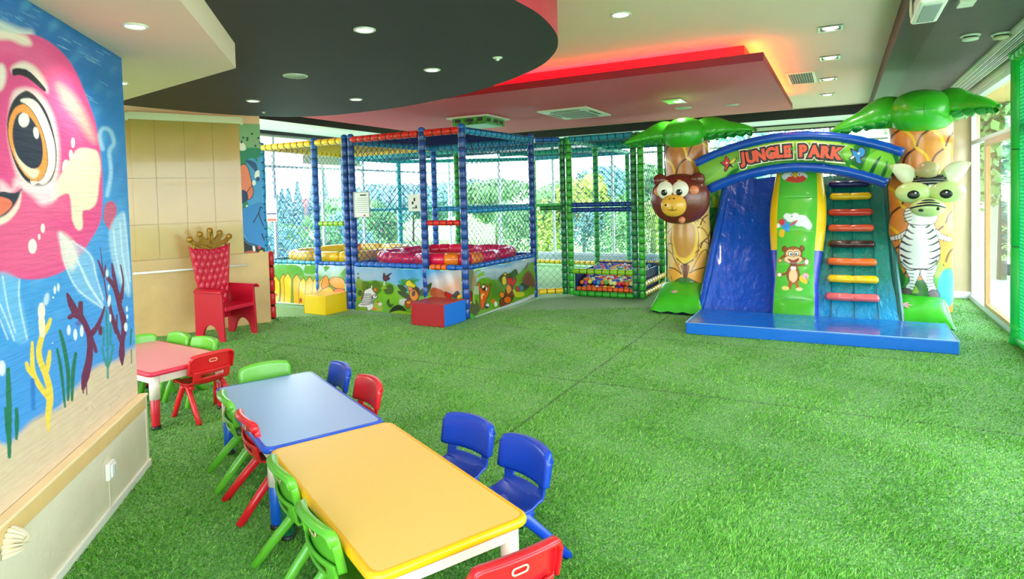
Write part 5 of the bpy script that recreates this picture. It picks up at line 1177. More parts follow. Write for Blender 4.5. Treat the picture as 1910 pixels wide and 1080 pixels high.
def paint_right(c):
    c.c[:] = lin((236, 146, 62)); c.k = 1; c.T = lambda p: np.array(p, float)
    for q in range(11):
        for k in range(5): c.ell((1664+34*k+(17 if q % 2 else 0), 258+q*32), (14, 12), (216, 126, 54), 0, 8, 0.35)
    scales(c, 1655, 1785, 240, 520, 54, 40)
    c.zoom(1640, 280, 3.178)
    G1 = (84, 160, 60)
    c.poly([(40, 700), (110, 660), (150, 740), (200, 760), (260, 770), (330, 740), (430, 700), (430, 910), (40, 910)], G1, 2)
    c.poly([(90, 690), (150, 740), (140, 810), (90, 800)], (40, 120, 50), 1.5).poly([(200, 800), (260, 770), (300, 840), (300, 905), (110, 905), (160, 860)], (50, 110, 46), 1.5).poly([(330, 690), (365, 660), (380, 720), (340, 760)], (160, 200, 60), 1.5).poly([(150, 830), (210, 800), (230, 850)], (150, 190, 60), 1)
    c.poly([(362, 740), (430, 720), (430, 910), (352, 910)], (30, 160, 206), 2)
    # zebra body
    wht, blk = (244, 244, 240), (26, 24, 28)
    c.stroke([(185, 480), (130, 510), (70, 525)], [46, 36, 30], blk).stroke([(185, 480), (130, 510), (70, 525)], [38, 28, 22], wht)
    c.stroke([(320, 480), (370, 515), (420, 530)], [46, 36, 30], blk).stroke([(320, 480), (370, 515), (420, 530)], [38, 28, 22], wht)
    for x in (90, 108, 126, 144): c.stroke([(x, 500), (x+6, 540)], 4, blk)
    for x in (350, 366, 384, 402): c.stroke([(x, 495), (x-2, 540)], 4, blk)
    body = [(190, 420), (310, 420), (335, 480), (358, 560), (360, 630), (330, 690), (300, 712), (245, 705), (185, 712), (140, 690), (118, 630), (122, 560), (160, 480)]
    c.poly([(145, 680), (230, 700), (238, 740), (215, 790), (200, 830), (160, 850), (155, 810), (180, 770), (160, 720)], wht, 1, line=blk, lw=1.4)
    c.poly([(340, 680), (255, 705), (248, 745), (280, 800), (300, 850), (345, 850), (330, 800), (320, 760), (335, 720)], wht, 1, line=blk, lw=1.4)
    c.poly(body, wht, 1, line=blk, lw=1.6)
    for k, y in enumerate((455, 490, 525, 560, 600, 640, 672)):
        w = (52, 66, 80, 92, 100, 98, 84)[k]
        for sg in (-1, 1):
            x0 = 243+sg*w*1.16; c.stroke([(x0, y-18), (x0-sg*w*0.35, y), (x0-sg*w*0.62, y+4)], [13, 9, 3], blk)
    c.stroke([(130, 660), (180, 700), (245, 704), (300, 700), (352, 655)], 6, blk)
    for y in (730, 750, 770, 790, 810): c.stroke([(172+(y-730)*0.1, y), (205, y+4)], 4, blk).stroke([(282, y), (318, y-2)], 4, blk)
    c.poly([(118, 850), (135, 820), (185, 825), (190, 850), (150, 875), (122, 872)], (120, 100, 100), 1, line=blk, lw=1.2).poly([(290, 850), (310, 828), (345, 835), (356, 870), (310, 880)], (130, 110, 120), 1, line=blk, lw=1.2)
    c.poly([(155, 350), (190, 345), (330, 345), (345, 400), (310, 440), (190, 440), (150, 400)], wht, 1, line=blk); 
    for y in (365, 385, 405, 425): c.stroke([(152, y), (190, y-12)], 5, blk)
column(-1.885, 8.78, 0.292, 0.12, 2.36, paint_left)
column(0.832, 8.75, 0.318, 0.12, 2.45, paint_right, lean=0.0)
# ---- bottom pillows
def pillow(name, cu, cvv, w, d, h, m1, m2, puff=0.16, tilt=0.0):
    m = MB()
    def P(a, b, top):
        x, y = 2*a-1, 2*b-1; e = max(0.0, (1-abs(x)**4)*(1-abs(y)**4))**0.5
        pin = 1+0.05*(abs(x)**3*abs(y)**3)
        z = h*(0.52+0.40*y) + (0.50*h*e if top else -(0.52+0.40*y)*h*min(1, e*1.6))
        z += 0.010*math.sin(a*22)*(1-e)*(1 if top else 0)
        return (cu+x*w/2*pin, cvv+y*d/2*pin, max(0.004, z))
    m.grid(lambda a, b: P(a, b, True), 40, 24, 0); m.grid(lambda a, b: P(a, b, False), 30, 16, 1)
    return sb(m, name, [m1, m2])
pillow('base_pillow', -1.90, 8.33, 0.66, 0.62, 0.30, V_green, V_dk); pillow('base_pillow', 0.73, 8.33, 0.68, 0.60, 0.27, V_green, V_cyan)
# painted flowers on the pillows
for (px, py, sc_, cu, cvv, w, d, h) in ((1276, 548, 0.6, -1.90, 8.33, 0.66, 0.62, 0.30), (1695, 576, 1.1, 0.73, 8.33, 0.68, 0.60, 0.27)):
    fm = MB()
    for k in range(7):
        a = 2*PI*k/7
        def Fp(s_, t_, a=a):
            r1 = 0.085*sc_*s_; an = a+(t_-0.5)*0.75*math.sin(PI*min(1, s_+0.15))
            fx, fy = (px-1276)*0, 0
            x, y = (-0.06 if cu < 0 else -0.12)+r1*math.cos(an)*1.15, -0.10+r1*math.sin(an)*0.9
            X_, Y_ = 2*x/w, 2*y/d; e = max(0.0, (1-abs(X_)**4)*(1-abs(Y_)**4))**0.5
            return (cu+x, cvv+y, h*(0.52+0.40*Y_)+0.50*h*e+0.008)
        fm.grid(Fp, 5, 4, 0)
    sb(fm, 'printed_flower', mat('flower_pink', (246, 170, 186), 0.35))
# ---- palm crowns
def leaf(root_p, tip, width, drop, name='palm_leaf'):
    """inflated leaf from root to tip with a scalloped fringe"""
    r0, t1 = np.array(root_p, float), np.array(tip, float); L = np.linalg.norm(t1-r0); d = (t1-r0)/L
    side = np.cross([0, 0, 1], d); side /= np.linalg.norm(side); up = np.cross(d, side)
    m = MB()
    def S(a, b):
        q = a; w = width*(1-q**1.7)**0.8*(0.80+0.28*math.sin(PI*min(1, q*1.6+0.1)))+0.012; th_ = 2*PI*b; arch_ = drop*math.sin(PI*q*0.9)*0.5
        c = r0+d*L*q+np.array([0, 0, arch_])
        x, y = math.cos(th_), math.sin(th_)
        hh = w*(1.0 if y > 0 else 0.55)
        wr = 1+0.02*math.sin(q*46)*(1 if y < 0.2 else 0.2)
        return tuple(c+side*w*0.78*x*wr+up*hh*y)
    m.grid(S, 44, 26)
    lf_ = sb(m, name, V_green)
    fr = MB()
    for sg in (1, -1):
        def Fg(a, b, sg=sg):
            q = 0.06+a*0.88; w = (width*(1-q**1.7)**0.8*(0.80+0.28*math.sin(PI*min(1, q*1.6+0.1)))+0.012)*0.76; arch_ = drop*math.sin(PI*q*0.9)*0.5
            c = r0+d*L*q+np.array([0, 0, arch_]); sc = abs(math.sin(a*PI*5.5))**0.6
            dp = (0.03+0.085*sc)*(1-q*0.45)*b
            out = w*0.86-0.25*dp+0.02*math.sin(a*PI*11)*b
            bulge = 0.035*math.sin(PI*b)*sc
            return tuple(c+side*sg*(out+bulge)+np.array([0, 0, -1])*(dp+0.02)-up*0.0)
        fr.grid(Fg, 88, 8)
        fr.grid(lambda a, b, sg=sg: tuple(np.array(Fg(a, b))-side*sg*(0.03*math.sin(PI*b)+0.004)), 88, 8)
    sb(fr, 'leaf_fringe', V_green2, lf_)
    # the tip knot
    sb(MB().ell(tuple(t1+d*0.01), (0.022, 0.022, 0.022), 10, 8), 'tip_knot', V_green2, lf_)
    return lf_
def crown(cu, cvv, zc, r, hh, tips, w):
    m = MB(); m.ell((cu, cvv-0.10, zc), (r, r*1.0, hh), 40, 24, p=0.9); sb(m, 'palm_dome', V_green)
    s_ = MB(); pts = [(cu+r*1.002*math.sin(a)*0.0, cvv-0.10-r*1.005*math.cos(a), zc+hh*1.0*math.sin(a)) for a in np.linspace(-0.9, 1.2, 16)]; s_.sweep(pts, 0.004, 6)
    pts = [(cu+r*0.55*math.sin(a), cvv-0.10-r*1.0*math.sqrt(max(0, 1-(0.55*math.sin(a))**2-(0.02)**2)), zc+0.02*hh) for a in np.linspace(-1.3, 1.3, 16)]; s_.sweep(pts, 0.004, 6)
    sb(s_, 'dome_seam', V_green2)
    for tp in tips: leaf((cu+r*0.55*np.sign(tp[0]-cu), cvv-0.02, zc+0.0), tp, w, 0.05)
crown(-1.885, 8.78, 2.385, 0.285, 0.225, [(-2.72, 8.60, 2.30), (-0.98, 8.62, 2.37)], 0.195)
crown(0.832, 8.75, 2.435, 0.335, 0.265, [(-0.10, 8.60, 2.27), (1.47, 8.18, 2.40)], 0.235)
# ---- arch with lettering
AV = 8.42
pA, pB, pC = atv(1314, 326, AV), atv(1514, 282, AV), atv(1664, 311, AV)
def arc_center(t):
    u = pA[0]+(pC[0]-pA[0])*t; q = np.array([(1-t)*(1-2*t), 4*t*(1-t), t*(2*t-1)])
    uB = (pB[0]-pA[0])/(pC[0]-pA[0]); 
    # quadratic through the three heights
    M_ = np.array([[0, 0, 1], [uB*uB, uB, 1], [1, 1, 1]]); k = np.linalg.solve(M_, [pA[2], pB[2], pC[2]])
    return u, k[0]*t*t+k[1]*t+k[2], math.atan2((2*k[0]*t+k[1]), (pC[0]-pA[0]))
def arch_pt(t, w, depth):          # w -1..1 across the band height
    u, z, a = arc_center(t); h = 0.225
    return (u-math.sin(a)*w*h, AV+depth, z+math.cos(a)*w*h)
# printed face
na, nb = 420, 70
P = []
for i in range(na+1):
    for j in range(nb+1):
        w = -0.66+1.32*j/nb; t = -0.012+1.024*i/na
        x, y, z = arch_pt(t, w, -0.05*(1-(w/0.72)**2)+0.004*math.sin(t*60)*abs(w)); p = W(x, y, z); P.append(p)
P = np.array(P); X, Y = proj(P); c = Canvas(X, Y, (110, 178, 56)); c.zoom(1300, 230, 4.775)
c.poly([(30, 330), (200, 280), (420, 200), (360, 320), (300, 420), (120, 530), (40, 500)], (126, 186, 66), 2)
c.poly([(80, 520), (180, 430), (300, 340), (320, 400), (220, 480)], (156, 206, 90), 3); c.poly([(230, 520), (300, 430), (370, 400), (350, 440), (300, 470)], (34, 112, 54), 1.5)
c.poly([(420, 240), (700, 170), (1000, 150), (1300, 170), (1290, 190), (1000, 175), (700, 200), (500, 240)], (170, 220, 70), 4); c.poly([(520, 400), (720, 350), (900, 360), (1180, 360), (1180, 330), (800, 320), (600, 350)], (60, 140, 50), 3)
c.poly([(1290, 170), (1380, 200), (1420, 300), (1380, 400), (1320, 360), (1310, 260)], (60, 150, 50), 2).poly([(1400, 200), (1520, 200), (1540, 260), (1500, 330), (1450, 420), (1380, 380)], (40, 130, 50), 1.5).poly([(1300, 180), (1360, 190), (1400, 240), (1350, 330), (1310, 300)], (140, 206, 70), 2)
c.poly([(1490, 430), (1510, 310), (1580, 250), (1660, 230), (1740, 290), (1775, 380), (1760, 480), (1600, 480)], (128, 206, 62), 1.2, line=(50, 130, 40), lw=0.6)
c.poly([(1530, 445), (1580, 350), (1640, 290), (1600, 380), (1560, 455)], (20, 90, 50), 1).poly([(1640, 460), (1680, 370), (1690, 330), (1700, 390), (1670, 470)], (30, 110, 50), 1).poly([(1740, 240), (1790, 260), (1790, 400), (1760, 330)], (24, 100, 50), 1.5)
c.poly([(1360, 370), (1400, 380), (1445, 415), (1400, 410), (1370, 395)], (170, 226, 60), 1).poly([(1180, 90), (1210, 84), (1220, 96), (1180, 98)], (34, 100, 40), 1)
c.poly([(640, 220), (720, 150), (760, 200), (700, 300)], (150, 214, 70), 4, 0.7).poly([(880, 180), (960, 150), (980, 230), (900, 330), (860, 280)], (150, 214, 70), 4, 0.7)
painted_grid('arch_banner', P, na, nb, c, M_pv, slide)
# blue tubes and body behind
for w, r in ((0.82, 0.062), (-0.86, 0.066)):
    pts = [arch_pt(-0.015+1.03*i/50, w, 0.03) for i in range(51)]; rd = [(r*1.25*(1-0.05*(i % 6 == 0)), r*(1-0.08*(i % 6 == 0))) for i in range(51)]
    m = MB(); m.sweep(pts, rd, 18, up=(0, 1, 0)); sb(m, 'arch_tube', vin('arch_blue_vinyl', (16, 80, 190)))
m = MB(); na2 = 50
rings = []
for i in range(na2+1):
    t = -0.015+1.03*i/na2; rings.append([arch_pt(t, w, dd) for w, dd in ((-0.85, 0.0), (-0.85, 0.26), (0.85, 0.26), (0.85, 0.0))])
vs = [p for r_ in rings for p in r_]
m.add(vs, [(i*4+k, i*4+(k+1) % 4, (i+1)*4+(k+1) % 4, (i+1)*4+k) for i in range(na2) for k in range(4)], 0, False); m.add(rings[0], [(0, 1, 2, 3)]); m.add(rings[-1], [(3, 2, 1, 0)])
sb(m, 'arch_body', V_navy, bevel=0.02)
# lettering
def text_mesh(ch, size, offset, ext):
    cu_ = bpy.data.curves.new('t', 'FONT'); cu_.body = ch; cu_.size = size; cu_.offset = offset; cu_.extrude = ext; cu_.align_x = 'CENTER'; cu_.align_y = 'CENTER'; cu_.resolution_u = 4
    o = bpy.data.objects.new('t', cu_); COL.objects.link(o); dg = bpy.context.evaluated_depsgraph_get(); dg.update()
    me = bpy.data.meshes.new_from_object(o.evaluated_get(dg)); v = [tuple(x.co) for x in me.vertices]; f = [tuple(p.vertices) for p in me.polygons]
    bpy.data.objects.remove(o); bpy.data.curves.remove(cu_); bpy.data.meshes.remove(me)
    if v:
        xs = [p[0] for p in v]; ys = [p[1] for p in v]; mx, my = (min(xs)+max(xs))/2, (min(ys)+max(ys))/2; v = [(p[0]-mx, p[1]-my, p[2]) for p in v]
    return v, f
LT = [('J', 1385, 298), ('U', 1400.5, 293.5), ('N', 1418, 289.5), ('G', 1437.5, 286), ('L', 1454, 283.6), ('E', 1469, 282.5), ('P', 1498, 281.3), ('A', 1519, 282), ('R', 1541, 283.8), ('K', 1561, 286)]
rot_l = [0.10, 0.16, 0.16, 0.12, 0.08, 0.03, 0.02, -0.03, -0.08, -0.16]
Mlt = [mat('letter_cream', (250, 240, 210), 0.4), mat('letter_black', (20, 20, 28), 0.4), mat('letter_red', (236, 78, 44), 0.35)]
lt = None
for (ch, px, py), ro in zip(LT, rot_l):
    q = atv(px, py, AV-0.062)
    m = MB()
    for k, (off, dy) in enumerate(((0.046, -0.006), (0.034, -0.010), (0.012, -0.014))):
        v, f = text_mesh(ch, 0.185, off, 0.001); v = [(x*0.84, y, z) for x, y, z in v]
        cr_2, sr_2 = math.cos(ro), math.sin(ro)
        vv = [(q[0]+(x*cr_2-y*sr_2)*1.02, AV-0.062+dy-z, q[2]+x*sr_2+y*cr_2) for x, y, z in v]
        m.add(vv, f, k)
    o = sb(m, 'letter_'+ch.lower(), Mlt)
# red and blue splash figures beside the letters
def flat_shape(name, polys, v, parent=None):
    m = MB(); mts = []
    for k, (pts, col) in enumerate(polys):
        pts = catmull(pts, 4)
        q = [atv(px, py, v-0.001*k) for px, py in pts]; n = len(q)
        vs = [(p[0], v-0.0012*k, p[2]) for p in q]+[(p[0], v-0.0012*k+0.001, p[2]) for p in q]
        m.add(vs, [tuple(range(n))], len(mts)); mts.append(mat('splash_%d_%d_%d' % col, col, 0.4))
    return sb(m, name, mts, parent)
Zf = lambda pts: [(1300+x/4.775, 230+y/4.775) for x, y in pts]
flat_shape('splash_print', [(Zf([(205, 350), (240, 335), (255, 290), (280, 310), (300, 335), (350, 300), (345, 340), (310, 365), (325, 395), (290, 385), (260, 430), (240, 420), (245, 385)]), (30, 20, 24)), (Zf([(215, 350), (245, 340), (260, 300), (278, 320), (290, 345), (280, 375), (258, 418), (248, 415), (252, 375)]), (214, 40, 36)), (Zf([(292, 345), (345, 308), (335, 340), (305, 360)]), (232, 206, 70)), (Zf([(258, 345), (272, 345), (270, 362), (258, 360)]), (246, 200, 160))], AV-0.056)
flat_shape('splash_print', [(Zf([(1352, 310), (1385, 280), (1362, 222), (1430, 240), (1450, 208), (1490, 215), (1506, 250), (1490, 300), (1460, 315), (1475, 355), (1440, 368), (1415, 345), (1400, 310), (1370, 325)]), (20, 24, 40)), (Zf([(1395, 285), (1385, 240), (1430, 255), (1450, 218), (1485, 225), (1496, 255), (1480, 290), (1450, 305), (1462, 345), (1440, 355), (1420, 335), (1412, 305)]), (34, 140, 220)), (Zf([(1362, 312), (1390, 290), (1402, 300), (1380, 318)]), (236, 240, 240)), (Zf([(1430, 265), (1448, 258), (1450, 275), (1436, 280)]), (230, 236, 244))], AV-0.056)
# ---- slide surface, divider, climbing wall
def prof_s(t, v0=8.0, v1=9.25, z1=1.76, k=1.25, z0=0.04):
    return v0+(v1-v0)*t, z0+(z1-z0)*t**k
def surf(name, uL0, uR0, uL1, uR1, m_, v0, v1, z1, wrinkle, k=1.2, dish=0.05, na=60, nb=120, z0=0.06):
    m = MB()
    def F(a, b):
        t = b; uL = uL0+(uL1-uL0)*t; uR = uR0+(uR1-uR0)*t; u = uL+(uR-uL)*a; v, z = prof_s(t, v0, v1, z1, k, z0)
        w = wrinkle*(math.sin(a*9+t*7+2*math.sin(t*5))*math.sin(t*6+a*5)+0.8*abs(math.sin(a*8-t*5+1.2*math.sin(a*6+t*4)))**0.7*(0.5+0.5*t)+0.45*math.sin(t*26+a*11+3*math.sin(a*7))*(1-t)**2)
        dd = dish*(1-(2*a-1)**2)
        return (u, v+w+dd*0.8, z-dd*0.3+w*0.5)
    m.grid(F, na, nb); return sb(m, name, m_)
surf('slide_surface', -1.56, -0.74, -1.37, -0.72, V_blue, 8.0, 9.3, 1.78, 0.022, 1.1, 0.09)
# upright blue walls either side of the slide
def wallstrip(name, u_a, u_b, m_, th_=0.06, lift=0.10, v0=8.05, v1=9.35, z1=1.8, k=1.1):
    m = MB(); n = 40; rings = []
    for i in range(n+1):
        t = i/n; v, z = prof_s(t, v0, v1, z1, k); u = u_a+(u_b-u_a)*t; L_ = lift*(0.35+0.65*min(1, t*3))
        rings.append([(u-th_/2, v, 0.01), (u-th_/2, v-L_*0.4, z+L_), (u, v-L_*0.6, z+L_+0.02), (u+th_/2, v-L_*0.4, z+L_), (u+th_/2, v, 0.01)])
    vs = [p for r_ in rings for p in r_]
    m.add(vs, [(i*5+k_, i*5+k_+1, (i+1)*5+k_+1, (i+1)*5+k_) for i in range(n) for k_ in range(4)], 0, True); m.add(rings[0], [(0, 1, 2, 3, 4)]); m.add(rings[-1], [(4, 3, 2, 1, 0)])
    return sb(m, name, m_)
wallstrip('slide_edge', -1.60, -1.43, V_blue, 0.09, 0.05)
cwl = surf('climbing_wall', -0.32, 0.60, -0.23, 0.47, mat('teal_cyan_blend_vinyl', attr=True, rough=0.25, coat=0.25, bump=0.045, bscale=7, stretch=(1.6, 1.6, 0.6)), 7.93, 9.22, 1.74, 0.016, 1.12, -0.03, z0=0.02)
_n = len(cwl.data.vertices); _z = np.zeros(_n*3); cwl.data.vertices.foreach_get('co', _z); _z = _z.reshape(-1, 3)[:, 2]
_g = np.clip((_z-0.12)/0.42, 0, 1)[:, None]; _c = lin((10, 150, 206))*(1-_g)+lin((10, 124, 112))*_g  # colour blends from cyan at the foot to teal above
cwl.data.color_attributes.new('paint', 'FLOAT_COLOR', 'POINT').data.foreach_set('color', np.concatenate([_c, np.ones((_n, 1))], 1).ravel())
wallstrip('slide_edge', 0.58, 0.50, vin('deep_teal_vinyl', (8, 92, 84)), 0.08, 0.05, 8.0, 9.3, 1.76)
# body block below
m = MB(); 
for (ua, ub) in ((-1.5, -0.72), (-0.28, 0.5)):
    m.add([(ua, 8.45, 0.01), (ub, 8.45, 0.01), (ub, 9.75, 0.01), (ua, 9.75, 0.01), (ua+0.05, 9.5, 1.62), (ub-0.03, 9.5, 1.62), (ub-0.03, 9.75, 1.62), (ua+0.05, 9.75, 1.62)], [(0, 3, 2, 1), (0, 1, 5, 4), (1, 2, 6, 5), (2, 3, 7, 6), (3, 0, 4, 7), (4, 5, 6, 7)])
sb(m, 'slide_body', V_navy)
# divider
dC0, dC1 = -0.505, -0.47
def dprof(t):                 # front face line, bulged in sections
    v = 7.93+0.80*t**1.15; z = 0.03+1.86*t; return v, z
def dwidth(t): return 0.225 if t < 0.13 else 0.235
na, nb = 60, 300; P = []
for i in range(na+1):
    for j in range(nb+1):
        t = j/nb; a = -1+2*i/na; v, z = dprof(t); hw = 0.215+0.01*math.cos(t*9)
        seg = abs(math.sin(PI*(t*4.6+0.4)))**0.35; bul = 0.035*seg*(1-abs(a)**3)
        P.append(W(dC0+(dC1-dC0)*t+a*hw, v-bul*0.9-0.02, z+bul*0.25))
P = np.array(P); X, Y = proj(P); c = Canvas(X, Y, (82, 190, 58)); c.zoom(1430, 300, 3.376)
c.poly([(20, 850), (300, 850), (300, 1000), (20, 1000)], (70, 178, 40), 2, 1, False)
# parrot at top, bird in cloud, smiling monkey
c.poly([(95, 95), (120, 75), (150, 82), (150, 110), (110, 118)], (240, 240, 240), 1).poly([(200, 75), (240, 75), (258, 105), (220, 100)], (244, 226, 230), 1).poly([(120, 120), (150, 95), (200, 85), (245, 105), (235, 130), (190, 138), (140, 132)], (226, 76, 60), 1).ell((150, 86), (13, 13), (250, 250, 250)).ell((208, 84), (14, 14), (250, 250, 250)).ell((153, 88), (5, 5), (20, 20, 20)).ell((206, 86), (5, 5), (20, 20, 20)).poly([(165, 90), (180, 70), (195, 90), (180, 108)], (244, 190, 50), 1)
for p, r in (((150, 360), 30), ((130, 350), 24), ((180, 350), 26), ((200, 370), 26)): c.ell(p, (r, r*0.85), (236, 240, 242), 0, 1.2)
c.poly([(190, 350), (240, 345), (285, 400), (270, 435), (230, 415), (180, 405)], (230, 236, 242), 1.5).ell((158, 350), (7, 7), (150, 190, 180))
c.poly([(85, 400), (90, 372), (112, 366), (140, 395), (185, 378), (180, 400), (150, 415), (140, 445), (115, 440)], (56, 150, 220), 1).ell((96, 385), (20, 20), (222, 66, 70)).ell((72, 408), (13, 14), (240, 240, 240)).stroke([(150, 405), (190, 378)], 10, (220, 60, 60)).poly([(85, 440), (112, 436), (105, 480), (78, 470)], (240, 190, 50), 1)
MB_, MF = (150, 82, 40), (246, 206, 156)
c.stroke([(105, 600), (75, 630)], 16, MB_).stroke([(225, 610), (255, 630)], 14, MB_).stroke([(185, 660), (235, 652), (258, 640)], 15, MB_).stroke([(140, 700), (105, 715), (80, 718)], 15, MB_).stroke([(200, 750), (235, 730), (245, 705)], 11, (176, 110, 60))
c.ell((252, 636), (14, 18), (250, 240, 232), 0, 1, 1, MB_).ell((80, 718), (15, 14), (250, 240, 232), 0, 1, 1, MB_).ell((84, 628), (13, 12), (240, 190, 140), 0, 1, 1, MB_)
c.ell((112, 555), (15, 18), MB_, 0, 1, 1, (90, 40, 20)).ell((222, 552), (15, 18), MB_, 0, 1, 1, (90, 40, 20)).ell((167, 590), (56, 50), (168, 96, 48), 0, 1, 1, (90, 40, 20))
c.ell((150, 585), (28, 26), MF).ell((186, 583), (28, 26), MF).ell((168, 620), (60, 28), MF, 0, 1, 1, (120, 60, 30)).ell((150, 586), (14, 15), (252, 252, 252), 0, 1, 1, (90, 50, 30)).ell((188, 584), (14, 15), (252, 252, 252), 0, 1, 1, (90, 50, 30)).ell((153, 588), (6, 7), (20, 20, 20)).ell((186, 587), (6, 7), (20, 20, 20)).poly([(135, 618), (168, 628), (202, 614), (190, 636), (160, 640)], (206, 40, 40), 1, line=(90, 30, 20)).ell((169, 604), (5, 4), (120, 60, 40))
c.ell((168, 650), (24, 18), (130, 66, 40)).ell((166, 715), (40, 58), (160, 90, 46), 0, 1, 1, (90, 40, 20)).ell((167, 725), (30, 45), MF, 0, 1, 1, (120, 60, 30)).ell((160, 675), (10, 12), (252, 244, 236)).ell((176, 676), (9, 12), (252, 244, 236))
c.stroke([(148, 765), (145, 800)], 22, (176, 84, 44)).stroke([(188, 765), (195, 800)], 22, (190, 100, 50)).ell((118, 802), (24, 13), (236, 222, 120), 0.1).ell((205, 808), (22, 11), (246, 214, 160))
c.poly([(205, 735), (225, 720), (262, 740), (250, 775), (215, 760)], (240, 200, 60), 1).ell((245, 725), (20, 18), (246, 180, 190)).stroke([(248, 730), (265, 775)], 5, (60, 110, 160))
painted_grid('divider_face', P, na, nb, c, M_pv, slide)
for sg in (-1, 1):
    m = MB(); n = 50; rings = []
    for i in range(n+1):
        t = i/n; v, z = dprof(t); ce = dC0+(dC1-dC0)*t; x0 = ce+sg*(0.213+0.01*math.cos(t*9)); w = 0.045+0.055*max(0, math.sin(PI*min(1, (t-0.25)/0.8))) if t > 0.25 else 0.045
        rings.append([(x0, v-0.02, z), (x0+sg*w*0.8, v+0.02, z-0.005), (x0+sg*w, v+0.10, z-0.02), (x0+sg*w, v+0.34, z-0.05), (x0+sg*w, v+0.34, 0.01), ])
    vs = [p for r_ in rings for p in r_]
    for i in range(n):
        t = i/n; mi = 0 if t > 0.42 else 1
        m.add(vs, [(i*5+k_, i*5+k_+1, (i+1)*5+k_+1, (i+1)*5+k_) for k_ in range(3)], mi, True)
        m.add(vs, [(i*5+3, i*5+4, (i+1)*5+4, (i+1)*5+3)], 1)
    sb(m, 'divider_side', [V_yel, vin('violet_blue_vinyl', (46, 60, 190))])
m = MB()
m.add([(dC0-0.24, 8.02, 0.01), (dC0+0.24, 8.02, 0.01), (dC0+0.24, 9.4, 0.01), (dC0-0.24, 9.4, 0.01), (dC1-0.22, 8.78, 1.86), (dC1+0.22, 8.78, 1.86), (dC1+0.22, 9.4, 1.8), (dC1-0.22, 9.4, 1.8)], [(0, 3, 2, 1), (0, 1, 5, 4), (1, 2, 6, 5), (2, 3, 7, 6), (3, 0, 4, 7), (4, 5, 6, 7)])
sb(m, 'divider_body', V_navy)
# steps of the climbing wall
SCOL = [('navy', (26, 32, 110)), ('yellow', (248, 206, 16)), ('brick_red', (206, 62, 44)), ('orange_red', (226, 92, 62)), ('black_brown', (60, 28, 26)), ('orange', (238, 112, 44)), ('yellow', (248, 206, 16)), ('salmon', (238, 104, 104))]
SPX = [(1583, 343, 54), (1586, 366, 56), (1586, 396, 60), (1587, 425, 62), (1588, 455, 64), (1588, 488, 68), (1590, 520, 70), (1589, 554, 74)]
for (nm, col), (px, py, wpx) in zip(SCOL, SPX):
    best = None
    for i in range(400):
        t = i/400; v, z = prof_s(t, 7.98, 9.22, 1.74, 1.12, 0.06); q = atv(px, py, v-0.05)
        if best is None or abs(q[2]-z-0.02) < best[0]: best = (abs(q[2]-z-0.02), q, v)
    q = best[1]; dep = (W(q[0], q[1])[1]); hw = wpx/2/FPX*dep*1.12
    m = MB(); m.sweep([(q[0]-hw, q[1]-0.01, q[2]), (q[0]-hw+0.015, q[1]-0.015, q[2]), (q[0]-0.02, q[1]-0.02, q[2]-0.002), (q[0], q[1]-0.018, q[2]-0.003), (q[0]+0.02, q[1]-0.02, q[2]-0.002), (q[0]+hw-0.015, q[1]-0.015, q[2]), (q[0]+hw, q[1]-0.01, q[2])], [(0.036, 0.06), (0.046, 0.07), (0.046, 0.07), (0.040, 0.065), (0.046, 0.07), (0.046, 0.07), (0.036, 0.06)], 16, up=(0, 0, 1))
    o = sb(m, 'step_bar', vin('step_'+nm, col)); o['label'] = nm.replace('_', ' ')+' foam step'
# seams down the climbing wall
m = MB()
for fx in (0.22, 0.5, 0.78):
    pts = []
    for i in range(30):
        t = i/29; v, z = prof_s(t, 7.98, 9.22, 1.74, 1.12, 0.06); uL = -0.30+0.07*t; uR = 0.56-0.09*t; pts.append((uL+(uR-uL)*fx, v-0.035*(1-(2*fx-1)**2)-0.012, z+0.012))
    m.sweep(pts, 0.005, 6)
sb(m, 'wall_seam', vin('dark_teal_vinyl', (6, 84, 80)))
# leafy side walls between columns and slide
def side_leaf(ua, ub, seed):
    na, nb = 70, 160; P = []
    for i in range(na+1):
        for j in range(nb+1):
            a, b = i/na, j/nb; P.append(W(ua+(ub-ua)*a+0.01*math.sin(b*12), 8.95+0.65*a if True else 0, 0.05+1.75*b))
    P = np.array(P); X, Y = proj(P); c = Canvas(X, Y, (104, 184, 76)); r = random.Random(seed)
    x0, x1, y0, y1 = X.min(), X.max(), Y.min(), Y.max(); c.T = lambda p: np.array(p, float); c.k = 1
    for q in range(44):
        cx, cy, s_ = r.uniform(x0, x1), r.uniform(y0, y1), r.uniform(6, 13); an = r.uniform(0, 3.1); co = r.choice([(34, 140, 70), (150, 206, 60), (60, 160, 50), (206, 214, 60), (20, 120, 90)])
        c.poly([(cx-s_*math.cos(an), cy-s_*math.sin(an)), (cx+s_*0.4*math.sin(an), cy-s_*0.4*math.cos(an)), (cx+s_*math.cos(an), cy+s_*math.sin(an)), (cx-s_*0.4*math.sin(an), cy+s_*0.4*math.cos(an))], co, 1)
    painted_grid('leaf_print_wall', P, na, nb, c, M_pv, slide, solid=0.03)
side_leaf(-1.72, -1.46, 4); side_leaf(0.66, 0.50, 9)
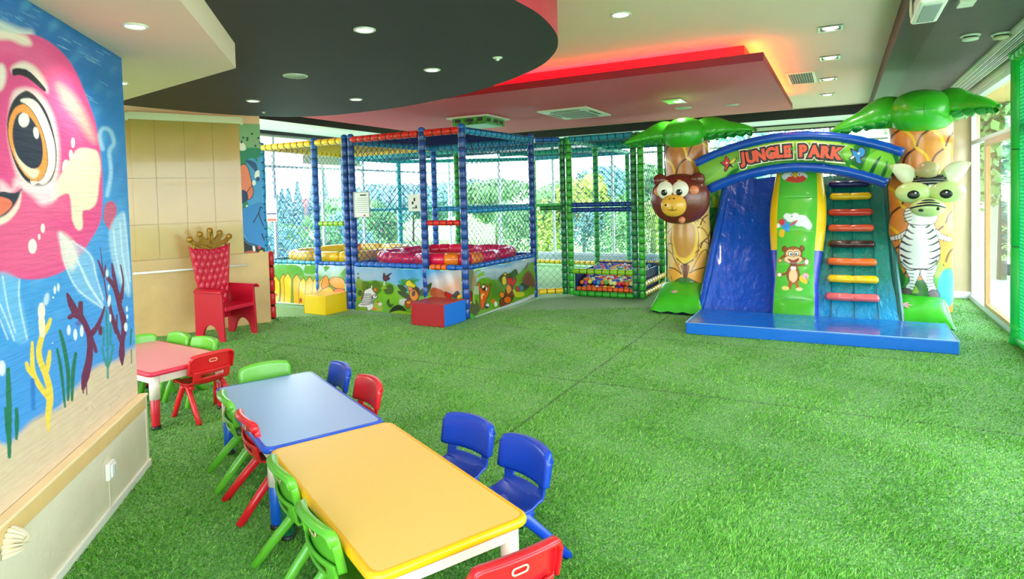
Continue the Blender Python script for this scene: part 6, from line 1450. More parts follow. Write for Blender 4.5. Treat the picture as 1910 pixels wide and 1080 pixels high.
# ---- animal heads
def obj_head_monkey():
    V0_ = 8.30; q = atv(1268, 371, V0_); cu, cz = q[0], q[2]
    br = vin('brown_vinyl', (112, 44, 34), 0.25); yl = vin('golden_muzzle_vinyl', (240, 180, 60), 0.25); wt = vin('eye_white_vinyl', (244, 240, 222), 0.25); bk = mat('eye_black', (12, 10, 12), 0.3); pe = vin('peach_vinyl', (230, 140, 96), 0.3)
    m = MB(); m.ell((cu, V0_, cz), (0.385, 0.16, 0.335), 44, 26, p=0.93); h = sb(m, 'monkey_head', br); h['label'] = 'brown monkey head with big white eyes'
    s_ = MB(); s_.sweep([(cu+0.30*math.cos(a), V0_-0.088, cz+0.255*math.sin(a)) for a in np.linspace(-1.9, 1.0, 30)], 0.004, 6)
    sb(s_, 'head_seam', vin('dark_brown_vinyl', (62, 22, 18)), h)
    for sg in (-1, 1): m = MB(); m.ell((cu+sg*0.245, V0_-0.05, cz+0.255), (0.095, 0.07, 0.085), 20, 12); sb(m, 'ear', br, h)
    for sg in (-1, 1): m = MB(); m.ell((cu+sg*0.225-0.02, V0_-0.115, cz+0.105), (0.07, 0.035, 0.065), 18, 12); sb(m, 'inner_ear', pe, h)
    for sg in (-1, 1):
        ex = cu-0.06+sg*0.098; m = MB(); m.ell((ex, V0_-0.135, cz+0.12), (0.112, 0.045, 0.118), 24, 14); e = sb(m, 'eye', wt, h)
        m = MB(); m.ell((ex-0.005+sg*0.0, V0_-0.172, cz+0.09), (0.043, 0.016, 0.043), 18, 10); p = sb(m, 'pupil', bk, h)
        m = MB(); m.ell((ex+0.016, V0_-0.187, cz+0.102), (0.011, 0.004, 0.011), 10, 6); sb(m, 'eye_glint', wt, h)
    m = MB(); m.ell((cu-0.04, V0_-0.18, cz-0.085), (0.165, 0.085, 0.145), 32, 18, p=0.9); mz = sb(m, 'muzzle', yl, h)
    m = MB()
    for x in (-0.075, 0.0): m.ell((cu+x-0.05, V0_-0.252, cz-0.075), (0.016, 0.012, 0.014), 12, 8)
    m.ell((cu-0.075, V0_-0.245, cz+0.005), (0.012, 0.012, 0.008), 10, 6); m.ell((cu-0.02, V0_-0.245, cz+0.008), (0.016, 0.012, 0.009), 10, 6)
    m.sweep([(cu-0.04+x, V0_-0.262+abs(x)**2*2.2, cz-0.145+3.5*x*x) for x in np.linspace(-0.10, 0.10, 14)], 0.004, 6); m.sweep([(cu-0.04, V0_-0.264, cz-0.145), (cu-0.042, V0_-0.266, cz-0.09)], 0.0035, 6)
    sb(m, 'face_lines', bk, h)
    m = MB(); m.ell((cu+0.05, V0_-0.12, cz-0.275), (0.045, 0.045, 0.045), 16, 10); sb(m, 'chin_knob', pe, h)
    for sg in (-1, 1): m = MB(); m.ell((cu-0.06+sg*0.085, V0_-0.135, cz+0.245), (0.03, 0.014, 0.009), 12, 6); sb(m, 'eyebrow', yl, h)
    m = MB(); m.box((cu+0.1, V0_+0.14, cz), (0.3, 0.22, 0.3)); sb(m, 'head_mount', br, h, bevel=0.04)
obj_head_monkey()
def obj_head_zebra():
    V0_ = 8.24; q = atv(1733, 362, V0_); cu, cz = q[0], q[2]
    pg = vin('pale_green_vinyl', (206, 222, 146), 0.25); wt = vin('white_vinyl', (242, 242, 232), 0.28); bk = mat('eye_black', (12, 10, 12), 0.3); bg_ = vin('beige_tuft_vinyl', (186, 166, 120), 0.3); blk = vin('black_vinyl', (18, 16, 20), 0.3)
    m = MB(); m.ell((cu, V0_+0.03, cz+0.06), (0.21, 0.15, 0.19), 32, 20); h = sb(m, 'zebra_head', wt); h['label'] = 'zebra head with pale green eyes and muzzle'
    # stripes round the brow
    s_ = MB()
    for k, (dz, r) in enumerate(((0.135, 0.012), (0.165, 0.014), (0.19, 0.012), (0.105, 0.010))):
        s_.sweep([(cu+0.205*math.sqrt(max(0.02, 1-(dz-0.06)**2/0.036))*math.sin(a)*1.02, V0_+0.03-0.152*math.sqrt(max(0.02, 1-(dz-0.06)**2/0.036))*math.cos(a), cz+dz+0.012*math.cos(a)) for a in np.linspace(-1.5, 1.5, 18)], (r*0.5, r), 8, up=(0, 1, 0)) if False else s_.sweep([(cu+0.205*math.sqrt(max(0.02, 1-(dz-0.06)**2/0.036))*math.sin(a)*1.02, V0_+0.03-0.152*math.sqrt(max(0.02, 1-(dz-0.06)**2/0.036))*math.cos(a), cz+dz+0.012*math.cos(a)) for a in np.linspace(-1.5, 1.5, 18)], r, 8)
    sb(s_, 'brow_stripe', blk, h)
    for sg in (-1, 1):
        m = MB(); m.ell((cu-0.005+sg*0.155, V0_-0.10, cz+0.02), (0.172, 0.085, 0.118), 30, 18); sb(m, 'eye', pg, h)
        m = MB(); m.ell((cu-0.005+sg*0.148-0.008, V0_-0.176, cz+0.0), (0.060, 0.018, 0.050), 20, 10); sb(m, 'pupil', bk, h)
        m = MB(); m.ell((cu-0.005+sg*0.14, V0_-0.193, cz+0.017), (0.010, 0.004, 0.010), 10, 6); sb(m, 'eye_glint', wt, h)
        # ears
        def ear(a, b, sg=sg):
            q_ = a; w = 0.105*(math.sin(PI*(q_*0.88+0.12)**0.85))**0.9; x = sg*(0.11+0.27*q_); z = 0.16+0.17*q_
            th_ = 2*PI*b; return (cu+x+sg*(-0.25)*w*math.cos(th_), V0_+0.0+0.03*math.sin(th_)*w/0.085-0.02, cz+z+w*math.cos(th_))
        m = MB(); m.grid(ear, 18, 16); e = sb(m, 'ear', pg, h)
        m = MB(); m.grid(lambda a, b, sg=sg: (lambda p: (cu+(p[0]-cu)*1.0, p[1]-0.012 if p[1] < V0_-0.02 else p[1], cz+0.02*0+(p[2]-cz)))(ear(0.15+a*0.7, b)), 12, 16); m.v = [(x, y, z) for x, y, z in m.v]; sb(m, 'inner_ear', vin('cream_inner', (236, 236, 206), 0.3), e)
    m = MB(); m.ell((cu-0.015, V0_-0.07, cz+0.265), (0.105, 0.075, 0.10), 24, 16); m.ell((cu-0.06, V0_-0.06, cz+0.25), (0.07, 0.06, 0.075), 18, 12); sb(m, 'forelock', bg_, h)
    m = MB(); m.ell((cu-0.03, V0_-0.16, cz-0.145), (0.165, 0.115, 0.105), 32, 18); mz = sb(m, 'muzzle', pg, h)
    s_ = MB()
    for k, dz in enumerate((0.03, 0.058, 0.082)):
        rx = 0.167*math.sqrt(max(0.05, 1-(dz/0.105)**2)); ry = 0.117*math.sqrt(max(0.05, 1-(dz/0.105)**2))
        s_.sweep([(cu-0.03+rx*math.sin(a), V0_-0.16-ry*math.cos(a), cz-0.145+dz-0.035*math.sin(a)**2) for a in np.linspace(-1.6, 1.6, 20)], 0.010, 8)
    sb(s_, 'muzzle_stripe', blk, mz)
    for c_, r_ in (((cu-0.10, V0_-0.258, cz-0.17), (0.028, 0.014, 0.016)), ((cu+0.05, V0_-0.255, cz-0.155), (0.018, 0.014, 0.02))): sb(MB().ell(c_, r_, 12, 8), 'nostril', blk, mz)
    sb(MB().ell((cu-0.03, V0_-0.175, cz+0.105), (0.014, 0.012, 0.012), 10, 6), 'brow_mark', blk, h)
    m = MB(); m.box((cu, V0_+0.14, cz), (0.2, 0.2, 0.25)); sb(m, 'head_mount', wt, h, bevel=0.04)
obj_head_zebra()
# ---- landing mat
mt = thing('landing_mat', 'long blue vinyl landing mat on the turf in front of the inflatable slide', 'mat', W(-0.28, 7.42), ROOM)
F0, F1 = UV(at(1279, 623)), UV(at(1790, 663))
m = MB(); x0, x1 = F0[0]+0.28, F1[0]+0.28
m.box(((x0+x1)/2, 0, 0.065), (x1-x0, 0.88, 0.13)); m.build('mat_body', mat('mat_blue_vinyl', (26, 112, 214), 0.2, coat=0.5, bump=0.012, bscale=4), mt, bevel=0.012, seg=3)
s_ = MB(); y0_ = -0.44
for (a, b) in (((x0, y0_, 0.13), (x1, y0_, 0.13)), ((x0, y0_, 0.13), (x0, 0.44, 0.13)), ((x1, y0_, 0.13), (x1, 0.44, 0.13))): s_.sweep([a, b], 0.004, 6)
s_.build('mat_piping', mat('piping_highlight_blue', (150, 200, 240), 0.4), mt)  # edge highlights painted in as a paler piping colour
# ================================================================== CEILING FITTINGS AND LAMPS
M_lens = mat('lamp_glow', (255, 244, 226), emit=9); M_chrome = mat('brushed_steel', (190, 190, 188), 0.3, metal=0.8)
def lamp_light(name, parent, loc, power, col=(1, 0.93, 0.82), angle=2.2):
    l = bpy.data.lights.new(name, 'SPOT'); l.energy = power; l.color = col; l.spot_size = angle; l.spot_blend = 0.8; l.shadow_soft_size = 0.05
    o = bpy.data.objects.new(name, l); COL.objects.link(o); o.parent = parent; o.location = loc; return o
def downlight(label, u, v, z, r, power=30, group='round downlights'):
    t = thing('downlight', label, 'ceiling light', W(u, v, z), ROOM, group)
    MB().lathe([(r*0.78, -0.002), (r*0.86, -0.010), (r, -0.006), (r*1.02, 0.0)], (0, 0, 0), 32).build('trim_ring', M_plas, t)
    MB().lathe([(0, -0.006), (r*0.76, -0.004), (r*0.79, -0.001)], (0, 0, 0), 28).build('lens', M_lens, t)
    lamp_light('lamp', t, (0, 0, -0.04), power); return t
for lb, px, py, z, r in (('round downlight in the cream soffit nearest the camera', 252, 48, 2.46, 0.058), ('round downlight in the cream soffit close to the painted wall corner', 224, 154, 2.46, 0.058),
                         ('round downlight in the charcoal ceiling, largest and closest to the camera', 680, 55, ZD, 0.066), ('round downlight in the charcoal ceiling between the large one and the curved edge sensor', 806, 130, ZD, 0.066),
                         ('round downlight in the charcoal ceiling above the red trampoline cage', 664, 185, ZD, 0.066), ('round downlight in the charcoal ceiling above the marble wall', 472, 188, ZD, 0.066),
                         ('round downlight in the cream ceiling right of the charcoal curve', 1158, 27, ZC, 0.085)):
    u_, v_ = UV(at(px, py, z)); downlight(lb, u_, v_, z, r)
def disc(name, label, cat, px, py, z, r, m_):
    u_, v_ = UV(at(px, py, z)); t = thing(name, label, cat, W(u_, v_, z), ROOM)
    MB().lathe([(r*0.86, -0.004), (r*0.92, -0.010), (r, -0.006), (r, 0)], (0, 0, 0), 32).build('rim', M_plas, t)
    MB().lathe([(0, -0.008), (r*0.86, -0.006)], (0, 0, 0), 28).build('grille', m_, t); return t
disc('ceiling_speaker', 'round white ceiling speaker in the charcoal ceiling', 'speaker', 551, 141, ZD, 0.098, mat('speaker_grille', (206, 208, 208), 0.6, bump=0.002, bscale=200))
disc('ceiling_speaker', 'round pale green disc in the rose ceiling beside the square lamp', 'speaker', 1275, 201, ZP, 0.125, mat('pale_green_grille', (190, 222, 178), 0.6))
disc('ceiling_speaker', 'round white disc in the rose ceiling near its right end', 'speaker', 1367, 195, ZP, 0.095, mat('white_grille', (232, 230, 232), 0.6))
u_, v_ = UV(at(928, 107, ZD)); t = thing('smoke_detector', 'small white sensor in the charcoal ceiling near its curved edge', 'smoke detector', W(u_, v_, ZD), ROOM)
MB().lathe([(0.036, 0), (0.036, -0.006), (0.03, -0.009), (0, -0.009)], (0, 0, 0), 24).build('base', M_plas, t); MB().lathe([(0.014, -0.008), (0.014, -0.02), (0.008, -0.026), (0, -0.026)], (0, 0, 0), 16).build('sensor', M_plas, t)
u_, v_ = UV(at(251+400/2.729*0+250, 210, ZD)); t = thing('sprinkler', 'tiny white ceiling nozzle at the edge of the charcoal ceiling above the mural strip', 'sprinkler', W(*UV(at(492, 209, ZD)), ZD), ROOM)
MB().lathe([(0.02, 0), (0.02, -0.005), (0.01, -0.01), (0.012, -0.016), (0, -0.018)], (0, 0, 0), 16).build('nozzle', M_plas, t)
for i, (px, py, lb) in enumerate(((1549, 52, 'square recessed spotlight in the cream ceiling, nearest of the row of four'), (1548, 107, 'square recessed spotlight in the cream ceiling, second of the row from the camera'), (1545, 147, 'square recessed spotlight in the cream ceiling beside the air vent'), (1543, 176, 'square recessed spotlight in the cream ceiling, farthest of the row near the black band'))):
    u_, v_ = UV(at(px, py, ZC)); t = thing('square_spotlight', lb, 'ceiling light', W(u_, v_, ZC), ROOM, 'row of square spotlights')
    m = MB(); s_ = 0.095
    for k in (-1, 1): m.box((k*s_, 0, -0.006), (0.022, 2*s_+0.022, 0.012)); m.box((0, k*s_, -0.006), (2*s_-0.022, 0.022, 0.012))
    m.build('frame', M_chrome, t, bevel=0.002); MB().box((0, 0, -0.002), (0.17, 0.17, 0.003)).build('recess', M_blackp, t)
    MB().lathe([(0, -0.010), (0.055, -0.008), (0.07, -0.003)], (0, 0, 0), 28).build('lens', M_lens, t); lamp_light('lamp', t, (0, 0, -0.04), 34)
u_, v_ = UV(at(1258, 188, ZP)); t = thing('square_spotlight', 'square lamp with yellow green face shining in the rose ceiling', 'ceiling light', W(u_, v_, ZP), ROOM)
MB().box((0, 0, -0.006), (0.25, 0.42, 0.012)).build('frame', M_chrome, t, bevel=0.002); MB().box((-0.02, 0, -0.0135), (0.2, 0.36, 0.003)).build('lamp_face', mat('yellow_green_face', (206, 222, 110), 0.4), t)
MB().lathe([(0, -0.022), (0.06, -0.018), (0.07, -0.012)], (0.05, 0.02, 0), 28).build('lens', M_lens, t); lamp_light('lamp', t, (0.05, 0.02, -0.05), 30)
# air conditioning cassette
t = thing('air_conditioner', 'white square air conditioning cassette in the rose ceiling', 'air conditioner', W(-3.57, 8.86, ZP), ROOM)
m = MB(); m.box((0, 0, -0.012), (0.78, 1.08, 0.024)); m.build('panel', M_plas, t, bevel=0.006)
gr = MB(); gr.box((0, 0, -0.027), (0.5, 0.56, 0.006)); go = gr.build('intake_grille', mat('grey_grille', (150, 148, 140), 0.5, bump=0.004, bscale=120), t)
for k in (-1, 1):
    MB().box((0, k*0.40, -0.026), (0.46, 0.05, 0.004)).build('air_slot', mat('dark_slot', (70, 66, 60), 0.5), t); MB().box((k*0.32, 0, -0.026), (0.04, 0.46, 0.004)).build('air_slot', MATS['dark_slot'], t)
# air vent
t = thing('air_vent', 'white rectangular air vent in the cream ceiling beside the square spotlights', 'vent', W(-0.45, 9.17, ZC), ROOM)
m = MB()
for k in (-1, 1): m.box((k*0.155, 0, -0.008), (0.035, 0.92, 0.016)); m.box((0, k*0.44, -0.008), (0.345, 0.035, 0.016))
m.build('frame', M_plas, t, bevel=0.003)
for k in range(9): MB().box((-0.12+0.03*k, 0, -0.006), (0.006, 0.86, 0.012)).build('blade', mat('vent_blade', (170, 176, 180), 0.4), t)
MB().box((0, 0, -0.001), (0.3, 0.86, 0.002)).build('backing', mat('vent_shadow', (90, 96, 104), 0.6), t)
# projector hung under the beam
t = thing('projector', 'white projector with dark side hung under the dark ceiling beam', 'projector', W(UV(at(1722, 46, 2.64))[0], UV(at(1722, 46, 2.64))[1]-0.30, ZS-0.02), ROOM)
bd = MB().box((0, 0, -0.19), (0.15, 0.56, 0.10)).build('body', M_plas, t, bevel=0.02, seg=3)
MB().box((0.078, 0, -0.19), (0.006, 0.52, 0.085)).build('side_panel', mat('dark_mauve_plastic', (84, 72, 74), 0.4), t, bevel=0.002)
MB().box((0, 0.0, -0.242), (0.09, 0.42, 0.006)).build('vent_panel', mat('grey_vent', (150, 156, 156), 0.5), t)
MB().lathe([(0.03, 0.0), (0.032, 0.012), (0.0, 0.014)], (0.078, 0.2, -0.19), 20, axis='x').build('lens', M_blackp, t)
MB().lathe([(0.02, 0), (0.02, -0.15)], (0, 0, 0), 14).build('mount', M_plas, t); MB().box((0, 0, -0.006), (0.16, 0.3, 0.012)).build('mount_plate', M_plas, t)
MB().lathe([(0, -0.006), (0.055, -0.004), (0.06, 0.0)], (-0.085, 0.1, -0.17), 20, axis='x').build('knob', M_plas, t)
t = thing('ceiling_bracket', 'white folded bracket on the dark ceiling beside the projector, cut by the frame edge', 'bracket', W(0.80, 5.48, ZS+0.02), ROOM)
MB().box((0, 0, -0.03), (0.10, 0.16, 0.06)).build('bracket_body', M_plas, t, bevel=0.006); MB().box((0.07, 0, -0.02), (0.05, 0.1, 0.04)).build('plug', M_blackp, t, bevel=0.004)
for px, py, lb, dark in ((1810, 69, 'round white smoke detector on the grey ceiling strip', 0), (1868, 66, 'beige round sensor on the grey ceiling next to the window blind', 1)):
    u_, v_ = UV(at(px, py, ZS)); t = thing('smoke_detector', lb, 'smoke detector', W(u_, v_, ZS+0.02), ROOM)
    MB().lathe([(0.075, 0), (0.078, -0.012), (0.07, -0.02)], (0, 0, 0), 28).build('base', M_plas, t)
    MB().lathe([(0.055, -0.018), (0.055, -0.034), (0, -0.034)], (0, 0, 0), 24).build('smoke_gap', M_blackp, t)
    MB().lathe([(0.066, -0.032), (0.06, -0.048), (0, -0.052)], (0, 0, 0), 28).build('cover', mat('beige_plastic', (206, 196, 160), 0.4) if dark else M_plas, t)
# stacked vertical window blind along the right lintel
t = thing('window_blind', 'long bundled white window blind track above the right glass doors', 'window blind', W(1.40, 6.4, ZS+0.02), ROOM)
MB().box((0, 0, -0.012), (0.16, 7.8, 0.024)).build('track', M_plas, t)
for k in range(7): MB().box((-0.06+0.022*k, 0, -0.045-0.004*k), (0.008, 7.8, 0.045)).build('slat', mat('blind_slat_%d' % (k % 2), ((236, 234, 226), (186, 184, 176))[k % 2], 0.5), t)
MB().sweep([(0.085, -3.9, -0.07), (0.085, 3.9, -0.07)], 0.014, 8).build('bottom_rod', mat('grey_rod', (120, 112, 104), 0.4), t)
# roller blind at the left windows, pale green curtain rail at the back
t = thing('window_blind', 'cream roller blind half lowered at the left window behind the yellow cage', 'window blind', W(UL+0.14, 9.4, 2.42), ROOM)
MB().sweep([(0, -0.8, 0.07), (0, 0.8, 0.07)], 0.03, 12).build('roller', mat('cream_blind', (232, 226, 196), 0.6), t); MB().box((0, 0, 0), (0.012, 1.6, 0.13)).build('fabric', MATS['cream_blind'], t); MB().sweep([(0, -0.8, -0.07), (0, 0.8, -0.07)], 0.014, 8).build('bottom_bar', MATS['cream_blind'], t)
t = thing('curtain_rail', 'pale green curtain rail along the top of the back windows', 'curtain rail', W(-2.4, VB-0.16, 2.84), ROOM)
MB().box((0, 0, 0), (8.0, 0.07, 0.07)).build('rail', mat('pale_green_rail', (206, 214, 180), 0.5), t, bevel=0.01); MB().box((0, 0.02, -0.05), (8.0, 0.03, 0.03)).build('groove', mat('dark_groove', (70, 66, 60), 0.6), t)

# ================================================================== GREEN NET ENCLOSURE AT THE RIGHT
gp = thing('net_enclosure', 'tall bright green padded net enclosure beside the right glass doors', 'net enclosure', W(1.53, 7.66), ROOM)
GM = [mat('emerald_foam', (14, 196, 70), 0.4, coat=0.1), mat('emerald_tie', (10, 120, 50), 0.5)]
def _gp(p, q, r=0.06, seg=0.9): return padded(p, q, r, seg)
_gp((0, 0, 0.02), (0, 0, 2.86), 0.062, 0.92).build('post', GM, gp); _gp((0, -3.0, 0.02), (0, -3.0, 2.86), 0.062, 0.92).build('post', GM, gp)
_gp((0, 0, 0.05), (0, -3.0, 0.05), 0.045, 0.5).build('bottom_rail', GM, gp); _gp((0, 0, 2.82), (0, -3.0, 2.82), 0.07, 0.16).build('top_rail', GM, gp)
MB().ell((0, 0, 2.84), (0.085, 0.085, 0.07), 18, 12).build('corner_cap', GM[0], gp); MB().lathe([(0.072, 0.0), (0.075, 0.02), (0.06, 0.14), (0.066, 0.2)], (0, 0, 0), 16).build('foot', GM[0], gp)
m = MB(); A_, B_ = 2.95, 2.75
for k in range(1, 84): m.sweep([(0.0, -k*0.035, 0.05), (0.0, -k*0.035, 2.8)], 0.0045, 4, caps=False)
for k in range(1, 78): m.sweep([(0.002, -0.03, 0.05+k*0.035), (0.002, -2.97, 0.05+k*0.035)], 0.0045, 4, caps=False)
m.build('net', mat('emerald_net', (10, 206, 120), 0.6), gp)

# ================================================================== OUTSIDE
M_path = mat('pale_paving', (226, 222, 212), 0.8, var=0.05, vscale=2); M_lawn = mat('lawn', (150, 186, 96), 0.9, var=0.25, vscale=1.2)
struct(place(MB().box((-10, 20, -0.35), (120, 140, 0.2)).build('ground', M_lawn)))
struct(place(MB().box((-3.8, 14.9, -0.2), (14, 2.0, 0.3)).build('terrace', M_path))); struct(place(MB().box((3.4, 6, -0.2), (3.4, 22, 0.3)).build('terrace', M_path))); struct(place(MB().box((-10.6, 6, -0.2), (2.6, 24, 0.3)).build('terrace', M_path)))
struct(place(MB().box((2.1, 6.5, 2.95), (0.8, 16, 0.16)).build('eaves', mat('ochre_soffit', (226, 196, 130), 0.6, var=0.05))))
def leafcloud(blobs, n, size, seed):
    r = np.random.RandomState(seed); vs = []; per = max(1, n//len(blobs))
    for (c_, rad) in blobs:
        d = r.normal(size=(per, 3)); d /= np.linalg.norm(d, axis=1)[:, None]; q = np.array(c_)+d*np.array(rad)*(r.uniform(0.55, 1, (per, 1))**0.5)
        a = r.normal(size=(per, 3)); a /= np.linalg.norm(a, axis=1)[:, None]; b = np.cross(a, d); b /= np.linalg.norm(b, axis=1)[:, None]+1e-9
        s_ = size*r.uniform(0.6, 1.3, (per, 1)); vs.append(np.stack([q-a*s_, q+b*s_*0.6, q+a*s_, q-b*s_*0.6], 1).reshape(-1, 3))
    return np.concatenate(vs)
def quads_obj(name, V, m_, parent=None):
    me = bpy.data.meshes.new(name); F = np.arange(len(V)).reshape(-1, 4); me.vertices.add(len(V)); me.vertices.foreach_set('co', V.ravel())
    me.loops.add(F.size); me.loops.foreach_set('vertex_index', F.ravel().astype(np.int32)); me.polygons.add(len(F)); me.polygons.foreach_set('loop_start', np.arange(0, F.size, 4, dtype=np.int32)); me.polygons.foreach_set('loop_total', np.full(len(F), 4, dtype=np.int32))
    me.update(calc_edges=True); me.materials.append(m_); o = bpy.data.objects.new(name, me); COL.objects.link(o)
    if parent is not None: o.parent = parent
    return o
def leafm(name, rgb): return mat(name, rgb, 0.7, var=0.25, vscale=3)
L_cyp = leafm('hazy_cypress_leaf', (112, 150, 150)); L_dk = leafm('shrub_leaf', (96, 146, 76)); L_yel = leafm('yellow_green_leaf', (186, 206, 84)); L_mid = leafm('mid_leaf', (126, 176, 104)); L_blue = leafm('hazy_blue_green_leaf', (118, 166, 160)); M_bark = mat('bark', (120, 96, 78), 0.8, bump=0.01, bscale=20)  # pale leaf colours have the outdoor haze mixed into them
def tree(label, pos, h, r, m_, kind='round', n=2200, size=0.12, seed=1, group='trees outside the windows'):
    t = thing('cypress_tree' if kind == 'cypress' else 'tree', label, 'tree', (pos[0], pos[1], -0.25), 0, group)
    rr = random.Random(seed)
    if kind == 'cypress': bl = [((0, 0, h*(0.12+0.8*k/8)), (r*(1-(k/8)**1.3)+0.08, r*(1-(k/8)**1.3)+0.08, h*0.10)) for k in range(9)]; n = n//2
    else: bl = [((rr.uniform(-.55, .55)*r, rr.uniform(-.55, .55)*r, h*rr.uniform(0.45, 0.85)), (r*0.5, r*0.5, h*0.16)) for k in range(9)]
    quads_obj('crown', leafcloud(bl, n, size, seed), m_, t)
    MB().sweep([(0, 0, 0), (0.03, 0, h*0.35), (0, 0.02, h*0.7)], [0.05*h/3, 0.04*h/3, 0.015*h/3], 8).build('trunk', M_bark, t)
    return t
def gpos(px, dist):
    d = _F + _R*(px-CX)/FPX; d = d[:2]/np.linalg.norm(d[:2]); return d*dist
k = 0
names_c = ['leftmost cypress tree seen through the left windows', 'second cypress from the left beyond the yellow cage', 'third cypress from the left beyond the yellow cage', 'tall cypress just left of the small brick building', 'slim cypress right of the small brick building', 'cypress behind the right post of the yellow cage']
for lb, (px, top) in zip(names_c, ((518, 362), (528, 352), (540, 350), (557, 340), (587, 330), (606, 318))):
    D_2 = 42; p = gpos(px, D_2); h = 1.57+(378-top)/FPX*D_2+0.25; tree(lb, p, h, 0.42, L_cyp, 'cypress', 2400, 0.10, 10+k, 'cypress trees outside'); k += 1
for lb, px, D_2, top, r, m_ in (('pale round tree behind the two blue corner posts', 640, 24, 355, 1.5, L_mid), ('pale blue green tree seen through the left half of the red cage', 700, 26, 330, 1.9, L_blue), ('pale blue green tree seen through the middle of the red cage', 770, 28, 320, 2.0, L_blue), ('tree behind the right half of the red cage', 850, 27, 322, 1.9, L_blue),
                                ('leafy tree behind the right corner post of the red cage', 925, 24, 328, 1.8, L_mid), ('green tree left of the ball pit posts', 1020, 20, 330, 1.2, L_mid), ('yellow green conical tree seen through the ball pit cage', 1088, 19, 312, 0.8, L_yel), ('pale tree behind the upper net of the ball pit cage', 1140, 24, 300, 1.5, L_blue), ('tree right of the ball pit cage', 1215, 20, 300, 1.2, L_mid),
                                ('pale tree seen above the arch lettering', 1440, 26, 215, 2.2, L_blue), ('pale tree outside the right glass door', 1822, 15.5, 60, 1.6, L_mid), ('bushy tree outside the open wooden door leaf', 1868, 13.5, 120, 1.5, L_mid)):
    p = gpos(px, D_2); tree(lb, p, 1.57+(368-top)/FPX*D_2*0.95+0.25, r, m_, 'round', 3600, 0.10, 30+k); k += 1
# shrubs making the hedges
hz_n = 0
def shrub(label, p, r, h, m_, flowers=None, seed=1):
    t = thing('shrub', label, 'shrub', (p[0], p[1], -0.25), 0, 'shrubs outside the windows')
    rr = random.Random(seed); bl = [((rr.uniform(-.5, .5)*r, rr.uniform(-.5, .5)*r, h*rr.uniform(0.25, 0.75)), (r*0.6, r*0.6, h*0.28)) for q in range(6)]
    quads_obj('foliage', leafcloud(bl, 2000, 0.05, seed), m_, t)
    if flowers: quads_obj('blossom', leafcloud(bl, 130, 0.035, seed+9), mat('blossom_%d_%d' % flowers[:2], flowers, 0.6), t)
words = ['first', 'second', 'third', 'fourth', 'fifth', 'sixth', 'seventh', 'eighth', 'ninth', 'tenth']
for i, u_ in enumerate(np.linspace(5.2, 14.2, 10)):
    shrub('%s hedge shrub from the throne end outside the left windows' % words[i], W(-12.4+0.3*math.sin(i*2.1), u_+1.0), 0.75, 1.55+0.1*math.sin(i), (L_dk, L_blue, L_mid)[i % 3], ((236, 150, 160), (240, 220, 120), (250, 244, 240))[i % 3], 100+i)
for i, u_ in enumerate(np.linspace(-9.0, 1.4, 10)):
    shrub('%s hedge shrub from the left corner outside the back windows' % words[i], W(u_, 17.2+0.35*math.sin(i*1.7)), 0.8, 1.75+0.15*math.sin(i*2), (L_mid, L_yel, L_blue)[i % 3], ((250, 246, 240), (240, 220, 140), (236, 160, 160))[i % 3], 130+i)
for i, v_ in enumerate((8.5, 11.0, 13.5)): shrub('%s low shrub outside the right glass doors' % words[i], W(5.6, v_), 0.8, 1.3, (L_mid, L_yel, L_blue)[i], None, 160+i)
# small brick building far beyond the left windows
MB_p = MB().box((0, 0, 1.5), (0.45, 0.45, 3.1)); struct(place(MB_p.build('pillar', M_white), 2.2, 13.75))
for k_, v_ in enumerate((14.5, 17.5, 20.5)): tree('%s leafy tree beyond the terrace outside the right glass doors' % words[k_], W(6.5+k_, v_), 4.2, 1.8, (L_mid, L_yel, L_mid)[k_], 'round', 4200, 0.10, 300+k_)
p = gpos(573, 48); t = thing('building', 'small brick coloured building between cypress trees far outside', 'building', (p[0], p[1], -0.25), 0.2)
MB().box((0, 0, 1.1), (1.1, 2.0, 2.2)).build('wall', mat('far_brick', (176, 110, 110), 0.8, var=0.1), t); MB().prism([(-0.75, -1.1), (0.75, -1.1), (0.75, 1.1), (-0.75, 1.1)], 2.2, 2.4).build('roof', mat('far_roof', (196, 196, 200), 0.8), t)
for k in (-0.25, 0.25): MB().box((k, -1.01, 1.2), (0.25, 0.03, 0.9)).build('window', mat('far_window', (96, 110, 130), 0.4), t)

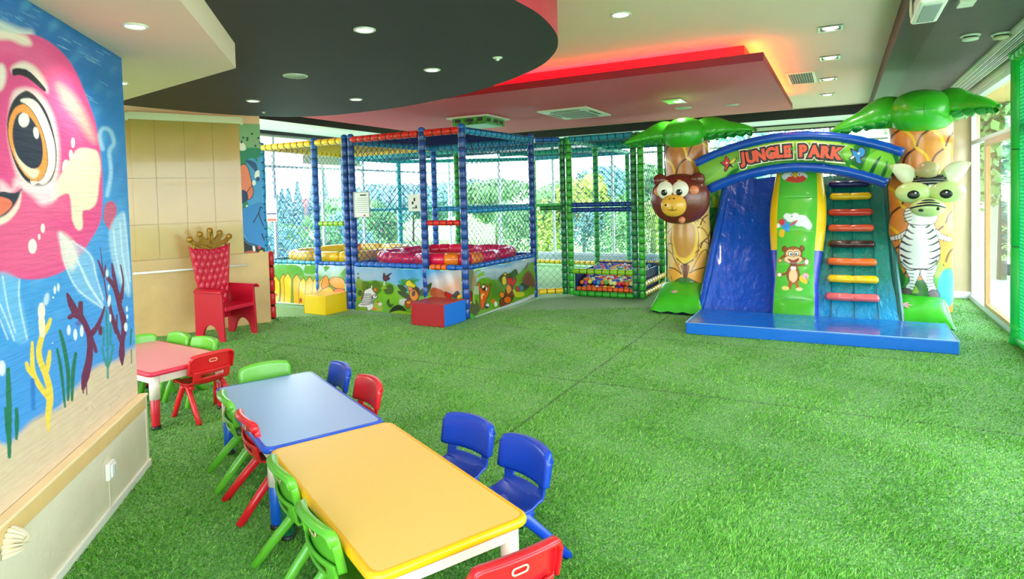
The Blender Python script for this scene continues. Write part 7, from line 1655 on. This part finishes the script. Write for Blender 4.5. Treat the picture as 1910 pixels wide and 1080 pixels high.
# ================================================================== TURF BLADES NEAR THE CAMERA
def turf():
    r = np.random.RandomState(5); P = []; 
    N = 430000
    # sample distance with falling density, angle inside the view
    d = 2.25*np.exp(r.uniform(0, 1, N)**1.05*math.log(8.6/2.25)); a = r.uniform(-0.80, 0.80, N); x = d*np.tan(a*0.92); y = d
    x = x+0.0; q = np.stack([x, y], 1)
    s_ = (q-WB) @ WD; o_ = (q-WB) @ WN; keep = ~((o_ < 0.01) & (s_ > -0.05)); uu = q @ _u; keep &= (uu < 1.55) & (uu > -8.9)
    ps = (q-PL) @ PN; keep &= (ps > 0.04) | ((q-PL) @ PD > PLEN+0.05); q = q[keep]; n = len(q)
    dist = np.linalg.norm(q, axis=1); h = r.uniform(0.009, 0.019, n)*(0.8+0.25*np.sin(q[:, 0]*7+np.sin(q[:, 1]*5)*2)); w = 0.0011+0.0004*dist
    an = r.uniform(0, 2*PI, n); lean_a = 0.8*np.sin(q[:, 0]*3.1+q[:, 1]*1.7)+r.normal(0, 1.0, n)+ROOM; ln = r.uniform(0.3, 1.5, n)*h
    b = np.stack([np.cos(an), np.sin(an)], 1)*w[:, None]; z0 = np.zeros(n)
    v0 = np.stack([q[:, 0]-b[:, 0], q[:, 1]-b[:, 1], z0], 1); v1 = np.stack([q[:, 0]+b[:, 0], q[:, 1]+b[:, 1], z0], 1); v2 = np.stack([q[:, 0]+np.cos(lean_a)*ln, q[:, 1]+np.sin(lean_a)*ln, h], 1)
    V = np.stack([v0, v1, v2], 1).reshape(-1, 3)
    me = bpy.data.meshes.new('turf_blades'); me.vertices.add(len(V)); me.vertices.foreach_set('co', V.ravel())
    me.loops.add(len(V)); me.loops.foreach_set('vertex_index', np.arange(len(V), dtype=np.int32)); me.polygons.add(n); me.polygons.foreach_set('loop_start', np.arange(0, 3*n, 3, dtype=np.int32)); me.polygons.foreach_set('loop_total', np.full(n, 3, dtype=np.int32))
    me.update(calc_edges=True)
    base = np.stack([lin(c_) for c_ in ((84, 162, 44), (116, 192, 62), (144, 212, 84), (56, 128, 32), (178, 222, 116))]); ci = r.choice(5, n, p=[.3, .3, .18, .14, .08]); cc_ = base[ci]
    seamd = np.minimum(np.minimum(abs(q @ _u+1.97), abs(q @ _v-4.86)), abs(q @ _v-6.62)); cc_ = cc_*np.where(seamd < 0.012, 0.45, 1.0)[:, None]
    C3 = np.stack([cc_*0.55, cc_*0.55, cc_*1.15], 1).reshape(-1, 3) if False else np.repeat(cc_, 3, 0)
    at_ = me.color_attributes.new('paint', 'FLOAT_COLOR', 'POINT'); at_.data.foreach_set('color', np.concatenate([C3, np.ones((len(C3), 1))], 1).ravel())
    me.materials.append(mat('turf_fibre', attr=True, rough=0.55, spec=0.3)); o = bpy.data.objects.new('turf_blades', me); COL.objects.link(o)
    return tag(o, 'short artificial grass fibres covering the near floor', 'artificial grass', None, 'stuff')
turf()
